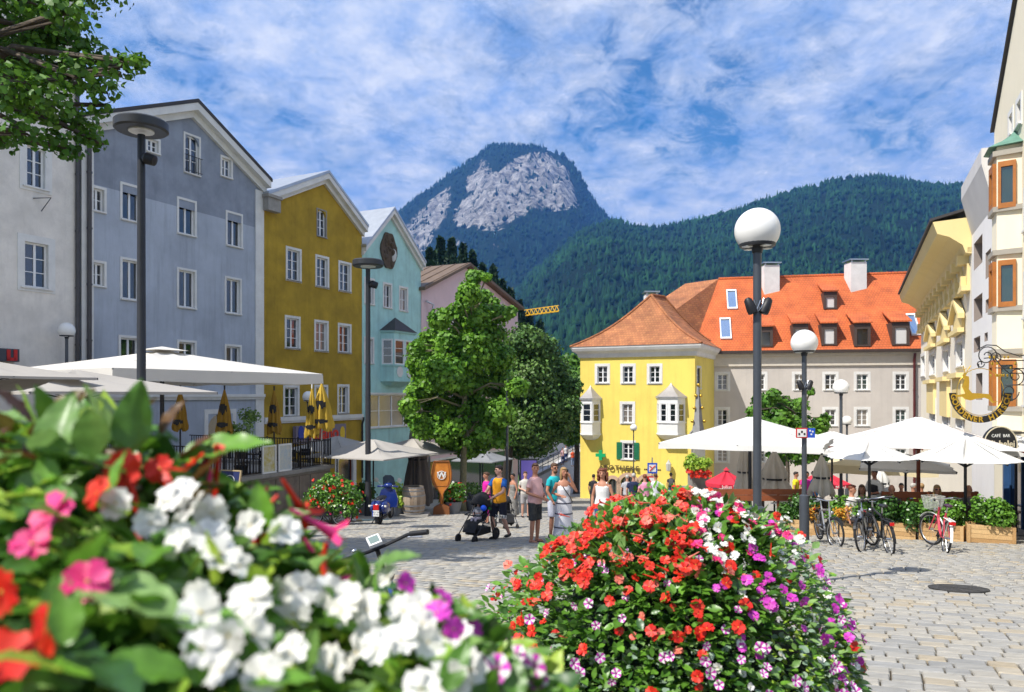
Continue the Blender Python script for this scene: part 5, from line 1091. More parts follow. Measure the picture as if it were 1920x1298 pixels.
for _ in range(900):            # the far side of the mound
    a = random.uniform(.9, 3.14); d = random.uniform(.2, .7); p = V((NC.x-.1+d*math.cos(a), NC.y+.1+d*math.sin(a)*.7, -.22-.7*d**2)); mass.append((ML[random.choice(('gr', 'dk'))], leaf_orient(p, V((math.cos(a), math.sin(a), .5)), .08)))
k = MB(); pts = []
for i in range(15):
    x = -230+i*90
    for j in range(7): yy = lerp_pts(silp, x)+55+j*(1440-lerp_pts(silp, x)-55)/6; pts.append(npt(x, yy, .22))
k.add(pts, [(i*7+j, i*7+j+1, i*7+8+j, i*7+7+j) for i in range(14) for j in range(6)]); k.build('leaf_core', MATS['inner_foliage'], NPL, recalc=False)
while len(NL) < 270:
    x = random.uniform(-120, 1010); y0 = lerp_pts(silp, x); y = y0+6+random.random()**1.25*(1330-y0); p = npt(x, y, random.uniform(-.05, .03)); u_ = random.random()
    if y < y0+110 and x < 420: kind = 'br' if u_ < .45 else ('fade' if u_ < .75 else ('lime' if u_ < .8 else 'gr')); s_ = .072
    elif x < 330: kind = 'gr' if u_ < .4 else ('fade' if u_ < .7 else ('lime' if u_ < .85 else 'dk')); s_ = .072
    else: kind = 'lime' if u_ < .42 else ('gr' if u_ < .8 else 'fade'); s_ = .055
    out_ = V((random.gauss(0, .8), -.35, random.gauss(.25, .5))); NL.append((MLH[kind], leaf_orient(p, out_, s_*random.uniform(.75, 1.25), .05)))
for (x, y, s_, dx_, dz_, kd) in ((60, 790, .07, -.2, .9, 'br'), (130, 790, .065, .3, 1, 'br'), (95, 800, .06, .1, 1, 'gr'), (240, 850, .10, -.4, 1, 'gr'), (265, 795, .065, .5, .8, 'br'), (300, 815, .06, .3, .9, 'br'), (225, 800, .06, -.2, .9, 'fade'), (330, 860, .13, 1, .35, 'gr'), (255, 890, .12, -1, .1, 'fade'), (90, 860, .10, -.2, .9, 'fade'), (30, 850, .10, -.6, .5, 'fade'), (150, 1090, .12, 1, .15, 'fade'), (190, 830, .085, 0, 1, 'fade'), (700, 1060, .07, .9, .35, 'fade'), (120, 1220, .12, 1, .1, 'dk'), (300, 1150, .10, 1, .2, 'gr')):
    NL.append((MLH[kd], leaf_orient(npt(x, y, -.05), V((dx_, -.25, dz_))*2, s_, 0)))
fl = [(100, 965, 'pk', .052), (165, 1090, 'pk', .046), (5, 1110, 'red', .045), (0, 1240, 'red', .06), (235, 880, 'red', .05), (400, 860, 'red', .045), (110, 770, 'pk', .035), (300, 880, 'red', .04), (365, 870, 'red', .036), (185, 925, 'red', .04), (60, 1020, 'pk', .04), (90, 1180, 'red', .045), (330, 900, 'red', .034)]
for (x, y) in ((225, 930), (265, 940), (310, 950), (345, 930), (300, 975), (365, 965), (420, 960), (400, 1000), (350, 1000), (330, 1040), (410, 1040), (440, 1010), (455, 1050), (375, 1130), (430, 1190), (400, 1210), (470, 1190), (380, 1160), (500, 1120), (530, 1140), (520, 1090), (560, 1110), (470, 980), (540, 1000), (480, 1240), (420, 1250), (640, 1170), (690, 1140), (720, 1110), (745, 1145), (770, 1120), (700, 1190), (755, 1190), (780, 1165), (660, 1230), (720, 1225), (800, 1210), (840, 1190), (830, 1250), (880, 1230), (900, 1270), (940, 1240), (790, 1270), (620, 1110), (650, 1130), (590, 1200), (600, 1260), (560, 1240), (860, 1285), (960, 1280)): (fl.append((x+random.gauss(0, 12), y+random.gauss(0, 10), 'wh', random.uniform(.036, .05))) if random.random() < .95 else 0)
for (x, y) in ((760, 1095), (830, 1120), (820, 1150), (850, 1180), (880, 1180), (930, 1255), (980, 1260), (1000, 1250), (965, 1230), (1010, 1280)): fl.append((x, y, 'str' if x > 900 else 'mag', random.uniform(.03, .042)))
for x, y, kd, s_ in fl: NFp.append((MF[kd], orient(npt(x, y, random.uniform(-.09, -.03)), V((random.gauss(0, .3), -1, .55)), s_, tilt=.42)))
for me, M in NL: place(me, 'leaf', NPL, M, nb)
for me, M in NFp: place(me, 'blossom', NPL, M, nb)
for (x, y, rx, ry) in ((500, 915, .25, .5), (520, 930, -.3, .7), (545, 955, .5, -.9), (570, 1010, .2, -.5), (600, 1040, -.2, -.3), (410, 850, .2, .2), (225, 860, .3, .1), (610, 1020, .1, .1), (530, 900, .7, -.3), (395, 880, -.1, .1), (405, 920, .2, .25), (240, 890, .1, -.2), (520, 985, .3, .9)):
    M = Matrix.Translation(npt(x, y, -.06)) @ Matrix.Rotation(ry, 4, 'Y') @ Matrix.Rotation(rx, 4, 'X') @ Matrix.Scale(.072, 4); place(MF[random.choice(('fu', 'fup'))], 'trumpet_blossom', NPL, M, nb)
for (x, y, x2, y2) in ((500, 1000, 500, 905), (300, 1060, 305, 960), (270, 1000, 260, 950), (690, 1200, 705, 1055), (560, 1050, 540, 930)):
    k = MB(); k.tube([npt(x, y, .02), npt((x+x2)/2+6, (y+y2)/2, -.02), npt(x2, y2, -.05)], [.004, .003, .002], 6); k.build('stem', LF_gr, NPL, smooth=True)
join_mass('foliage', mass, NPL, nb)
# ================================================================== STREET FURNITURE
def grp(name, parent):
    o = bpy.data.objects.new(name, None); COL.objects.link(o); o.parent = parent; return o
# ---- lamps
M_lampled = mat('lamp_lens', (.7, .7, .68), .3, .05)
def globe_lamp(label, p, h=4.85, D=.6, pole=.055, extra=True):
    p = V(p); root = thing('street_lamp', label, 'street lamp', p, group='globe street lamps'); T = Matrix.Translation(p)
    k = MB(); k.lathe([(pole*2.0, 0), (pole*2.0, 1.05), (pole*1.9, 1.1), (pole*1.02, 1.13), (pole, h-D*.2)], 14, T); k.build('pole', M_pole, root, smooth='auto')
    k = MB(); R_ = D/2; c = -.55; k.lathe([(R_*math.sin(a), h-R_*math.cos(a)*1.0) for a in [math.acos(.62)+i*(math.pi-math.acos(.62))/14 for i in range(15)]], 28, T, cap=False); k.build('globe', M_globe, root, smooth=True)
    k = MB(); zb = h-R_*.62; rb = R_*math.sin(math.acos(.62)); k.lathe([(0, zb+.03), (rb*.99, zb+.03), (rb*1.02, zb), (rb*.97, zb-.035), (pole*1.4, zb-.04), (pole*1.2, zb-.12)], 24, T); cp = k.build('lamp_base', M_dark, root, smooth='auto')
    for j in range(4): a = j*1.571+.4; k = MB(); k.box((-.05, -.05, -.012), (.05, .05, .0), T @ Matrix.Translation((rb*.7*math.cos(a), rb*.7*math.sin(a), zb-.037)) @ Matrix.Rotation(a, 4, 'Z')); k.build('lens', M_lampled, cp)
    if extra:
        for sg in (-1, 1):
            k = MB(); q = T @ Matrix.Translation((sg*.11, -.04, h*.79)) @ Matrix.Rotation(sg*.4, 4, 'Y'); k.lathe([(.025, .11), (.055, .08), (.072, -.05), (.068, -.11), (.04, -.12)], 10, q); k.build('spotlight', M_black, root, smooth='auto')
        k = MB(); [k.tube([p+V((.085*math.cos(i*.7+j), .085*math.sin(i*.7+j), h*.79+.1*math.sin(i*1.9+j))) for i in range(10)], .008, 4) for j in range(2)]; k.build('cable', M_steel, root)
    return root
globe_lamp('tall globe lamp with two black spotlights, nearest on the right', gat(.3285*10.1, 10.1))
globe_lamp('globe lamp with red and blue signs on its pole', gat((1508-960)/F*17.2, 17.2), 4.62)
globe_lamp('globe lamp rising behind the white cafe parasols', gat((1577-960)/F*28, 28), 4.9, extra=False)
globe_lamp('farthest small globe lamp among the white parasols', gat((1588-960)/F*43, 43), 4.8, .58, extra=False)
globe_lamp('globe lamp beside the off-white house at far left', V((*(px(125, 620, 28)[:2]), -4.6)), 7.0, extra=False)
globe_lamp('thin globe lamp standing in front of the pharmacy', gat((1188-960)/F*48, 48), 4.75, .45, .035, extra=False)
globe_lamp('globe lamp half hidden by the closed yellow parasols', V((px(578, 745, 33).x, 33, -4.9)), 4.8, .5, extra=False)
sgl = thing('street_sign', 'pair of small red framed and blue signs on the lamp pole', 'sign', px(1514, 812, 17.08))
k = MB(); p = px(1503, 812, 17.1); k.box((p.x-.13, p.y-.01, p.z-.115), (p.x+.13, p.y+.01, p.z+.115)); k.build('red_frame', mat('sign_red', (.55, .02, .015), .5, .05), sgl)
k = MB(); k.box((p.x-.105, p.y-.016, p.z-.09), (p.x+.105, p.y-.0105, p.z+.09)); k.build('plate', M_white, sgl)
k = MB(); [k.box((p.x-.08+j*.06, p.y-.02, p.z-.05+.05*(j % 2)), (p.x-.04+j*.06, p.y-.0165, p.z+.0+.05*(j % 2))) for j in range(3)]; k.build('pictogram', M_black, sgl)
k = MB(); p = px(1521, 812, 17.1); k.box((p.x-.085, p.y-.01, p.z-.11), (p.x+.085, p.y+.01, p.z+.11)); k.build('blue_plate', mat('sign_blue', (.015, .08, .50), .5, .05), sgl)
k = MB(); [k.lathe([(.0, 0), (.022, 0), (.022, .004), (0, .004)], 8, Matrix.Translation((p.x+dx_, p.y-.011, p.z+dz_)) @ Matrix.Rotation(R(90), 4, 'X')) for dx_, dz_ in ((-.03, .05), (.03, .03), (0, -.03))]; k.build('pictogram', M_white, sgl)
def disc_lamp(label, p, h, D):
    p = V(p); root = thing('street_lamp', label, 'street lamp', p, group='flat disc street lamps'); T = Matrix.Translation(p)
    k = MB(); k.lathe([(.14, 0), (.14, 1.0), (.115, 1.05), (.09, h-.1)], 14, T); k.build('pole', M_dark, root, smooth='auto')
    k = MB(); k.lathe([(.0, h+.02), (D*.46, h-.02), (D*.48, h), (D*.5, h+.02), (D*.5, h+.2), (D*.47, h+.24), (0, h+.26)], 40, T); d_ = k.build('lamp_disc', mat('disc_grey', (.05, .052, .055), .4, .15, 3., metallic=.3), root, smooth='auto')
    k = MB(); k.lathe([(0, h-.02), (.3, h-.03), (.3, h+.0), (0, h)], 18, T); k.build('diffuser', M_lampled, d_)
    k = MB(); k.lathe([(.03, .12), (.13, .1), (.15, -.12), (.09, -.2)], 10, T @ Matrix.Translation((.28, -.08, h-.75)) @ Matrix.Rotation(1.9, 4, 'Y')); k.tube([p+V((0, 0, h-.62)), p+V((.22, -.05, h-.68))], .03, 6); k.build('spotlight', M_black, root, smooth='auto')
    return root
disc_lamp('near tall black lamp with flat disc head in front of blue-grey house', gat((265-960)/F*18.7, 18.7), 10.2, 1.27)
disc_lamp('tall grey lamp with flat disc head before turquoise house', gat((690-960)/F*29.6, 29.6), 9.9, 1.22)
k = MB(); p = gat((951-960)/F*33, 33); k.lathe([(.07, 0), (.05, 5.9)], 10, Matrix.Translation(p)); fp = tag(k.build('flag_pole', M_pole, smooth='auto'), 'slim grey pole in front of the maple crown', 'pole')

# ---- parasols
def parasol(label, corners, ze, za, m, grp_, zg, val=.18, n=8, pole_m=None, pr=.035, sag=.11, apex=None, cap=False, ribs=True, base=True):
    """corners: edge outline (world x, y), ze edge height, za apex height."""
    cs = [V((c[0], c[1], 0)) for c in corners]; ce = sum(cs, V((0, 0, 0)))/len(cs); c0 = V((ce.x, ce.y, 0)) if apex is None else V((apex[0], apex[1], 0))
    root = thing('parasol', label, 'parasol', (c0.x, c0.y, zg), group=grp_)
    edge = []; ribpts = []; nc = len(cs); sub = 6
    for i in range(nc):
        a, b = cs[i], cs[(i+1) % nc]
        for j in range(sub):
            t = j/sub; q = a.lerp(b, t); inw = (c0-q).normalized(); edge.append((q+inw*(math.sin(math.pi*((t*2) % 1))*sag*.5), math.sin(math.pi*((t*2) % 1)) if nc == 4 else math.sin(math.pi*t)))
            if j == 0 or (nc == 4 and j == sub//2): ribpts.append(q)
    N_ = len(edge); rings = 6; vs = []
    for i in range(rings+1):
        t = .03+.97*i/rings
        for q, s_ in edge:
            z = za+(ze-za)*(t**.92)-sag*s_*math.sin(math.pi*min(1, t))*.9; pt = c0.lerp(q, t); vs.append((pt.x, pt.y, z))
    fs = [(i*N_+j, i*N_+(j+1) % N_, (i+1)*N_+(j+1) % N_, (i+1)*N_+j) for i in range(rings) for j in range(N_)]; fs.append(tuple(range(N_)))
    k = MB(); k.add(vs, fs); cn = k.build('canopy', m, root, smooth='auto')
    if val > 0:
        k = MB(); w = []
        for q, s_ in edge: w.append((q.x, q.y, ze+.0)); w.append((q.x+(q.x-c0.x)*.004, q.y+(q.y-c0.y)*.004, ze-val*(1+.08*math.sin(len(w)*1.3))))
        k.add(w, [(2*j, (2*j+2) % (2*N_), (2*j+3) % (2*N_), 2*j+1) for j in range(N_)]); k.build('valance', m, cn, recalc=False)
    if cap:
        k = MB(); s_ = .16; vs = [(c0.lerp(c, s_).x, c0.lerp(c, s_).y, za-.02) for c in cs]+[(c0.x, c0.y, za+.12)]; k.add(vs, [(i, (i+1) % nc, nc) for i in range(nc)]+[tuple(range(nc))]); k.build('vent_cap', m, cn)
    pm = pole_m or M_dark
    k = MB(); k.tube([(c0.x, c0.y, zg), (c0.x, c0.y, za-.03)], pr, 10); k.build('pole', pm, root, smooth='auto')
    if ribs:
        hub = V((c0.x, c0.y, ze+(za-ze)*.1-.25))
        for q in ribpts:
            k = MB(); e_ = V((q.x, q.y, ze-.03)); tp = V((c0.x, c0.y, za-.06)); k.bar(tp, e_, .03, .04); md = tp.lerp(e_, .52); k.bar(hub, md-V((0, 0, .02)), .022, .03); k.build('rib', pm, root)
    if base: k = MB(); k.box((c0.x-.4, c0.y-.4, zg-.02), (c0.x+.4, c0.y+.4, zg+.09)); k.build('base_plate', M_stone, root)
    return root
def sq(x, Y, w, rot=0., d=None):
    c = V(((x-960)/F*Y, Y, 0)); a, b = w/2, (d or w)/2; m = Matrix.Rotation(rot, 3, 'Z'); return [tuple((c+m @ V(q))[:2]) for q in ((-a, -b, 0), (a, -b, 0), (a, b, 0), (-a, b, 0))]
def octo(x, Y, w, rot=.2):
    c = V(((x-960)/F*Y, Y, 0)); return [(c.x+w/2*math.cos(rot+i*math.pi/4), c.y+w/2*math.sin(rot+i*math.pi/4)) for i in range(8)]
def pz(y, Y): return (740-y)/F*Y
TZ = -2.95
GR_, GL_ = 'white cafe parasols on the right', 'grey and white parasols on the left'
parasol('largest white parasol left of the lamp with signs', sq(1406, 22, 4.3, -TH), pz(826, 22), pz(780, 22), M_canvas, GR_, gz(0, 22), .16, pole_m=M_dark, pr=.05)
parasol('big white parasol with red-brown pole on the right', sq(1722, 20.6, 4.3, -TH), pz(832, 20.6), pz(780, 20.6), M_canvas, GR_, gz(0, 20.6), .0, pole_m=M_woodr, pr=.05, sag=.09)
parasol('white round parasol left of the red-brown pole', octo(1630, 18.9, 2.2), pz(858, 18.9), pz(822, 18.9), M_canvas, GR_, gz(0, 18.9), .0)
parasol('white round parasol in front, nearest the right edge', octo(1810, 18.2, 2.45), pz(862, 18.2), pz(815, 18.2), M_canvas, GR_, gz(0, 18.2), .0)
parasol('low white parasol behind the red-brown pole', sq(1698, 21.8, 2.4, -TH), pz(874, 21.8), pz(850, 21.8), M_canvas, GR_, gz(0, 21.8), .08)
parasol('far cream parasol with printed valance in the cafe', sq(1650, 28, 3.6, -TH), pz(868, 28), pz(842, 28), mat('canvas_cream', (.72, .62, .40), .85, .06, trans=.15), GR_, gz(0, 28), .3)
parasol('shaded white parasol at the right edge under the cafe sign', sq(1905, 19.6, 2.2, -TH), pz(842, 19.6), pz(815, 19.6), M_canvas, GR_, gz(0, 19.6), .12)
parasol('wide white parasol behind the lamp with signs', sq(1560, 26, 3.6, -TH), pz(838, 26), pz(808, 26), M_canvas, GR_, gz(0, 26), .14)
# red coffee parasols
M_red = mat('canvas_red', (.62, .03, .06), .8, .08, 2., trans=.15)
for lb, x, Y, w in (('red coffee parasol with white lettering left of the big lamp', 1362, 33, 1.9), ('red parasol behind the lamp with signs', 1545, 34, 2.3)):
    r_ = parasol(lb, octo(x, Y, w), pz(905, Y), pz(881, Y), M_red, 'red coffee parasols', gz(0, Y), .16, pole_m=M_steel, cap=True, ribs=False)
    c = px(x, 908, Y); text('lettering', 'Julius Meinl', .21, Matrix.Translation((c.x, Y-w/2-.03, pz(908.5, Y))) @ Matrix.Rotation(R(90), 4, 'X'), M_white, r_, .005)
# left: the huge one over the terrace and its neighbours
C0, C1, C2 = V((-10.7, 20, 0)), V((-6.65, 26.25, 0)), V((-16.9, 24, 0)); C3 = C1+C2-C0
parasol('huge cream parasol with valance over the raised terrace', [C0[:2], C1[:2], C3[:2], C2[:2]], .72, 1.5, mat('canvas_big', (.74, .71, .65), .85, .06, .8, trans=.2), GL_, TZ, .36, pr=.07, sag=.1, cap=True)
parasol('low grey parasol in front of the black disc lamp', sq(140, 17, 4.3, -.5), pz(735, 17), pz(692, 17), M_canvasg, GL_, gz(0, 17), .06, pr=.045)
parasol('grey parasol cut by the left edge', sq(-60, 15.4, 3.4, -.5), pz(707, 15.4), pz(668, 15.4), M_canvasg, GL_, gz(0, 15.4), .05)
parasol('grey parasol in front of the mustard house door', sq(632, 36, 3.6, -TH), pz(842, 36), pz(817, 36), M_canvasg, GL_, gz(0, 36), .0)
parasol('grey parasol right behind the grey disc lamp', sq(700, 31, 3.9, -TH), pz(852, 31), pz(823, 31), M_canvasg, GL_, gz(0, 31), .05)
parasol('grey parasol above the barrel and wine glass sign', sq(775, 34.5, 4., -TH), pz(846, 34.5), pz(822, 34.5), M_canvasg, GL_, gz(0, 34.5), .05)
parasol('grey parasol behind the maple trunk', sq(905, 42, 2.6, -TH), pz(862, 42), pz(843, 42), mat('canvas_slate', (.25, .26, .28), .85, .08, trans=.1), GL_, gz(0, 42), .05)
# closed parasols
def closed_parasol(label, p, h, rmax, zc0, m, g_, pole_m=None, emblem=None, strap=True):
    """p base; cloth hangs from the top h down to zc0 above the base."""
    p = V(p); root = thing('closed_parasol', label, 'parasol', p, group=g_); n = 40; k = MB(); vs = []; ph = random.random()*6
    for t, r in ((0, .04), (.12, .22), (.3, .45), (.5, .66), (.62, .60 if strap else .75), (.75, .8), (.92, 1.0), (1, .95)):
        z = h+(zc0-h)*t
        for j in range(n): a = 2*math.pi*j/n; rr = rmax*r*(1+.26*math.sin(8*a+ph)*min(1, t*2.5)+.06*math.sin(3*a+ph)); vs.append(p+V((rr*math.cos(a), rr*math.sin(a), z+.08*math.sin(4*a+ph)*t)))
    k.add(vs, [(i*n+j, i*n+(j+1) % n, (i+1)*n+(j+1) % n, (i+1)*n+j) for i in range(7) for j in range(n)]); c = k.build('folded_canopy', m, root, smooth=True)
    k = MB(); k.tube([p, p+V((0, 0, h+.08))], .03, 8); k.build('pole', pole_m or M_steel, root)
    if strap: k = MB(); k.lathe([(rmax*.72, -.03), (rmax*.74, .03)], 20, Matrix.Translation(p+V((0, 0, h+(zc0-h)*.6))), cap=False); k.build('strap', M_dark, c)
    if emblem:
        for (t, s_, w_) in ((.48, .19, 1), (.82, .16, .6)):
            k = MB(); z = p.z+h+(zc0-h)*t; rr = rmax*(.62 if t < .6 else .9)*1.3
            for jj in range(7):
                for ii in range(5):
                    a0, a1 = -math.pi/2+(ii-2.5)*.30, -math.pi/2+(ii-1.5)*.30; v0 = (jj-3.5)/3.5; 
                    if abs(v0)+abs((ii-2)/2.5)*.8 > 1.15: continue
                    z0, z1 = z+s_*w_*(jj-3.5)/3.5, z+s_*w_*(jj-2.5)/3.5; k.quad(*[V((p.x+rr*math.cos(a), p.y+rr*math.sin(a), zz)) for a, zz in ((a0, z0), (a1, z0), (a1, z1), (a0, z1))])
            k.build('emblem', M_black, c, recalc=False)
    return root
M_yelc = mat('canvas_yellow', (.66, .44, .05), .8, .12, 2., trans=.2); M_gold = mat('canvas_ochre', (.40, .24, .03), .8, .2, 2., trans=.15)
GC = 'closed yellow parasols on the terrace'
for lb, x, Y, yt, yb, r, m in (('closed ochre parasol behind the black disc lamp', 338, 25.5, 727, 806, .22, M_gold), ('closed ochre parasol before the blue-grey house archway', 421, 26, 727, 812, .24, M_gold), ('closed ochre parasol at the corner of the mustard house', 514, 28, 728, 812, .24, M_gold), ('closed bright yellow parasol with round black emblem', 603, 29.8, 718, 806, .42, M_yelc), ('narrow closed yellow parasol left of the bright one', 585, 29.5, 724, 818, .25, M_yelc)):
    X = (x-960)/F*Y; closed_parasol(lb, (X, Y, TZ), pz(yt, Y)-TZ, r, pz(yb, Y)-TZ, m, GC, M_dark if m is M_gold else M_white, True, False)
GK = 'closed grey parasols'; M_fold = mat('canvas_folded', (.70, .64, .55), .85, .08, 2., trans=.2)
for lb, x, Y, yt, yb, r, m in (('tall closed taupe parasol behind the barrel', 783, 35.5, 735, 945, .62, mat('canvas_taupe', (.22, .19, .17), .85, .15, 2.)), ('closed cream parasol left of the big globe lamp', 1395, 24, 826, 925, .28, M_fold), ('closed cream parasol right of the lamp with signs', 1541, 20.5, 850, 926, .30, M_fold), ('closed taupe parasol hanging beside the big lamp', 1452, 23.5, 842, 935, .5, M_fold), ('closed white parasol in the middle of the cafe', 1652, 24, 878, 925, .33, M_canvas)):
    X = (x-960)/F*Y; zg = gz(0, Y); closed_parasol(lb, (X, Y, zg), pz(yt, Y)-zg, r, max(.25, pz(yb, Y)-zg), m, GK, M_dark)

# ---- raised terrace on the left with its railing
TA, TB = V((-9.3, 25.1, 0)), V((-7.3, 30.0, 0)); nL = V((-LF.n.x, -LF.n.y, 0)); TD, TC = TA+nL*8.3, TB+nL*8.0
TR = thing('terrace', 'raised stone terrace with dark metal railing before the houses', 'terrace', (TA.x, TA.y, -4.6))
def flat(p, z): return V((p.x, p.y, z))
k = MB(); k.prism([flat(TA, TZ-.1), flat(TB, TZ-.1), flat(TC, TZ-.1), flat(TD, TZ-.1)], (0, 0, .1)); k.build('floor', M_stone, TR)
M_twall = mat('terrace_stone', (.26, .21, .16), .9, .35, 2., bump=.08, bscale=9., streak=.4)
for a, b, nm in ((TA, TB, 'front_wall'), (TB, TC, 'side_wall'), (TD, TA, 'side_wall')):
    k = MB(); d = (b-a).normalized(); nrm = V((d.y, -d.x, 0)); L = (b-a).length; nb_ = max(1, int(L/.62)); k.prism([flat(a, -6.6), flat(b, -6.6), flat(b, TZ-.101), flat(a, TZ-.101)], -nrm*.3); w_ = k.build(nm, M_twall, TR)
    if nm == 'front_wall':
        for i in range(nb_):       # tall facing stones
            e_ = MB(); p0, p1 = a.lerp(b, i/nb_)+d*.012, a.lerp(b, (i+1)/nb_)-d*.012; dz_ = random.uniform(.02, .05); e_.prism([flat(p0, -6.5), flat(p1, -6.5), flat(p1, TZ-.12), flat(p0, TZ-.12)], nrm*dz_); e_.build('facing_stone', M_twall, w_)
k = MB()
for a, b in ((TA, TB), (TB, TC), (TD, TA)):
    d = (b-a).normalized(); nrm = V((d.y, -d.x, 0)); k.prism([flat(a-nrm*.25-d*.1, TZ), flat(b-nrm*.25+d*.1, TZ), flat(b+nrm*.12+d*.1, TZ), flat(a+nrm*.12-d*.1, TZ)], (0, 0, .14+.001*len(k.f)))
k.build('coping', M_stone, TR)
M_rail = mat('rail_brown_black', (.022, .016, .013), .5, .3, 5., metallic=.3)
k = MB(); k.box((-.014, -.014, 0), (.014, .014, .96)); o = k.build('bar', M_rail); bar_me = o.data; bpy.data.objects.remove(o)
for a, b in ((TA, TB), (TB, TC), (TD, TA)):
    L = (b-a).length; n = int(L/.14); rl = grp('railing', TR); k = MB()
    for z in (.2, 1.13): k.bar(flat(a, TZ+z), flat(b, TZ+z), .045, .035)
    for i in range(0, n+1, 12): q = a.lerp(b, i/n); k.bar(flat(q, TZ+.1), flat(q, TZ+1.2), .05)
    k.build('rail', M_rail, rl)
    for i in range(1, n):
        if i % 12: q = a.lerp(b, i/n); inst(bar_me, 'bar', rl, loc=flat(q, TZ+.18)-TR.location)
dk_ = (TB-TA).normalized(); nr_ = V((dk_.y, -dk_.x, 0))
for i, (t, lb, cl) in enumerate(((.30, 'left framed menu poster on the terrace railing', (.50, .42, .10)), (.46, 'right framed menu poster on the terrace railing', (.42, .50, .55)))):
    q = TA.lerp(TB, t)+nr_*.05; po = thing('menu_frame', lb, 'poster', flat(q, TZ+.15), group='menu posters on the railing'); fc = Fac(q, dk_, nr_); w, h = .36, 1.0
    k = MB()
    for (a, b, c_, d_) in ((-w, -w+.06, 0, h), (w-.06, w, 0, h), (-w+.06, w-.06, 0, .06), (-w+.06, w-.06, h-.06, h)): fc.box(k, a, b, 0, .05, TZ+.15+c_, TZ+.15+d_)
    k.build('frame', M_white, po)
    k = MB(); fc.box(k, -w+.06, w-.06, .0, .02, TZ+.21, TZ+.09+h); k.build('sheet', mat('poster%d' % i, cl, .5, 0, 5., col2=(.62, .60, .50)), po)
# potted olive tree and furniture on the terrace
def leafy(name, label, cat, base, blobs, n, size, mats_, flowers=None, group=None, outline=OVAL, seed=1, pot=None, stem=True, wheel=False):
    """a shrub: stems, a mass of leaves and, if given, a mass of blossoms"""
    rng = np.random.default_rng(seed); base = V(base); root = thing(name, label, cat, base, group=group)
    p, d = crown_points(blobs, n, rng); v, f = leaf_cloud(p, d, size, outline, rng); fast_mesh('leaves', v-np.array(base), f, mats_, root)['kind'] = 'stuff'
    if stem:
        k = MB(); [k.tube([base, base.lerp(V(c), .5)+V((random.uniform(-.05, .05), 0, 0)), V(c)], [.02, .014, .006], 5) for c, r in blobs]; k.build('stem', M_bark, root)
    if flowers:
        its = []
        for kd, nf, s_ in flowers:
            p, d = crown_points(blobs, nf, rng)
            for a, b in zip(p, d): a = np.array(a)+np.array(b)*.05; its.append((MF[kd], orient(V(a), (V(b)+V((-.1, -.6, .3))).normalized(), s_*random.uniform(.8, 1.2), tilt=.3)))
        join_mass('blossoms', its, root, base)
    if pot: pot(root, base)
    return root
def bl_(c, r, n, spread, seed=0):
    rr = random.Random(seed); return [((c[0]+rr.uniform(-1, 1)*spread[0], c[1]+rr.uniform(-1, 1)*spread[1], c[2]+rr.uniform(-1, 1)*spread[2]), (r, r, r*.85)) for _ in range(n)]
def pot_fn(r, h, m):
    def f(root, base): k = MB(); k.lathe([(r*.7, 0), (r, h), (r*1.05, h+.03), (r*.92, h+.03), (r*.9, h-.05), (0, h-.06)], 18, Matrix.Translation(base)); k.build('pot', m, root, smooth='auto')
    return f
ot = px(452, 800, 26.6); leafy('potted_olive', 'small olive tree in a pot on the terrace', 'potted plant', (ot.x, 26.6, TZ), bl_((ot.x, 26.6, -1.1), .28, 9, (.4, .3, .55), 4), 900, .10, LF_fd, pot=pot_fn(.25, .4, M_dark), seed=41)
def chair(label, p, rz, m, group, h=.85):
    root = thing('cafe_chair', label, 'chair', p, rz, group); 
    k = MB(); k.box((-.21, -.21, .42), (.21, .21, .46)); k.build('seat', m, root, local=True, bevel=.01)
    k = MB(); k.box((-.21, .18, .58), (.21, .21, h)); k.build('backrest', m, root, local=True, bevel=.01)
    for sx in (-1, 1):
        for sy in (-1, 1): k = MB(); k.tube([(sx*.2, sy*.2, 0), (sx*.19, sy*.19, h-.05 if sy > 0 else .43)], .014, 6); k.build('leg', M_dark, root, local=True)
    return root
def table(label, p, rz, m, group, w=.7):
    root = thing('cafe_table', label, 'table', p, rz, group)
    k = MB(); k.box((-w/2, -w/2, .71), (w/2, w/2, .745)); k.build('table_top', m, root, local=True, bevel=.008)
    k = MB(); k.tube([(0, 0, .03), (0, 0, .71)], .03, 8); k.build('column', M_dark, root, local=True)
    k = MB(); k.lathe([(.24, 0), (.24, .02), (.04, .05)], 14); k.build('foot', M_dark, root, local=True)
    return root
def onT(x, Y): return V(((x-960)/F*Y, Y, TZ))
for i, (x, Y) in enumerate(((455, 27.6), (498, 28.2), (545, 28.6), (575, 29.2))): chair(('first', 'second', 'third', 'fourth')[i]+' dark terrace chair from the left behind the railing', onT(x, Y), random.uniform(-.5, .5)+3.1, M_black, 'chairs on the terrace')
for i, (x, Y) in enumerate(((475, 28.0), (560, 29.0))): table(('left', 'right')[i]+' dark table behind the terrace railing', onT(x, Y), .3, M_black, 'tables on the terrace')
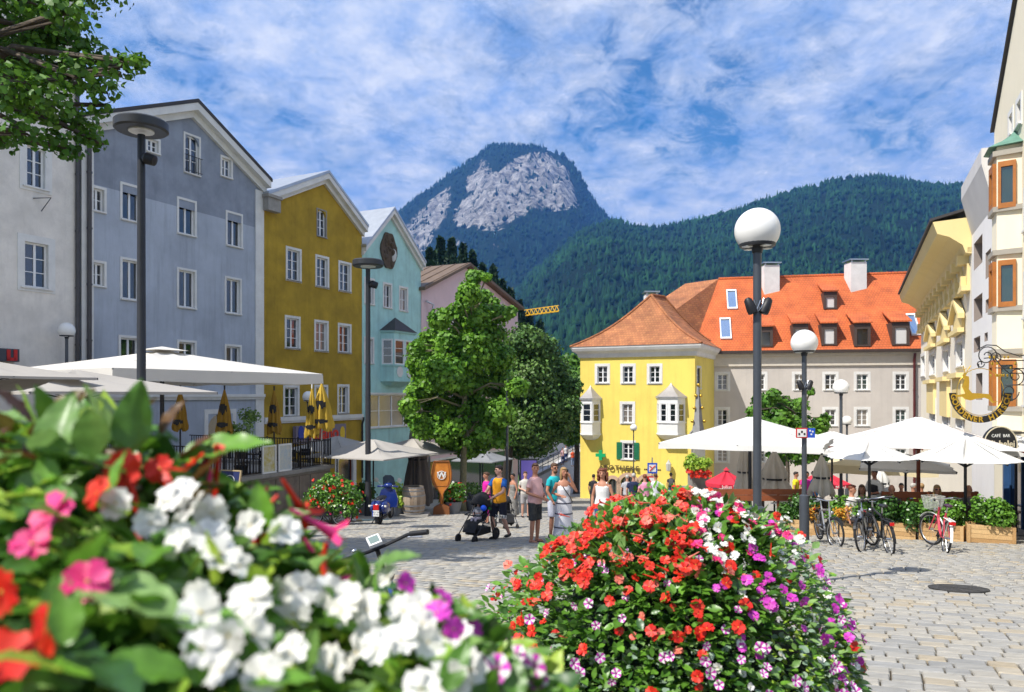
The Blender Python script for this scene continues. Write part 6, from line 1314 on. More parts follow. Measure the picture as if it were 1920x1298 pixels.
# blue A-board below the terrace
ab = gat((425-960)/F*22, 22); ab.z += .55; AB = thing('a_board', 'blue chalk board with round white crest below the terrace', 'sign', ab, R(-18))
k = MB(); T = Matrix.Rotation(R(-10), 4, 'X'); k.box((-.33, -.02, 0), (.33, .02, 1.15), T); k.build('board', mat('board_blue', (.012, .02, .10), .5, .1), AB, local=True)
k = MB(); [k.box(a, b, T) for a, b in (((-.37, -.03, 0), (-.33, .03, 1.19)), ((.33, -.03, 0), (.37, .03, 1.19)), ((-.33, -.03, 1.15), (.33, .03, 1.19)))]; k.build('frame', mat('board_wood', (.42, .32, .18), .7, .2, 6.), AB, local=True)
k = MB(); k.tube([T @ V((.17*math.cos(a), -.03, .86+.17*math.sin(a))) for a in [i*.3307 for i in range(19)]], .012, 5, closed=True); k.build('crest_ring', M_white, AB, local=True)
o = text('lettering', 'HB', .2, T @ Matrix.Translation((0, -.032, .84)) @ Matrix.Rotation(R(90), 4, 'X'), M_white, None, .004); o.parent = AB
k = MB(); [k.box((-.16, -.028, .55-j*.1), (.16, -.021, .57-j*.1), T) for j in range(4)]; k.build('chalk_line', M_white, AB, local=True)
k = MB(); k.box((-.3, -.02, 0), (.3, .02, 1.1), Matrix.Translation((0, .45, 0)) @ Matrix.Rotation(R(12), 4, 'X')); k.build('back_board', M_dark, AB, local=True)

# ---- flower-decked bicycle planter below the terrace
fb = gat(-5.85, 24.2); bl = [((fb.x+dx_, fb.y+dy_, fb.z+dz_), (r, r, r)) for dx_, dy_, dz_, r in ((-.6, 0, .75, .34), (-.3, -.1, 1.05, .36), (.1, 0, 1.25, .36), (.45, 0, 1.1, .34), (.7, 0, .8, .32), (0, -.1, .8, .4), (-.7, .05, .45, .26), (.6, -.15, .5, .3), (.2, -.2, .6, .3), (-.1, 0, 1.45, .2))]
FBP = leafy('flower_bicycle', 'old bicycle planter buried in red and white flowers below the terrace', 'planter', fb, bl, 5000, .09, LF_gr, [('red', 110, .1), ('wh', 130, .05), ('pk', 25, .08)], seed=42)
def wheel_parts(root, c, r, M=None, tyre=M_rubber, rimm=M_steel, w=.022, spokes=18, axis='Y', mud=None):
    """a wheel: tyre with rim, hub and spokes as its sub-parts (local coordinates)"""
    c = V(c); M = M or Matrix.Identity(4); ring = lambda rr: [M @ (c+V((rr*math.cos(a), 0, rr*math.sin(a)))) for a in [i*2*math.pi/28 for i in range(28)]]
    k = MB(); k.tube(ring(r-w), w, 8, closed=True); t = k.build('wheel', tyre, root, local=True, smooth=True)
    k = MB(); k.tube(ring(r-w*2.2), w*.5, 6, closed=True); k.build('rim', rimm, t, local=True, smooth=True)
    k = MB()
    for i in range(spokes): a = i*2*math.pi/spokes; k.tube([M @ (c+V((.03*math.cos(a), (-1)**i*.02, .03*math.sin(a)))), M @ (c+V(((r-w*2)*math.cos(a), 0, (r-w*2)*math.sin(a))))], .0022, 3, cap=False)
    k.tube([M @ (c+V((0, -.05, 0))), M @ (c+V((0, .05, 0)))], .022, 8); k.build('spokes', rimm, t, local=True)
    return t
wheel_parts(FBP, (.42, -.35, .34), .34); wheel_parts(FBP, (-.55, -.2, .34), .34)
k = MB(); k.box((-.75, -.28, .3), (.75, .3, .55)); k.build('trough', M_dark, FBP, local=True)

# ---- bicycles
def bicycle(label, p, heading, frame_m, roll=0., steer=0., basket=False, ebike=False, rear_light=False, rackm=None, saddle_m=None, guard=None, step=False):
    root = thing('bicycle', label, 'bicycle', p, 0, 'parked bicycles'); root.rotation_euler = (roll, 0, heading); root.rotation_mode = 'XYZ'
    r = .345; A, B = V((-.52, 0, r)), V((.55, 0, r)); bb = V((-.08, 0, .30)); st = V((-.26, 0, .82)); hd0, hd1 = V((.36, 0, .68)), V((.32, 0, .86))
    k = MB(); tw = .022 if not ebike else .032
    k.tube([bb, st], tw*.9, 8); k.tube([hd0, hd1], tw*1.1, 8)
    if step: k.tube([bb, V((.12, 0, .40)), hd0], tw*1.2, 8)
    else: k.tube([bb, hd0], tw*1.3, 8); k.tube([st-V((-.01, 0, .08)), hd1-V((0, 0, .03))], tw, 8)
    for s_ in (-1, 1): k.tube([bb+V((0, s_*.03, 0)), A+V((0, s_*.055, 0))], .012, 6); k.tube([st+V((.01, s_*.02, -.08)), A+V((0, s_*.055, 0))], .010, 6)
    k.build('frame', frame_m, root, local=True, smooth='auto')
    S = Matrix.Translation(hd0) @ Matrix.Rotation(steer, 4, V((-.2, 0, 1)).normalized()) @ Matrix.Translation(-hd0)
    wheel_parts(root, A, r); wheel_parts(root, B, r, S)
    k = MB(); k.tube([S @ hd0, S @ V((.40, 0, .66))], .02, 6); [k.tube([S @ V((.40, s_*.05, .68)), S @ V((.42, s_*.055, .6)), S @ (B+V((0, s_*.055, 0)))], .013, 6) for s_ in (-1, 1)]; k.build('fork', frame_m if not ebike else M_black, root, local=True, smooth='auto')
    k = MB(); hb = S @ V((.30, 0, 1.02)); k.tube([S @ hd1, hb], .016, 8); pts = [S @ V(q) for q in ((.12, -.31, 1.05), (.22, -.22, 1.06), (.31, -.06, 1.03), (.31, .06, 1.03), (.22, .22, 1.06), (.12, .31, 1.05))]; k.tube(pts, .0125, 8); hbo = k.build('handlebar', M_steel if not ebike else M_black, root, local=True, smooth='auto')
    for s_ in (-1, 1):
        k = MB(); k.tube([S @ V((.21, s_*.235, 1.06)), S @ V((.10, s_*.335, 1.05))], .0185, 10); k.build('grip', M_black, hbo, local=True, smooth='auto')
        k = MB(); k.tube([S @ V((.25, s_*.17, 1.055)), S @ V((.29, s_*.22, 1.03)), S @ V((.21, s_*.31, 1.01))], .007, 5); k.build('brake_lever', M_steel, hbo, local=True)
    if ebike:
        k = MB(); k.box((-.05, -.045, -.012), (.05, .045, .012), S @ Matrix.Translation((.30, 0, 1.09)) @ Matrix.Rotation(-.5, 4, 'Y')); dsp = k.build('display', M_white, hbo, local=True, bevel=.005); k = MB(); k.box((-.035, -.034, .0125), (.035, .034, .0145), S @ Matrix.Translation((.30, 0, 1.09)) @ Matrix.Rotation(-.5, 4, 'Y')); k.build('screen', mat('lcd', (.18, .24, .22), .3, .1), dsp, local=True)
        k = MB(); k.lathe([(.0, .02), (.018, .015), (.022, 0), (0, 0)], 12, S @ Matrix.Translation((.27, .15, 1.075))); k.build('bell', M_steel, hbo, local=True, smooth=True)
        k = MB(); k.box((-.03, -.05, -.3), (.045, .05, .3), Matrix.Translation((.15, 0, .52)) @ Matrix.Rotation(.85, 4, 'Y')); k.build('battery', M_black, root, local=True, bevel=.012)
    k = MB(); k.tube([st, V((-.30, 0, .96))], .014, 8); k.build('seat_post', M_steel, root, local=True)
    k = MB(); sp = V((-.30, 0, .985)); k.ell(sp+V((-.07, 0, 0)), (.12, .085, .035), 12, 6); k.ell(sp+V((.08, 0, -.005)), (.12, .03, .025), 10, 6); k.build('saddle', saddle_m or M_black, root, local=True, smooth=True)
    k = MB(); k.lathe([(.09, -.004), (.09, .004)], 20, Matrix.Translation(bb+V((0, .06, 0))) @ Matrix.Rotation(R(90), 4, 'X')); k.tube([bb+V((0, -.09, 0)), bb+V((.12, -.09, -.12))], .01, 5); k.tube([bb+V((0, .09, 0)), bb+V((-.12, .09, .12))], .01, 5); k.tube([bb-V((0, .1, 0)), bb+V((0, .1, 0))], .012, 6)
    for s_ in (-1, 1): k.box((-.045, -.035, -.01), (.045, .035, .01), Matrix.Translation(bb+V((-s_*-.12*-1, s_*.13, s_*.12))))
    k.build('crank', M_dark, root, local=True)
    g = guard or M_black
    for (c_, a0, a1, X_) in ((A, .2, 3.2, Matrix.Identity(4)), (B, .6, 2.9, S)):
        k = MB(); pts = [X_ @ (c_+V(((r+.02)*math.cos(a), 0, (r+.02)*math.sin(a)))) for a in np.linspace(a0, a1, 12)]
        for i in range(11):
            d = (pts[i+1]-pts[i]); k.bar(pts[i], pts[i+1]+d*.05, .05, .006)
        k.build('mudguard', g, root, local=True)
    k = MB(); [k.tube([V((-.30, s_*.05, .73)), V((-.78, s_*.06, .73)), A+V((-.02, s_*.06, .02))], .007, 5) for s_ in (-1, 1)]; [k.tube([V((x_, -.06, .73)), V((x_, .06, .73))], .006, 5) for x_ in (-.4, -.55, -.7, -.78)]; k.build('luggage_rack', rackm or M_dark, root, local=True)
    k = MB(); k.box((-.82, -.06 if rear_light else -.04, .655), (-.79, .06 if rear_light else .04, .715)); k.build('tail_light', mat('tail_red', (.55, .01, .01), .3, .05), root, local=True, bevel=.006)
    k = MB(); k.lathe([(.02, -.04), (.04, .0), (.035, .02)], 10, S @ Matrix.Translation((.44, 0, .78)) @ Matrix.Rotation(R(90), 4, 'Y')); k.build('headlight', M_steel, root, local=True, smooth=True)
    k = MB(); k.tube([bb+V((-.1, .04, -.02)), V((-.18, .24, -.0))], .011, 6); k.build('kickstand', M_dark, root, local=True)
    if basket:
        k = MB(); T = S @ Matrix.Translation((.50, 0, .80)); w0, w1, d0, d1, h = .13, .18, .10, .14, .27
        def rim_(w, d, z): return [T @ V(q) for q in ((-d, -w, z), (d, -w, z), (d, w, z), (-d, w, z))]
        for t_ in np.linspace(0, 1, 9): k.tube(rim_(w0+(w1-w0)*t_, d0+(d1-d0)*t_, h*t_), .004, 4, closed=True)
        a, b = rim_(w0, d0, 0), rim_(w1, d1, h)
        for e_ in range(4):
            for t_ in np.linspace(0, 1, 10): k.tube([a[e_].lerp(a[(e_+1) % 4], t_), b[e_].lerp(b[(e_+1) % 4], t_)], .0035, 4)
        k.build('basket', mat('basket_pale', (.50, .52, .46), .5, .1), root, local=True)
    return root
M_fgrey = mat('frame_silver', (.42, .43, .45), .3, .1, metallic=.6); M_fblack = mat('frame_black', (.02, .02, .022), .35, .2); M_fred = mat('frame_pink_red', (.55, .06, .09), .35, .1); M_fblue = mat('frame_blue', (.02, .05, .25), .35, .1)
def head(dx_, dy_): return math.atan2(dy_, dx_)
bicycle('grey bicycle leaning at the left planter box, seen end on', gat((1550-960)/F*17.0, 17.0), head(-.1, -1), M_fgrey, .05, .25)
bicycle('silver electric bicycle with black battery, left of the middle pair', gat((1622-960)/F*15.85, 15.85), head(-.55, -1), M_fgrey, .10, -.2, ebike=True)
bicycle('black city bicycle, right of the middle pair', gat((1652-960)/F*15.4, 15.4), head(.15, 1), M_fblack, -.08, .2)
bicycle('red and white bicycle with pale basket by planter boxes', gat((1760-960)/F*15.6, 15.6), head(.32, 1), M_fred, .10, .55, basket=True, rear_light=True, rackm=M_white, saddle_m=mat('saddle_plum', (.06, .02, .05), .5, .1), guard=M_white, step=True)
bicycle('blue electric bicycle with display on its handlebar in the foreground', gat(-.58, 4.9), head(-.2, 1), M_fblue, -.29, .15, ebike=True)

# ---- wooden planter boxes with shrubs
M_board = obj_mat('planter_board', (.40, .23, .09), (.60, .40, .19), .75, 0.)
for i, (xa, ya, xb, yb, lb) in enumerate(((1905, 1021, 1813, 1018, 'rightmost wooden planter box beside the blue shop front'), (1807, 1017, 1723, 1013, 'wooden planter box behind the red bicycle'), (1717, 1013, 1640, 1010, 'wooden planter box right of the black bicycle'), (1634, 1010, 1557, 1007, 'wooden planter box behind the silver electric bicycle'), (1530, 1005, 1450, 1002, 'leftmost wooden planter box beside the lamp with signs'))):
    a, b = gp(xb, yb), gp(xa, ya); z = min(a.z, b.z); d = V((b.x-a.x, b.y-a.y, 0)); L = d.length; d.normalize(); n = V((d.y, -d.x, 0)); n = n if n.y < 0 else -n
    root = thing('planter_box', lb, 'planter', (a.x, a.y, z), group='wooden planter boxes'); fc = Fac(a, d, n); H, Dp = .44, .5
    for j in range(4):
        z0 = z+.02+j*.105
        for (u0_, u1_, n0_, n1_) in ((0, L, -.03, random.uniform(.0, .008)), (0, L, -Dp, -Dp+.03), (0, .03, -Dp+.03, -.03), (L-.03, L, -Dp+.03, -.03)):
            k = MB(); fc.box(k, u0_+.001, u1_-.001, n0_, n1_, z0, z0+.098); k.build('board', M_board, root)
    k = MB(); fc.box(k, .03, L-.03, -Dp+.03, -.03, z+.3, z+.38); k.build('soil', M_bed, root)
    for u_ in (.0, L-.07): k = MB(); fc.box(k, u_, u_+.07, .009, .03, z, z+H-.02); k.build('corner_post', M_board, root)
    bl = []; rr = random.Random(i)
    for _ in range(16): q = fc.p(rr.uniform(.05, L-.05), rr.uniform(-Dp+.08, .02), z+rr.uniform(.45, .92)); bl.append((tuple(q), (.2, .18, .19)))
    leafy('planter_shrub', ('glossy dark shrub', 'yellow flecked green shrub', 'dark green shrub', 'mixed green and orange shrub', 'dark shrub')[i]+' growing in the '+lb, 'shrub', fc.p(L/2, -Dp/2, z+.38), bl, 2600, .085, (LF_gr, LF_fd, LF_dk, LF_gr, LF_dk)[i] if i != 1 else LF_gr, None, 'shrubs in the planter boxes', seed=50+i)
for lb, x, y in (('orange blooming plant near the lamp with signs', 1522, 958), ('orange blooming plant between grey and silver bicycles', 1582, 958)):
    c = px(x, y, 17.6); leafy('marigold_plant', lb, 'plant', (c.x, 17.6, c.z-.3), bl_((c.x, 17.6, c.z), .12, 5, (.15, .05, .15), 3), 180, .06, obj_mat('orange_leaf', (.55, .22, .02), (.70, .38, .03)), seed=71)
# low red-brown cafe fence behind the planters
for lb, xa, xb, Y, yt, yb in (('red-brown wooden cafe partition behind the planter boxes', 1655, 1835, 19.0, 922, 985), ('long red-brown bench back left of the lamp with signs', 1330, 1505, 20.5, 917, 940)):
    root = thing('wood_partition', lb, 'partition', V(((xa-960)/F*Y, Y, pz(yb, Y)))); X0, X1 = (xa-960)/F*Y, (xb-960)/F*Y; z0, z1 = pz(yb, Y), pz(yt, Y); nbd = max(2, int((z1-z0)/.16))
    for j in range(nbd): k = MB(); k.box((X0, Y, z0+(z1-z0)*j/nbd+.006), (X1, Y+.03, z0+(z1-z0)*(j+1)/nbd-.006)); k.build('board', mat('partition_wood', (.30, .085, .03), .6, .25, 5.), root)
    for t in np.linspace(0, 1, 5): k = MB(); xx = X0+(X1-X0-.06)*t; k.box((xx, Y+.031, gz(0, Y)), (xx+.06, Y+.08, z1)); k.build('post', M_woodr, root)
# cafe tables and chairs in the shade of the parasols
rr = random.Random(5); SPOT = [(1350, 24), (1480, 23), (1560, 24.5), (1600, 22.5), (1690, 24), (1740, 22.3), (1800, 21.5), (1850, 22.5), (1640, 27), (1760, 26)]
WHERE = ('left of the big globe lamp', 'left of the lamp with signs', 'right of the lamp with signs', 'behind the silver bicycle', 'left of the red-brown parasol pole', 'right of the red-brown parasol pole', 'before the pale columns', 'closest to the cream building', 'under the cream parasol', 'at the back of the cafe')
for i, (x, Y) in enumerate(SPOT):
    p = gat((x-960)/F*Y, Y); table('cafe table with pale cloth '+WHERE[i], p, rr.random(), M_white if i % 2 else M_canvasg, 'cafe tables on the right', .8)
    for j, (dx_, dy_, rz) in enumerate(((-.62, .1, 1.57), (.62, -.1, -1.57))): q = gat(p.x+dx_, p.y+dy_); chair(('left', 'right')[j]+' dark chair at the cafe table '+WHERE[i], q, rz, mat('rattan_dark', (.05, .03, .02), .7, .3, 9.), 'cafe chairs on the right')
# barrel, wine glass sign, tubs
p = gat((775-960)/F*29.5, 29.5); p.z += .12; BR = thing('wine_barrel', 'weathered wooden wine barrel with iron hoops', 'barrel', p)
prof = lambda t: .40+.09*math.sin(math.pi*t); NS = 22; MBs = obj_mat('barrel_stave', (.26, .19, .13), (.40, .32, .24), .85, 0.)
k = MB(); 
for s_ in range(1):
    a0, a1 = 0, 2*math.pi/NS*.97; vs = []
    for t in np.linspace(0, 1, 9):
        for a in (a0, a1): vs.append((prof(t)*math.cos(a), prof(t)*math.sin(a), 1.06*t))
    k.add(vs, [(2*i, 2*i+1, 2*i+3, 2*i+2) for i in range(8)])
o = k.build('stave', MBs, recalc=False); stm = o.data; bpy.data.objects.remove(o)
for i in range(NS): inst(stm, 'stave', BR, Matrix.Rotation(i*2*math.pi/NS, 4, 'Z'))
k = MB(); k.lathe([(0, 1.0), (.395, 1.0)], 20); k.lathe([(0, .02), (.39, .02)], 20); k.lathe([(prof(t)-.012, 1.06*t) for t in np.linspace(0, 1, 9)], 24, cap=False); k.build('barrel_head', mat('barrel_top', (.33, .28, .22), .85, .2, 6.), BR, local=True)
for t in (.03, .14, .32, .68, .86, .97): k = MB(); k.lathe([(prof(t)+.006, 1.06*t-.028), (prof(t)+.006, 1.06*t+.028)], 28, cap=False); k.build('hoop', mat('hoop_zinc', (.34, .34, .35), .45, .2, 4., metallic=.6), BR, local=True)
k = MB(); k.box((-.5, -.45, -.14), (.62, .45, -.01)); k.build('plinth', M_stone, BR, local=True)
p = gat((828-960)/F*30.9, 30.9); WG = thing('wine_glass_sign', 'orange wooden sign shaped like a wine glass with white letter', 'sign', p); M_or = mat('sign_orange_wood', (.62, .22, .025), .6, 0, 3., col2=(.46, .15, .02)); M_or2 = mat('sign_edge_wood', (.30, .10, .02), .6, .2)
out_ = [(.055, .42), (.06, .85), (.12, .98), (.30, 1.18), (.40, 1.45), (.41, 1.70), (.36, 2.02), (.31, 2.2)]; poly = [(-a, b) for a, b in out_]+[(a, b) for a, b in out_[::-1]]
k = MB(); k.prism([(a, 0, b) for a, b in poly], (0, .06, 0)); k.build('glass_panel', M_or, WG, local=True)
k = MB(); pts = [(-a, -.012, b) for a, b in out_]+[(a, -.012, b) for a, b in out_[::-1]]; k.tube(pts, .028, 6, closed=True); ins = [(a*.8, b) for a, b in out_[3:]]; k.tube([(-a, -.008, b*.97+.03) for a, b in ins]+[(a, -.008, b*.97+.03) for a, b in ins[::-1]], .010, 5, closed=True); k.build('outline', M_or2, WG, local=True)
k = MB(); k.tube([(.17*math.cos(a), -.02, 1.62+.17*math.sin(a)) for a in [i*.262 for i in range(24)]], .014, 5, closed=True); k.build('ring', M_white, WG, local=True)
o = text('letter', 'W', .34, Matrix.Translation((0, -.014, 1.62)) @ Matrix.Rotation(R(90), 4, 'X'), M_white, None, .008, bold=.012); o.parent = WG
k = MB(); k.prism([(-.34, -.2, 0), (.34, -.2, 0), (.32, -.2, .3), (.1, -.2, .42), (-.1, -.2, .42), (-.32, -.2, .3)], (0, .4, 0)); k.build('foot', mat('foot_brown', (.24, .085, .025), .6, .2, 4.), WG, local=True)
M_tub = mat('tub_grey', (.20, .21, .23), .8, .15, 4.)
for lb, x, Y, w, kind in (('grassy plant in a grey tub beside the scooter', 742, 29.5, .34, 'lime'), ('leafy plant in a tub behind the flower bicycle', 680, 30.5, .34, 'dk'), ('red flowers in a tub beside the wine glass sign', 848, 31.5, .42, 'gr'), ('bushy plant at the foot of the maple', 890, 34.5, .6, 'fade')):
    p = gat((x-960)/F*Y, Y); bl = bl_((p.x, p.y, p.z+.85), .3, 7, (w*.8, .25, .32), int(x)); leafy('tub_plant', lb, 'potted plant', p, bl, 1100, .13, {'lime': LF_lime, 'dk': LF_dk, 'gr': LF_gr, 'fade': LF_fd}[kind], [('red', 40, .1), ('wh', 20, .08)] if x == 848 else ([('wh', 40, .09)] if x == 890 else None), 'plants in tubs along the left', pot=pot_fn(w, .5, M_tub), seed=int(x))

# ---- blue scooter seen from behind
p = gat((712-960)/F*24.2, 24.2); SCO = thing('motor_scooter', 'dark blue motor scooter with windscreen parked, rear towards camera', 'scooter', p, R(-7)); M_sb = mat('scooter_blue', (.012, .03, .17), .22, .1, 3., coat=.6)
for nm, y_ in (('wheel', 0.), ('wheel', 1.25)):
    k = MB(); M = Matrix.Rotation(R(90), 4, 'Z'); k.tube([V((0, y_+.2*math.cos(a), .245+.2*math.sin(a))) for a in [i*.2856 for i in range(22)]], .055, 8, closed=True); w_ = k.build(nm, M_rubber, SCO, local=True, smooth=True); k = MB(); k.lathe([(.16, -.03), (.05, -.02), (.05, .02), (.16, .03)], 16, Matrix.Translation((0, y_, .245)) @ Matrix.Rotation(R(90), 4, 'Y')); k.build('rim', M_steel, w_, local=True, smooth=True)
for s_ in (-1, 1):
    k = MB(); k.ell((s_*.17, .05, .56), (.13, .38, .22), 14, 10); k.build('side_cowl', M_sb, SCO, local=True, smooth=True)
    k = MB(); k.box((s_*.25-.05, -.26, .60), (s_*.25+.04, -.22, .66)); k.build('turn_light', mat('turn_white', (.75, .72, .62), .3, .05), SCO, local=True, bevel=.008)
k = MB(); k.ell((0, .0, .60), (.15, .40, .24), 14, 10); k.box((-.12, .1, .32), (.12, .9, .40)); k.build('body', M_sb, SCO, local=True, smooth='auto')
k = MB(); k.ell((0, .18, .84), (.15, .40, .07), 14, 8); k.build('seat', M_black, SCO, local=True, smooth=True)
k = MB(); pts = [(-.30, 0, .42), (-.34, 0, .7), (-.24, 0, 1.0), (-.10, 0, 1.06), (.10, 0, 1.06), (.24, 0, 1.0), (.34, 0, .7), (.30, 0, .42)]; k.prism([(a, .98+abs(a)*-.12, c_) for a, b_, c_ in pts], (0, .05, 0)); k.build('leg_shield', M_sb, SCO, local=True)
k = MB(); k.ell((0, 1.0, 1.14), (.17, .14, .10), 12, 8); k.tube([(-.36, .9, 1.12), (-.15, .97, 1.12), (.15, .97, 1.12), (.36, .9, 1.12)], .03, 8); k.build('handlebar', M_sb, SCO, local=True, smooth=True)
k = MB(); k.add([(-.22, 1.08, 1.16), (.22, 1.08, 1.16), (.19, .98, 1.42), (.10, .95, 1.50), (-.10, .95, 1.50), (-.19, .98, 1.42)], [(0, 1, 2, 3, 4, 5)]); k.build('windscreen', mat('smoked_screen', (.05, .07, .09), .1, .1, trans=.0, spec=.7), SCO, local=True, recalc=False)
for s_ in (-1, 1): k = MB(); k.tube([(s_*.2, .97, 1.13), (s_*.36, .92, 1.30)], .01, 6); k.lathe([(0, -.015), (.075, -.01), (.08, .01), (0, .015)], 14, Matrix.Translation((s_*.40, .92, 1.34)) @ Matrix.Rotation(R(90), 4, 'X')); k.build('mirror', M_steel, SCO, local=True, smooth='auto')
k = MB(); k.tube([(-.16, .1, .80), (-.16, -.32, .82), (.16, -.32, .82), (.16, .1, .80)], .012, 6); [k.tube([(-.15+j*.1, -.32, .82), (-.15+j*.1, -.05, .84)], .008, 5) for j in range(4)]; k.tube([(-.13, -.34, .70), (0, -.37, .66), (.13, -.34, .70)], .012, 6); k.build('luggage_rack', M_steel, SCO, local=True, smooth=True)
k = MB(); k.box((-.09, -.425, .53), (.09, -.36, .69)); k.build('tail_light', MATS['tail_red'], SCO, local=True, bevel=.015)
k = MB(); k.box((-.11, -.44, .33), (.11, -.425, .52), Matrix.Rotation(.0, 4, 'X')); npl = k.build('number_plate', M_white, SCO, local=True); k = MB(); k.box((-.11, -.445, .33), (-.09, -.4405, .52)); k.build('plate_band', MATS['sign_blue'], npl, local=True)
o = text('lettering', 'KU W\n71 KI', .075, Matrix.Translation((.01, -.442, .425)) @ Matrix.Rotation(R(90), 4, 'X'), M_black, None, .001); o.parent = npl
k = MB(); k.box((-.05, -.36, .14), (.05, -.28, .38)); k.tube([(.12, -.2, .22), (.14, .3, .25)], .05, 8); k.box((-.16, .02, .0), (-.10, .3, .2)); k.build('mudguard', M_black, SCO, local=True)
k = MB(); k.tube([(-.18, .25, .25), (-.30, .1, .01)], .015, 6); k.build('side_stand', M_dark, SCO, local=True)

# ---- advertising screen, traffic sign, fountain pillar, crane, ramp
Y = 32.; c0, c1 = px(975, 861, Y), px(1008, 930, Y); SCN = thing('advertising_pillar', 'upright dark advertising screen showing violet light', 'screen', (c0.x, Y, gz(0, Y)))
k = MB(); k.box((c0.x, Y, c1.z), (c1.x, Y+.2, c0.z)); k.build('case', M_black, SCN, bevel=.01); k = MB(); k.box((c0.x-.05, Y-.02, gz(0, Y)-.05), (c1.x+.05, Y+.24, c1.z)); k.build('foot', mat('pillar_grey', (.12, .13, .14), .5, .1), SCN)
m_ = bpy.data.materials.new('violet_screen'); m_.use_nodes = True; b_ = m_.node_tree.nodes['Principled BSDF']; b_.inputs['Base Color'].default_value = (.02, .02, .05, 1); b_.inputs['Roughness'].default_value = .2
tx = m_.node_tree.nodes.new('ShaderNodeTexNoise'); tx.inputs['Scale'].default_value = 1.1; rp = m_.node_tree.nodes.new('ShaderNodeValToRGB'); rp.color_ramp.elements[0].color = (.03, .025, .16, 1); rp.color_ramp.elements[1].color = (.16, .11, .42, 1); g_ = m_.node_tree.nodes.new('ShaderNodeNewGeometry'); m_.node_tree.links.new(g_.outputs['Position'], tx.inputs['Vector']); m_.node_tree.links.new(tx.outputs[0], rp.inputs[0]); m_.node_tree.links.new(rp.outputs[0], b_.inputs['Emission Color']); b_.inputs['Emission Strength'].default_value = .7
k = MB(); k.box((c0.x+.05, Y-.012, c1.z+.15), (c1.x-.05, Y-.003, c0.z-.06)); k.build('display', m_, SCN)
Y = 42.; p = gat((1223-960)/F*Y, Y); TS = thing('traffic_sign', 'blue no parking zone sign above give way triangle before the pharmacy', 'traffic sign', p)
k = MB(); k.tube([p, V((p.x, Y, pz(858, Y)))], .035, 8); k.build('post', M_steel, TS); zc = pz(878, Y)
k = MB(); k.box((p.x-.28, Y-.05, zc-.30), (p.x+.28, Y-.036, zc+.30)); bp_ = k.build('plate', MATS['sign_blue'], TS)
k = MB(); k.box((p.x-.2, Y-.056, zc-.2), (p.x+.2, Y-.051, zc+.2)); k.build('inner_plate', M_white, bp_); k = MB(); k.tube([(p.x-.16, Y-.06, zc-.15), (p.x+.16, Y-.06, zc+.15)], .035, 6); k.tube([(p.x-.16, Y-.06, zc+.12), (p.x, Y-.06, zc)], .03, 6); k.build('slash', MATS['sign_red'], bp_)
zt_ = pz(893, Y); k = MB(); k.prism([(p.x-.34, Y-.05, zt_), (p.x+.34, Y-.05, zt_), (p.x, Y-.05, zt_-.58)], (0, .015, 0)); tr_ = k.build('triangle', MATS['sign_red'], TS); k = MB(); k.prism([(p.x-.2, Y-.056, zt_-.08), (p.x+.2, Y-.056, zt_-.08), (p.x, Y-.056, zt_-.43)], (0, .004, 0)); k.build('triangle_face', M_white, tr_)
Y = 37.; p = gat((1309-960)/F*Y, Y); FN = thing('fountain', 'grey stone fountain with pointed gold-knobbed pillar beside the pharmacy', 'fountain', p); T = Matrix.Translation(p)
k = MB(); k.lathe([(1.25, 0), (1.3, .1), (1.22, .2), (1.25, .85), (1.32, .95), (1.2, 1.0), (1.12, .9), (1.1, .5), (0, .5)], 8, T); k.build('basin', M_stone, FN); k = MB(); k.lathe([(0, .8), (1.1, .8)], 8, T); k.build('water', mat('water', (.03, .06, .06), .05, .1, spec=.6), FN)
k = MB(); k.box((p.x-.42, p.y-.42, p.z+.5), (p.x+.42, p.y+.42, p.z+1.75)); k.box((p.x-.5, p.y-.5, p.z+1.75), (p.x+.5, p.y+.5, p.z+1.9)); k.box((p.x-.28, p.y-.28, p.z+1.9), (p.x+.28, p.y+.28, p.z+3.0)); k.build('pedestal', M_stone, FN)
zt_ = pz(722, Y); k = MB(); k.lathe([(.34, pz(815, Y)-p.z), (.22, pz(790, Y)-p.z), (.05, zt_-p.z)], 4, T); [k.tube([(p.x+a, p.y, p.z+3.0), (p.x+a, p.y, pz(812, Y)), (p.x, p.y, pz(796, Y))], .05, 6) for a in (-.38, .38, 0)]; k.build('spire', mat('pillar_stone', (.28, .28, .28), .7, .2, 4.), FN)
for a, yy in ((0, 722), (-.12, 742), (.12, 742), (-.2, 765), (.2, 765), (-.3, 790), (.3, 790)): k = MB(); k.ell((p.x+a, p.y-.05, pz(yy, Y)), .085, 10, 6); k.build('gold_knob', mat('gold', (.65, .42, .06), .3, .1, metallic=.9), FN, smooth=True)
fbk = px(1307, 872, 36.2); leafy('flower_basket', 'ball of lime leaves and red flowers on the fountain pillar', 'flower basket', (fbk.x, 36.2, fbk.z-.6), bl_((fbk.x, 36.2, fbk.z+.1), .32, 9, (.35, .3, .2), 8), 1500, .15, LF_lime, None, seed=81)
c = fbk; its = [(MF['red'], orient(V((c.x+random.uniform(-.55, .55), 35.75+random.uniform(-.1, .3), c.z-.35+random.uniform(-.2, .15))), V((0, -1, .2)), .16)) for _ in range(45)]; join_mass('blossoms', its, bpy.data.objects['flower_basket'], bpy.data.objects['flower_basket'].location)
Y = 125.; CR = thing('construction_crane', 'yellow lattice crane jib rising behind the pink house', 'crane', px(955, 640, Y)); M_cr = mat('crane_yellow', (.75, .42, .02), .5, .1); a, b = px(940, 597, Y), px(1048, 583, Y-6); k = MB(); up = V((0, 0, 1.0)); n = 14
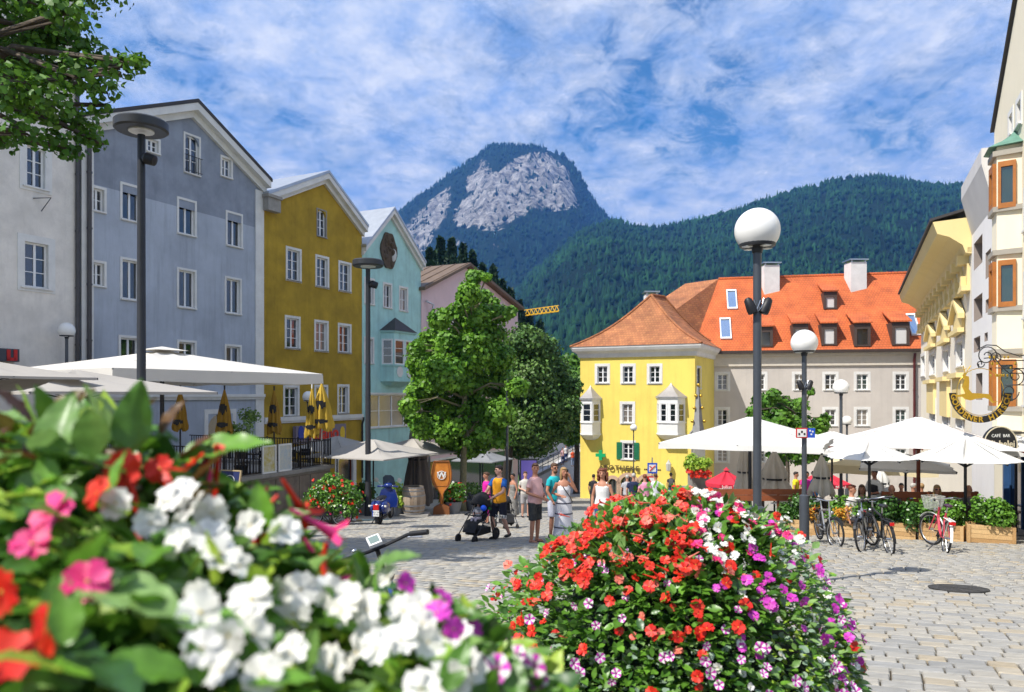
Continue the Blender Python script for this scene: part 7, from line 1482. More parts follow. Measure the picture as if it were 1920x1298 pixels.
for i in range(n):
    p0, p1 = a.lerp(b, i/n), a.lerp(b, (i+1)/n); k.bar(p0, p1, .12); k.bar(p0+V((0, 1, 0)), p1+V((0, 1, 0)), .12); k.bar(p0+up*.9+V((0, .5, 0)), p1+up*.9+V((0, .5, 0)), .12); k.bar(p0, p0.lerp(p1, .5)+up*.9+V((0, .5, 0)), .08); k.bar(p0.lerp(p1, .5)+up*.9+V((0, .5, 0)), p1, .08)
k.build('jib', M_cr, CR); k = MB(); q = a; k.box((q.x-.8, q.y-.3, -15), (q.x+.8, q.y+1.3, q.z+2)); k.build('mast', M_cr, CR)
# ramp and railings at the far end of the street
RPt = thing('bridge_ramp', 'pale walled ramp with metal railings at the far end of the street', 'ramp', px(1040, 900, 74)); M_rw = mat('ramp_wall', (.55, .53, .52), .85, .1, .6)
k = MB(); a, b = px(985, 900, 66), px(1105, 838, 82); k.prism([flat(a, -10.8), flat(b, -10.8), flat(b, b.z), flat(a, a.z)], (-.35, .5, 0)); k.prism([flat(a, -10.8)+V((-.5, 7, 0)), flat(b, -10.8)+V((-.5, 7, 0)), flat(b, b.z+1.3)+V((-.5, 7, 0)), flat(a, a.z+1.6)+V((-.5, 7, 0))], (0, .5, 0)); k.build('ramp_wall', M_rw, RPt)
k = MB(); k.prism([flat(a, a.z-.05), flat(b, b.z-.05), flat(b, b.z-.05)+V((-.4, 7, 0)), flat(a, a.z-.05)+V((-.4, 7, 0))], (0, 0, -.3)); k.build('ramp_deck', M_far, RPt)
k = MB()
for off_ in (V((0, 0, 0)), V((-.4, 7, 1.4))):
    for z in (.55, 1.05): k.bar(a+off_+V((0, 0, z)), b+off_+V((0, 0, z)), .06)
    for t in np.linspace(0, 1, 14): q = a.lerp(b, t)+off_; k.bar(q, q+V((0, 0, 1.05)), .05)
k.build('railing', M_pipe, RPt)
# ---- hanging inn sign, cafe sign
SG = px(1838, 735, 18.8); GS = thing('hanging_inn_sign', 'wrought iron inn sign with leaping golden deer and lettered black ring', 'sign', SG); M_gold = mat('gold', (.65, .42, .06), .3, .1, metallic=.9); M_iron = mat('wrought_iron', (.02, .02, .022), .5, .2); Y = SG.y
def sp(x, y): q = px(x, y, Y); return V((q.x, Y, q.z))
k = MB(); r0 = 44/F*Y; k.tube([SG+V((r0*math.cos(a), 0, r0*math.sin(a))) for a in [i*.1745 for i in range(36)]], .009, 6, closed=True); k.build('ring', M_gold, GS, smooth=True)
k = MB(); n = 24; ri, ro = 46/F*Y, 58/F*Y; a0, a1 = R(-178), R(-2)
A_ = [a0+(a1-a0)*i/n for i in range(n+1)]; k.prism([SG+V((ri*math.cos(a), -.02, ri*math.sin(a))) for a in A_]+[SG+V((ro*math.cos(a), -.02, ro*math.sin(a))) for a in A_[::-1]], (0, .04, 0)); bnd = k.build('lettered_band', M_black, GS)
s_ = 'GOLDENER HIRSCH'
for i, ch in enumerate(s_):
    if ch == ' ': continue
    a = a0+(a1-a0)*(i+.7)/(len(s_)+.4); rm = (ri+ro)/2; c = SG+V((rm*math.cos(a), -.022, rm*math.sin(a))); text('letter', ch, .2, Matrix.Translation(c) @ Matrix.Rotation(-(a+R(90)), 4, 'Y') @ Matrix.Rotation(R(90), 4, 'X'), M_gold, bnd, .004, bold=.006)
deer = [(1803, 738), (1815, 741), (1828, 738), (1822, 725), (1826, 712), (1822, 707), (1826, 699), (1829, 705), (1834, 706), (1835, 716), (1834, 730), (1840, 737), (1858, 738), (1872, 739), (1877, 745), (1879, 753), (1890, 752), (1879, 756), (1872, 749), (1864, 746), (1848, 748), (1838, 751), (1828, 749), (1822, 744), (1806, 745), (1803, 741)]
k = MB(); k.prism([sp(x-18, y+0)+V((0, -.015, 0)) for x, y in deer], (0, .03, 0)); k.build('golden_deer', M_gold, GS); k = MB()
for d_ in (-1, 1): k.tube([sp(1811, 703), sp(1811+d_*3, 694), sp(1813+d_*7, 686)], .012, 5); k.tube([sp(1811+d_*3, 694), sp(1815+d_*3, 690)], .009, 5)
k.build('antlers', M_gold, GS)
def spiral(x, y, r, t0, t1, n=26): return [sp(x+r*(1-.75*i/n)*math.cos(t0+(t1-t0)*i/n), y+r*(1-.75*i/n)*math.sin(t0+(t1-t0)*i/n)) for i in range(n+1)]
k = MB()
for pts in (spiral(1850, 668, 20, 0, -9), spiral(1868, 672, 12, 3, 12), spiral(1893, 735, 18, 0, 8), spiral(1905, 705, 18, 2, -7), spiral(1838, 682, 8, 0, 7), [sp(1835, 690), sp(1835, 682)], [sp(1833, 655), sp(1850, 647), sp(1868, 648), sp(1885, 660), sp(1912, 668), sp(1945, 660)], [sp(1845, 672), sp(1866, 670), sp(1880, 676), sp(1945, 676)], [sp(1862, 668), sp(1880, 690), sp(1892, 700), sp(1945, 700)], [sp(1885, 722), sp(1920, 722), sp(1945, 735)], [sp(1866, 690), sp(1945, 692)]): k.tube(pts, .014, 5)
k.build('scroll_bracket', M_iron, GS, smooth=True)
k = MB(); rr = random.Random(3); [k.ell(sp(rr.uniform(1845, 1905), rr.choice((670, 682, 690, 704)))+V((0, -.02, 0)), (.03, .02, .04), 6, 4) for _ in range(18)]; k.build('gold_leaf', M_gold, GS)
CS = px(1874, 835, 18.9); CSG = thing('cafe_sign', 'round black cafe bar sign with cream rim at the right', 'sign', CS); Y = CS.y; T = Matrix.Translation(CS) @ Matrix.Rotation(R(90), 4, 'X') @ Matrix.Rotation(R(8), 4, 'Y'); r0 = 36/F*Y
k = MB(); k.lathe([(0, -.04), (r0, -.04), (r0, .04), (0, .04)], 36, T); k.build('disc', M_black, CSG, smooth='auto'); k = MB(); k.lathe([(r0*.93, .041), (r0*.97, .05), (r0, .041)], 36, T, cap=False); k.build('rim', mat('sign_cream', (.62, .55, .40), .5, .1), CSG)
text('lettering', 'CAFÉ  BAR', .11, T @ Matrix.Translation((0, .24, .045)), M_white, CSG, .003); text('lettering', 'Michelei', .24, T @ Matrix.Translation((0, .03, .045)), MATS['sign_cream'], CSG, .004, bold=.004)
k = MB(); k.tube([CS+V((0, .1, .3)), CS+V((1.3, .35, .3))], .025, 6); k.build('arm', M_iron, CSG)
# ================================================================== PEOPLE
def skin(h): return mat('skin_%s' % h, {'a': (.52, .27, .18), 'b': (.45, .21, .13), 'c': (.60, .34, .25)}[h], .55, .1, 6., spec=.3)
def cloth(n, c, v=.12): return mat('cloth_'+n, c, .85, v, 7., bump=.02, bscale=30.)
def remeshed(mb, name, m, parent, vox, smooth=2):
    o = mb.build(name, m, parent, local=True, recalc=False); r = o.modifiers.new('continuous', 'REMESH'); r.mode = 'VOXEL'; r.voxel_size = vox; r.use_smooth_shade = True
    s_ = o.modifiers.new('soft', 'SMOOTH'); s_.factor = .5; s_.iterations = smooth; return o
def rings(k, secs, n=16, c=(0, 0)):
    """closed loft through ellipses (z, rx, ry[, cx, cy])"""
    vs = []
    for s_ in secs:
        z, rx, ry = s_[:3]; cx, cy_ = (s_[3], s_[4]) if len(s_) > 3 else c
        vs += [V((cx+rx*math.cos(2*math.pi*j/n), cy_+ry*math.sin(2*math.pi*j/n), z)) for j in range(n)]
    m_ = len(secs); k.add(vs, [(i*n+j, i*n+(j+1) % n, (i+1)*n+(j+1) % n, (i+1)*n+j) for i in range(m_-1) for j in range(n)]+[tuple(range(n))[::-1], tuple((m_-1)*n+j for j in range(n))])
def person(label, p, rz, h=1.75, sk='a', top=None, sleeve=.5, bottom=None, blen=.5, shoes=None, hair=None, hairstyle='short', arms=None, legs=None, female=False, belly=0., look=0., glasses=None, dress=None, seated=False, vox=.013, group='people in the square', extra=None, sleeve_m=None, straps=False, z_off=0., hat=None):
    p = V(p); root = thing('person', label, 'person', p, rz, group); S = h/1.76; root.scale = (S, S, S)
    dz = -.43 if seated else 0.; fw = .92 if female else 1.
    arms = arms or (((-.25, .02, 1.14), (-.24, -.06, .88)), ((.25, .02, 1.14), (.24, -.06, .88)))
    if seated: legs = legs or (((-.11, -.42, .93), (-.11, -.44, .52)), ((.11, -.42, .93), (.11, -.44, .52)))
    legs = legs or (((-.10, -.01, .50), (-.11, .02, .09)), ((.10, -.01, .50), (.11, .02, .09)))
    up = lambda q: V((q[0], q[1], q[2]+dz)); M_sk = skin(sk); k = MB()
    torso = [(.86, .13, .10), (.93, .165*(1.06 if female else 1), .125), (1.02, .155, .115+belly*.6), (1.12, .142*fw, .105+belly), (1.26, .162*fw, .118+belly*.5), (1.37, .175*fw, .115), (1.43, .15*fw, .095), (1.475, .085, .07), (1.50, .056, .058), (1.60, .052, .056)]
    rings(k, [(z+dz, a, b, 0, -(b-.11)*.6 if .95 < z < 1.3 else 0) for z, a, b in torso])
    HR = Matrix.Translation((0, -.012, 1.655+dz)) @ Matrix.Rotation(look, 4, 'Z')
    def hd(mb, c, r): mb.ell(HR @ V(c), r, 12, 8, HR.to_3x3())
    hd(k, (0, 0, .015), (.076, .094, .108)); hd(k, (0, -.018, -.055), (.056, .068, .06)); hd(k, (0, -.098, -.012), (.014, .02, .024)); hd(k, (0, -.082, -.058), (.024, .014, .010)); hd(k, (-.077, .005, -.005), (.012, .02, .032)); hd(k, (.077, .005, -.005), (.012, .02, .032))
    for i, (s_, (el, ha)) in enumerate(zip((-1, 1), arms)):
        sh = up((s_*.175*fw, 0, 1.405)); el, ha = up(el), up(ha); fd = (ha-el).normalized(); k.tube([sh, sh.lerp(el, .5), el, el.lerp(ha, .4), ha], [.052*fw, .046*fw, .039*fw, .038*fw, .027], 10); pl = ha+fd*.045; k.ell(pl, (.036, .026, .045), 8, 6)
        sd = fd.orthogonal().normalized(); sd = sd if abs(sd.x) > .1 else fd.cross(sd)
        for j in range(4): b0 = ha+fd*.075+sd*(j-1.5)*.018; cur = V((-s_*.02, -.012, -.0)); k.tube([b0, b0+fd*.035+cur*.4, b0+fd*(.06-.006*abs(j-1.5))+cur], [.0095, .009, .007], 6)
        k.tube([ha+fd*.02+sd*.03, ha+fd*.05+sd*.05, ha+fd*.075+sd*.048], [.011, .010, .008], 6)
    for s_, (kn, ft) in zip((-1, 1), legs):
        hp = up((s_*.088, 0, .90)); kn, ft = V((kn[0], kn[1], kn[2]+dz)), V((ft[0], ft[1], ft[2]+dz)); k.tube([hp, hp.lerp(kn, .5), kn, kn.lerp(ft, .35), ft], [.092, .078, .056, .056, .036], 10); k.ell(ft+V((0, -.06, -.05)), (.042, .12, .035), 10, 6); k.ell(ft+V((0, .02, -.04)), (.036, .045, .045), 8, 6)
    remeshed(k, 'body', M_sk, root, vox)
    g = .016
    if top:
        k = MB(); z0 = .84 if not straps else .9; hi = 1.475 if not straps else 1.38
        rings(k, [(z+dz, a+g+(.012 if z < 1.2 else 0), b+g+(.012 if z < 1.2 else 0), 0, -(b-.11)*.6 if .95 < z < 1.3 else 0) for z, a, b in torso if z0 <= z <= hi])
        if sleeve > 0:
            for s_, (el, ha) in zip((-1, 1), arms):
                sh = up((s_*.165*fw, 0, 1.405)); e2 = sh.lerp(up(el), min(1, sleeve*1.0)); pts = [sh, e2]; rd = [.066*fw, .062*fw]
                if sleeve > 1: e2 = up(el); pts = [sh, e2, e2.lerp(up(ha), sleeve-1)]; rd = [.066*fw, .056*fw, .045]
                if sleeve_m is None: k.tube(pts, rd, 10)
                else: q = MB(); q.tube([sh+V((-s_*.06, 0, .035))]+pts, [.05]+[a+.006 for a in rd], 10); remeshed(q, 'sleeve', sleeve_m, root, vox)
        if straps:
            for s_ in (-1, 1): k.tube([V((s_*.09, -.09, 1.34+dz)), V((s_*.10, -.02, 1.455+dz)), V((s_*.09, .09, 1.34+dz))], .026, 6)
        remeshed(k, 'shirt', top, root, vox)
        if not straps and female is False: k = MB(); k.lathe([(.062, 1.475+dz), (.066, 1.5+dz)], 14, Matrix.Diagonal((1, 1.05, 1, 1)), cap=False); k.build('collar', sleeve_m or top, root, local=True, smooth=True)
    if bottom:
        k = MB(); rings(k, [(.80+dz, .15, .12), (.88+dz, .172*(1.05 if female else 1), .135), (.95+dz, .172, .13), (1.0+dz, .162, .122+belly*.4)])
        for s_, (kn, ft) in zip((-1, 1), legs):
            hp = up((s_*.088, 0, .90)); kn_, ft_ = V((kn[0], kn[1], kn[2]+dz)), V((ft[0], ft[1], ft[2]+dz))
            if blen <= 1: k.tube([hp, hp.lerp(kn_, .5*min(1, blen*1.2)), hp.lerp(kn_, blen)], [.108, .10, .094], 10)
            else: k.tube([hp, kn_, kn_.lerp(ft_, min(1, blen-1))], [.105, .075, .062], 10)
        remeshed(k, 'trousers' if blen > 1 else 'shorts', bottom, root, vox)
    if dress:
        k = MB(); rings(k, [(.10+dz, .27, .25), (.35+dz, .24, .22), (.7+dz, .21, .18), (.93+dz, .19, .15), (1.10+dz, .15, .12), (1.25+dz, .172, .135), (1.34+dz, .16, .115)], 24)
        for s_ in (-1, 1): k.tube([V((s_*.09, -.09, 1.33+dz)), V((s_*.10, -.02, 1.46+dz)), V((s_*.09, .09, 1.33+dz))], .02, 6)
        remeshed(k, 'dress', dress, root, vox)
    if shoes:
        for s_, (kn, ft) in zip((-1, 1), legs): k = MB(); f_ = V((ft[0], ft[1], ft[2]+dz)); k.ell(f_+V((0, -.06, -.055)), (.05, .135, .04), 12, 6); k.ell(f_+V((0, .02, -.03)), (.045, .055, .055), 10, 6); remeshed(k, 'shoe', shoes, root, vox)
    if hair:
        k = MB(); hd(k, (0, .018, .045), (.085, .094, .092)); hd(k, (0, -.04, .09), (.065, .06, .035))
        if hairstyle == 'long': hd(k, (0, .055, -.06), (.088, .06, .15)); hd(k, (-.075, .0, -.08), (.025, .05, .13)); hd(k, (.075, .0, -.08), (.025, .05, .13))
        if hairstyle == 'curly':
            rr_ = random.Random(4)
            for _ in range(60):
                a = rr_.uniform(-.15, 3.29); e_ = rr_.uniform(-.17, .10); rr2 = .105 if e_ < .05 else .085; hd(k, (rr2*math.cos(a), .02+rr2*math.sin(a), e_), (.034, .034, .034))
        if hairstyle == 'bun': hd(k, (0, .1, .06), (.045, .045, .045))
        remeshed(k, 'hair', hair, root, vox, 1)
    if hat: k = MB(); k.lathe([(.15, 0), (.15, .01), (.085, .02), (.08, .1), (.04, .12), (0, .12)], 18, HR @ Matrix.Translation((0, .01, .075))); k.build('hat', hat, root, local=True, smooth='auto')
    if glasses is not None:
        k = MB(); [k.ell(HR @ V((s_*.034, -.09, .018)), (.027, .010, .019), 10, 6, HR.to_3x3()) for s_ in (-1, 1)]; k.tube([HR @ V((-.075, -.02, .022)), HR @ V((-.06, -.085, .02)), HR @ V((.06, -.085, .02)), HR @ V((.075, -.02, .022))], .004, 5); k.build('sunglasses', glasses, root, local=True, smooth=True)
    else:
        for s_ in (-1, 1): k = MB(); k.ell(HR @ V((s_*.032, -.083, .018)), (.012, .008, .007), 8, 5, HR.to_3x3()); k.build('eye', M_black, root, local=True, smooth=True)
        k = MB(); [k.tube([HR @ V((s_*.015, -.094, .038)), HR @ V((s_*.048, -.082, .040))], .005, 5) for s_ in (-1, 1)]; k.build('eyebrow', hair or mat('brow', (.08, .05, .03), .8, .1), root, local=True)
    if extra: extra(root, dz, HR)
    return root
H_dk = mat('hair_dark', (.018, .012, .010), .6, .3, 30.); H_br = mat('hair_brown', (.10, .05, .025), .6, .3, 30.); H_bl = mat('hair_blond', (.36, .22, .09), .6, .3, 30.); H_gr = mat('hair_grey', (.45, .43, .40), .6, .2, 30.); H_rd = mat('hair_auburn', (.18, .05, .02), .6, .3, 30.)
def gpx(x, Y): return gat((x-960)/F*Y, Y)
def ex_shorts(root, dz, HR): text('lettering', 'PATRI', .13, Matrix.Translation((.13, -.115, .56)) @ Matrix.Rotation(R(90), 4, 'X') @ Matrix.Rotation(R(8), 4, 'Y'), M_white, None, .004).parent = root
def ex_glass(root, dz, HR): k = MB(); [k.tube([HR @ V((s_*.034+.027*math.cos(a), -.096, .018+.02*math.sin(a))) for a in [i*.785 for i in range(8)]], .003, 4, closed=True) for s_ in (-1, 1)]; k.build('spectacles', M_black, root, local=True)
def ex_m(root, dz, HR): ex_shorts(root, dz, HR); ex_glass(root, dz, HR)
person('man in yellow shirt with blue sleeves pushing the stroller', gpx(936, 18.4), R(-38), 1.80, 'c', cloth('yellow', (.85, .36, .015)), .6, cloth('navy', (.012, .014, .03)), .92, M_black, H_dk, 'short', (((-.24, -.16, 1.17), (-.15, -.42, 1.06)), ((.24, -.16, 1.17), (.15, -.42, 1.06))), (((-.10, -.14, .51), (-.11, -.06, .09)), ((.10, .04, .50), (.11, .24, .12))), look=R(-25), sleeve_m=cloth('royal', (.01, .10, .38)), extra=ex_m)
def ex_polo(root, dz, HR):
    k = MB(); k.tube([V((.10, -.135, 1.33)), V((.13, -.15, 1.24))], .018, 6); k.build('hung_sunglasses', M_black, root, local=True)
def flip(root, s_):
    k = MB(); k.ell((s_*.11, -.045, .012), (.05, .145, .014), 12, 5); k.tube([(s_*.11-.035, .0, .05), (s_*.11, -.11, .075), (s_*.11+.035, .0, .05)], .008, 5); k.build('flip_flop', mat('leather_brown', (.06, .03, .02), .6, .2), root, local=True, smooth=True)
person('man in pale pink polo shirt and dark patterned shorts', gpx(1003, 17.4), R(52), 1.83, 'b', cloth('palepink', (.72, .42, .40)), .62, mat('camo', (.02, .022, .025), .9, 0, 9., col2=(.06, .06, .055)), .98, None, H_br, 'short', (((-.27, .02, 1.14), (-.06, -.26, 1.02)), ((.27, .02, 1.14), (.06, -.27, 1.00))), belly=.045, look=R(-45), extra=lambda r_, dz, HR: (ex_polo(r_, dz, HR), flip(r_, -1), flip(r_, 1)))
person('bearded man in teal polo shirt wearing sunglasses', gpx(1039, 18.7), R(48), 1.86, 'b', cloth('teal', (.01, .38, .42)), .6, cloth('paleblue', (.55, .56, .66)), .95, M_black, H_br, 'short', (((-.26, .0, 1.14), (-.20, -.12, .90)), ((.26, .02, 1.14), (.22, -.1, .88))), look=R(-20), glasses=M_black, extra=lambda r_, dz, HR: (lambda k: (k.ell(HR @ V((0, -.045, -.075)), (.055, .05, .045), 10, 6), k.build('beard', H_br, r_, local=True, smooth=True)))(MB()))
def ex_dress(root, dz, HR):
    k = MB(); k.tube([V((-.10, .02, 1.47)), V((-.03, -.135, 1.30)), V((.12, -.17, 1.08)), V((.20, -.06, .95))], .012, 6); k.build('shoulder_strap', M_black, root, local=True)
    for z, rx, ry in ((.93, .198, .158), (.68, .218, .190), (.36, .246, .226), (.14, .272, .252)):
        k = MB(); k.lathe([(1, -.015), (1, .015)], 40, Matrix.Translation((0, 0, z)) @ Matrix.Diagonal((rx, ry, 1, 1)), cap=False); k.build('lace_band', mat('lace_dark', (.10, .10, .14), .9, .3, 20.), root, local=True)
    k = MB(); k.box((.085, -.06, 1.60), (.10, .0, 1.73)); k.build('phone', M_black, root, local=True)
person('woman in long white tiered dress holding a phone to her ear', gpx(1057, 17.7), R(8), 1.74, 'b', None, 0, None, 0, mat('sandal', (.06, .04, .03), .6, .1), H_bl, 'long', (((-.27, .03, 1.16), (-.10, -.22, 1.12)), ((.30, -.06, 1.20), (.13, -.10, 1.55))), dress=cloth('white', (.74, .73, .76)), female=True, look=R(10), extra=ex_dress)
person('curly haired woman in white tank top and denim shorts', gpx(1130, 16.6), R(-28), 1.70, 'b', cloth('whitetop', (.74, .73, .70)), 0, cloth('denim', (.03, .07, .22)), .55, mat('sandal', (.06, .04, .03), .6, .1), H_rd, 'curly', female=True, straps=True, look=R(10))
def ex_striped(root, dz, HR): k = MB(); k.box((-.33, -.08, .85), (-.25, .08, 1.05)); k.build('bag', M_black, root, local=True)
person('woman in long grey striped dress walking left by the pole', gpx(962, 29.), R(-55), 1.66, 'b', None, 0, None, 0, M_black, H_dk, 'short', dress=mat('cloth_striped', (.30, .29, .27), .9, 0, 9., col2=(.14, .135, .12)), female=True, glasses=M_black, vox=.018, extra=ex_striped)
person('woman in magenta top behind the stroller man', gpx(912, 24.5), R(-70), 1.68, 'b', cloth('magenta', (.62, .01, .30)), .3, cloth('magenta', (.62, .01, .30)), 1.5, M_black, H_br, 'bun', female=True, vox=.018)
person('man in pale shirt and shorts behind the pink polo man', gpx(985, 28.5), R(10), 1.74, 'c', cloth('sand', (.55, .52, .47)), .6, cloth('greyshort', (.36, .34, .34)), .9, M_black, H_br, 'short', vox=.018, arms=(((-.25, .0, 1.14), (-.08, -.2, 1.08)), ((.25, .02, 1.14), (.24, -.06, .88))))
for lb, x, Y, rz, tc, hc, h, fem in (('grey haired person in pale grey shirt left of the navy jacket', 1176, 30, 170, (.40, .40, .42), H_gr, 1.62, False), ('grey haired person in navy jacket seen from behind', 1188, 26.5, 165, (.012, .02, .06), H_gr, 1.66, False), ('woman in pink shirt seen from behind', 1209, 26., 180, (.72, .28, .42), H_rd, 1.62, True), ('person in white shirt seen from behind right of the pink shirt', 1229, 27.5, 190, (.68, .70, .76), H_br, 1.66, False), ('person in black shirt behind the curly haired woman', 1113, 34., 150, (.02, .02, .025), H_dk, 1.66, False)):
    person(lb, gpx(x, Y), R(rz), h, 'a', cloth(lb.split()[-1]+str(x), tc), .7, cloth('dark', (.03, .03, .04)), 1.9, M_black, hc, 'short', female=fem, vox=.02)
def ex_pack(root, dz, HR): k = MB(); k.box((-.15, .10, 1.02), (.15, .30, 1.42)); k.build('backpack', cloth('packgrey', (.10, .10, .11)), root, local=True, bevel=.05)
person('man with dark hat and backpack by the pharmacy corner', gpx(1258, 49), R(170), 1.78, 'a', cloth('blackshirt', (.02, .02, .025)), .6, cloth('jean', (.05, .08, .18)), 1.9, M_black, H_dk, 'short', vox=.022, hat=M_black, extra=ex_pack)
for lb, x, y, c_, b_ in (('far person in orange shirt on the ramp', 1074, 851, (.72, .10, .03), (.30, .38, .55)), ('far person in white shirt on the ramp', 1061, 843, (.75, .73, .74), (.05, .08, .22)), ('far person in pink shirt on the ramp', 1055, 848, (.72, .45, .48), (.10, .12, .25))):
    q = px(x, y+24, 74); person(lb, q, R(20), 1.7, 'a', cloth('far%d' % x, c_), .8, cloth('farb%d' % x, b_), 1.9, M_black, H_dk, 'short', vox=.03, group='people on the far ramp')
# standing and seated people in the cafe
for lb, x, Y, rz, tc, hc, st in (('waiter in white shirt and black waistcoat among the tables', 1640, 21.2, -60, (.70, .69, .66), H_dk, 'short'), ('person in yellow shirt standing behind the lamp with signs', 1492, 30, 60, (.70, .62, .02), H_dk, 'short'), ('person in magenta shirt standing behind the lamp with signs', 1513, 29, -30, (.65, .03, .35), H_dk, 'short'), ('person in bright blue shirt left of the closed cream parasol', 1526, 27, 70, (.02, .22, .60), H_dk, 'short')):
    ex_ = (lambda r_, dz, HR: (lambda k: (rings(k, [(.95, .18, .145), (1.12, .172, .14), (1.3, .185, .145), (1.40, .17, .12)]), remeshed(k, 'waistcoat', M_black, r_, .02)))(MB())) if 'waiter' in lb else None
    person(lb, gpx(x, Y), R(rz), 1.74, 'b', cloth('c%d' % x, tc), 1.4 if 'waiter' in lb else .6, cloth('dark', (.03, .03, .04)), 1.9, M_black, hc, st, vox=.02, group='people in the cafe', extra=ex_, arms=(((-.25, -.05, 1.14), (-.15, -.3, 1.12)), ((.25, -.05, 1.14), (.15, -.3, 1.12))) if 'waiter' in lb else None)
for lb, x, Y, rz, tc, hc, st, fem, gl in (('seated person with auburn hair behind the left planter shrubs', 1597, 18.9, 40, (.60, .58, .55), H_rd, 'short', True, False), ('seated woman with brown hair beside the waiter', 1616, 19.4, -20, (.45, .40, .35), H_br, 'long', True, False), ('bald seated man with bare arms seen from behind', 1672, 19.0, 160, (.05, .05, .06), None, 'short', False, False), ('seated woman with sunglasses behind the red bicycle', 1757, 18.6, -15, (.60, .55, .50), H_bl, 'long', True, True), ('bald seated person near the cream building', 1816, 18.3, 140, (.14, .12, .12), None, 'short', False, False), ('seated person in bright blue shirt in the cafe', 1712, 24.5, 90, (.02, .22, .60), H_gr, 'short', False, False), ('seated person in lime shirt right of the red-brown pole', 1728, 24.0, 170, (.45, .55, .02), H_bl, 'short', True, False), ('seated person in dark shirt under the low white parasol', 1690, 25.5, -40, (.03, .03, .04), H_dk, 'short', False, False)):
    pp = gpx(x, Y); person(lb, pp, R(rz), 1.74, 'b', cloth('s%d' % x, tc), .6 if tc[0] != .05 else .25, cloth('dark', (.03, .03, .04)), 1.9, M_black, hc, st, female=fem, seated=True, vox=.02, glasses=M_black if gl else None, group='people in the cafe')
    f_ = V((math.sin(R(rz)), -math.cos(R(rz)), 0)); chair('chair of the '+lb, pp-f_*.05, R(rz), MATS['rattan_dark'], 'cafe chairs on the right')

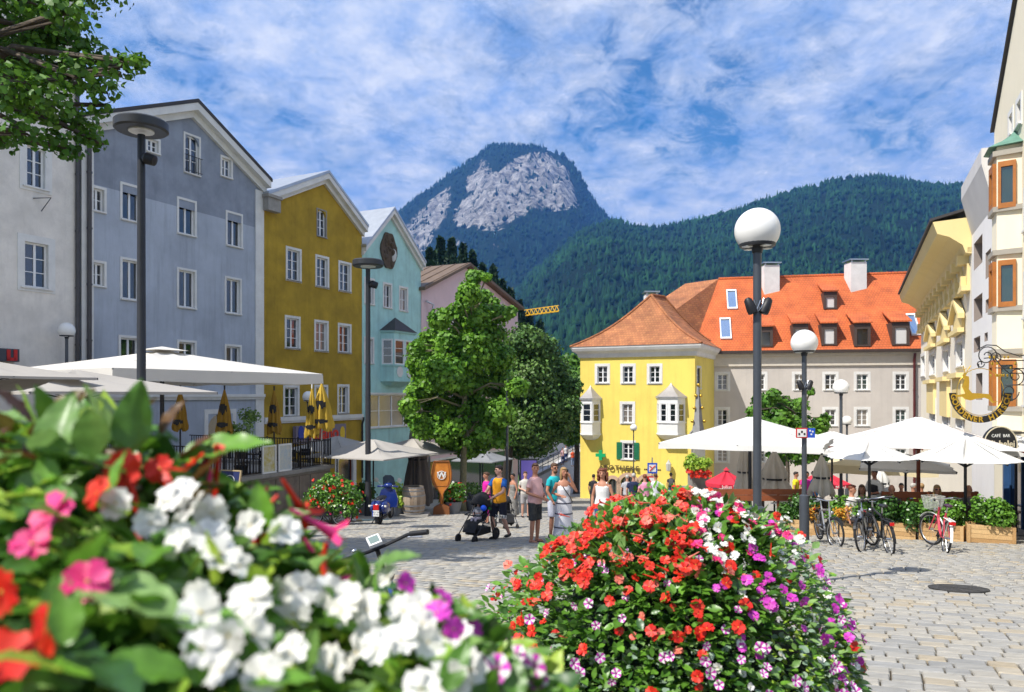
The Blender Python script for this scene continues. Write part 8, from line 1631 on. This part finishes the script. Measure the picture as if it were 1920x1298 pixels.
# ---- stroller with a toddler
def stroller(label, p, rz, s=1.):
    root = thing('stroller', label, 'stroller', p, rz, 'strollers'); root.scale = (s, s, s); fr = mat('stroller_frame', (.03, .03, .035), .4, .2, metallic=.5); fab = mat('stroller_fabric', (.018, .018, .02), .9, .2, 9.)
    k = MB()
    for s_ in (-1, 1):
        k.tube([(s_*.24, .30, 1.02), (s_*.25, .12, .72), (s_*.26, -.42, .22), (s_*.24, -.48, .14)], .015, 7); k.tube([(s_*.25, .10, .70), (s_*.28, .32, .16)], .014, 7); k.tube([(s_*.26, -.2, .42), (s_*.27, .22, .36)], .012, 6)
    k.tube([(-.28, .32, .16), (.28, .32, .16)], .012, 6); k.build('frame', fr, root, local=True, smooth=True)
    k = MB(); k.tube([(-.24, .30, 1.02), (-.2, .36, 1.06), (.2, .36, 1.06), (.24, .30, 1.02)], .019, 8); k.build('handle', M_black, root, local=True, smooth=True)
    for x_, y_, r in ((-.30, .32, .145), (.30, .32, .145), (-.24, -.50, .11), (.24, -.50, .11)):
        k = MB(); k.tube([V((x_, y_+(r-.03)*math.cos(a), r+(r-.03)*math.sin(a))) for a in [i*.2856 for i in range(22)]], .03, 8, closed=True); w_ = k.build('wheel', M_rubber, root, local=True, smooth=True); k = MB(); k.lathe([(r-.05, -.012), (.03, -.02), (.03, .02), (r-.05, .012)], 14, Matrix.Translation((x_, y_, r)) @ Matrix.Rotation(R(90), 4, 'Y')); k.build('rim', fr, w_, local=True)
    k = MB(); k.add([(-.19, .20, .92), (.19, .20, .92), (.19, .06, .50), (-.19, .06, .50), (.19, -.26, .46), (-.19, -.26, .46), (.17, -.40, .24), (-.17, -.40, .24)], [(0, 1, 2, 3), (3, 2, 4, 5), (5, 4, 6, 7)]); sm = k.build('seat', fab, root, local=True, recalc=False); q = sm.modifiers.new('thick', 'SOLIDIFY'); q.thickness = .035
    k = MB(); vs = []; n = 10
    for i in range(7):
        a = R(-25)+R(125)*i/6
        for j in range(n+1): t = j/n*math.pi; vs.append((.24*math.cos(t), .16-.38*math.cos(a)*math.sin(t)*.9, .78+.36*math.sin(a)*math.sin(t)*.95+.02))
    k.add(vs, [(i*(n+1)+j, i*(n+1)+j+1, (i+1)*(n+1)+j+1, (i+1)*(n+1)+j) for i in range(2, 6) for j in range(n)]); hm = k.build('hood', fab, root, local=True, smooth=True, recalc=False); q = hm.modifiers.new('thick', 'SOLIDIFY'); q.thickness = .012
    k = MB(); k.box((-.2, -.28, .16), (.2, .26, .32)); k.build('basket', fab, root, local=True, bevel=.03)
    k = MB(); k.tube([(-.24, -.02, .66), (-.2, -.28, .64), (.2, -.28, .64), (.24, -.02, .66)], .017, 7); k.build('bumper_bar', M_black, root, local=True, smooth=True)
    return root
pS = gpx(897, 18.05); strl = stroller('black stroller with raised hood pushed by the man in yellow', pS, R(-32))
stroller('small dark buggy behind the man in yellow', gpx(949, 22.5), R(20), .85)
tod = person('toddler in grey cap and striped top sitting in the stroller', pS+V((0, 0, .30)), R(-32), .86, 'c', mat('cloth_strip', (.45, .45, .48), .9, 0, 14., col2=(.06, .07, .10)), 1.3, cloth('mauve', (.50, .44, .50)), 1.8, mat('shoe_tan', (.40, .17, .06), .7, .1), H_br, 'short', seated=True, vox=.016, hat=mat('cap_grey', (.16, .16, .18), .9, .1), arms=(((-.25, -.08, 1.2), (-.12, -.25, 1.12)), ((.25, -.08, 1.2), (.16, -.28, 1.2))))
bp_ = thing('toy_ball', 'small bright blue ball in the stroller', 'toy', pS+V((.13, -.16, .80))); k = MB(); k.ell((0, 0, 0), .075, 12, 8); k.build('ball', mat('toy_blue', (.01, .10, .75), .4, .05), bp_, local=True, smooth=True)
gb = thing('drink_bottle', 'green bottle in a holder hanging on the stroller handle', 'bottle', pS+V((.26, .12, .72))); k = MB(); k.lathe([(.045, 0), (.05, .02), (.05, .16), (.03, .2), (.03, .24), (0, .24)], 12); k.build('bottle_body', mat('toy_green', (.02, .45, .05), .4, .05), gb, local=True, smooth='auto')
# ================================================================== AIR
k = MB(); k.box((-5200, -40, -22), (5200, 5200, 1400)); hz = k.build('haze', mat('unused_air', (.5, .5, .5)))
hm_ = bpy.data.materials.new('haze_air'); hm_.use_nodes = True; t = hm_.node_tree; t.nodes.remove(t.nodes['Principled BSDF']); pv = t.nodes.new('ShaderNodeVolumePrincipled'); pv.inputs['Color'].default_value = (.13, .38, 1.0, 1); pv.inputs['Density'].default_value = .000125; pv.inputs['Anisotropy'].default_value = .1
t.links.new(pv.outputs[0], t.nodes['Material Output'].inputs['Volume']); hz.data.materials.clear(); hz.data.materials.append(hm_); tag(hz, 'bluish summer haze over the valley', 'haze', kind='stuff')
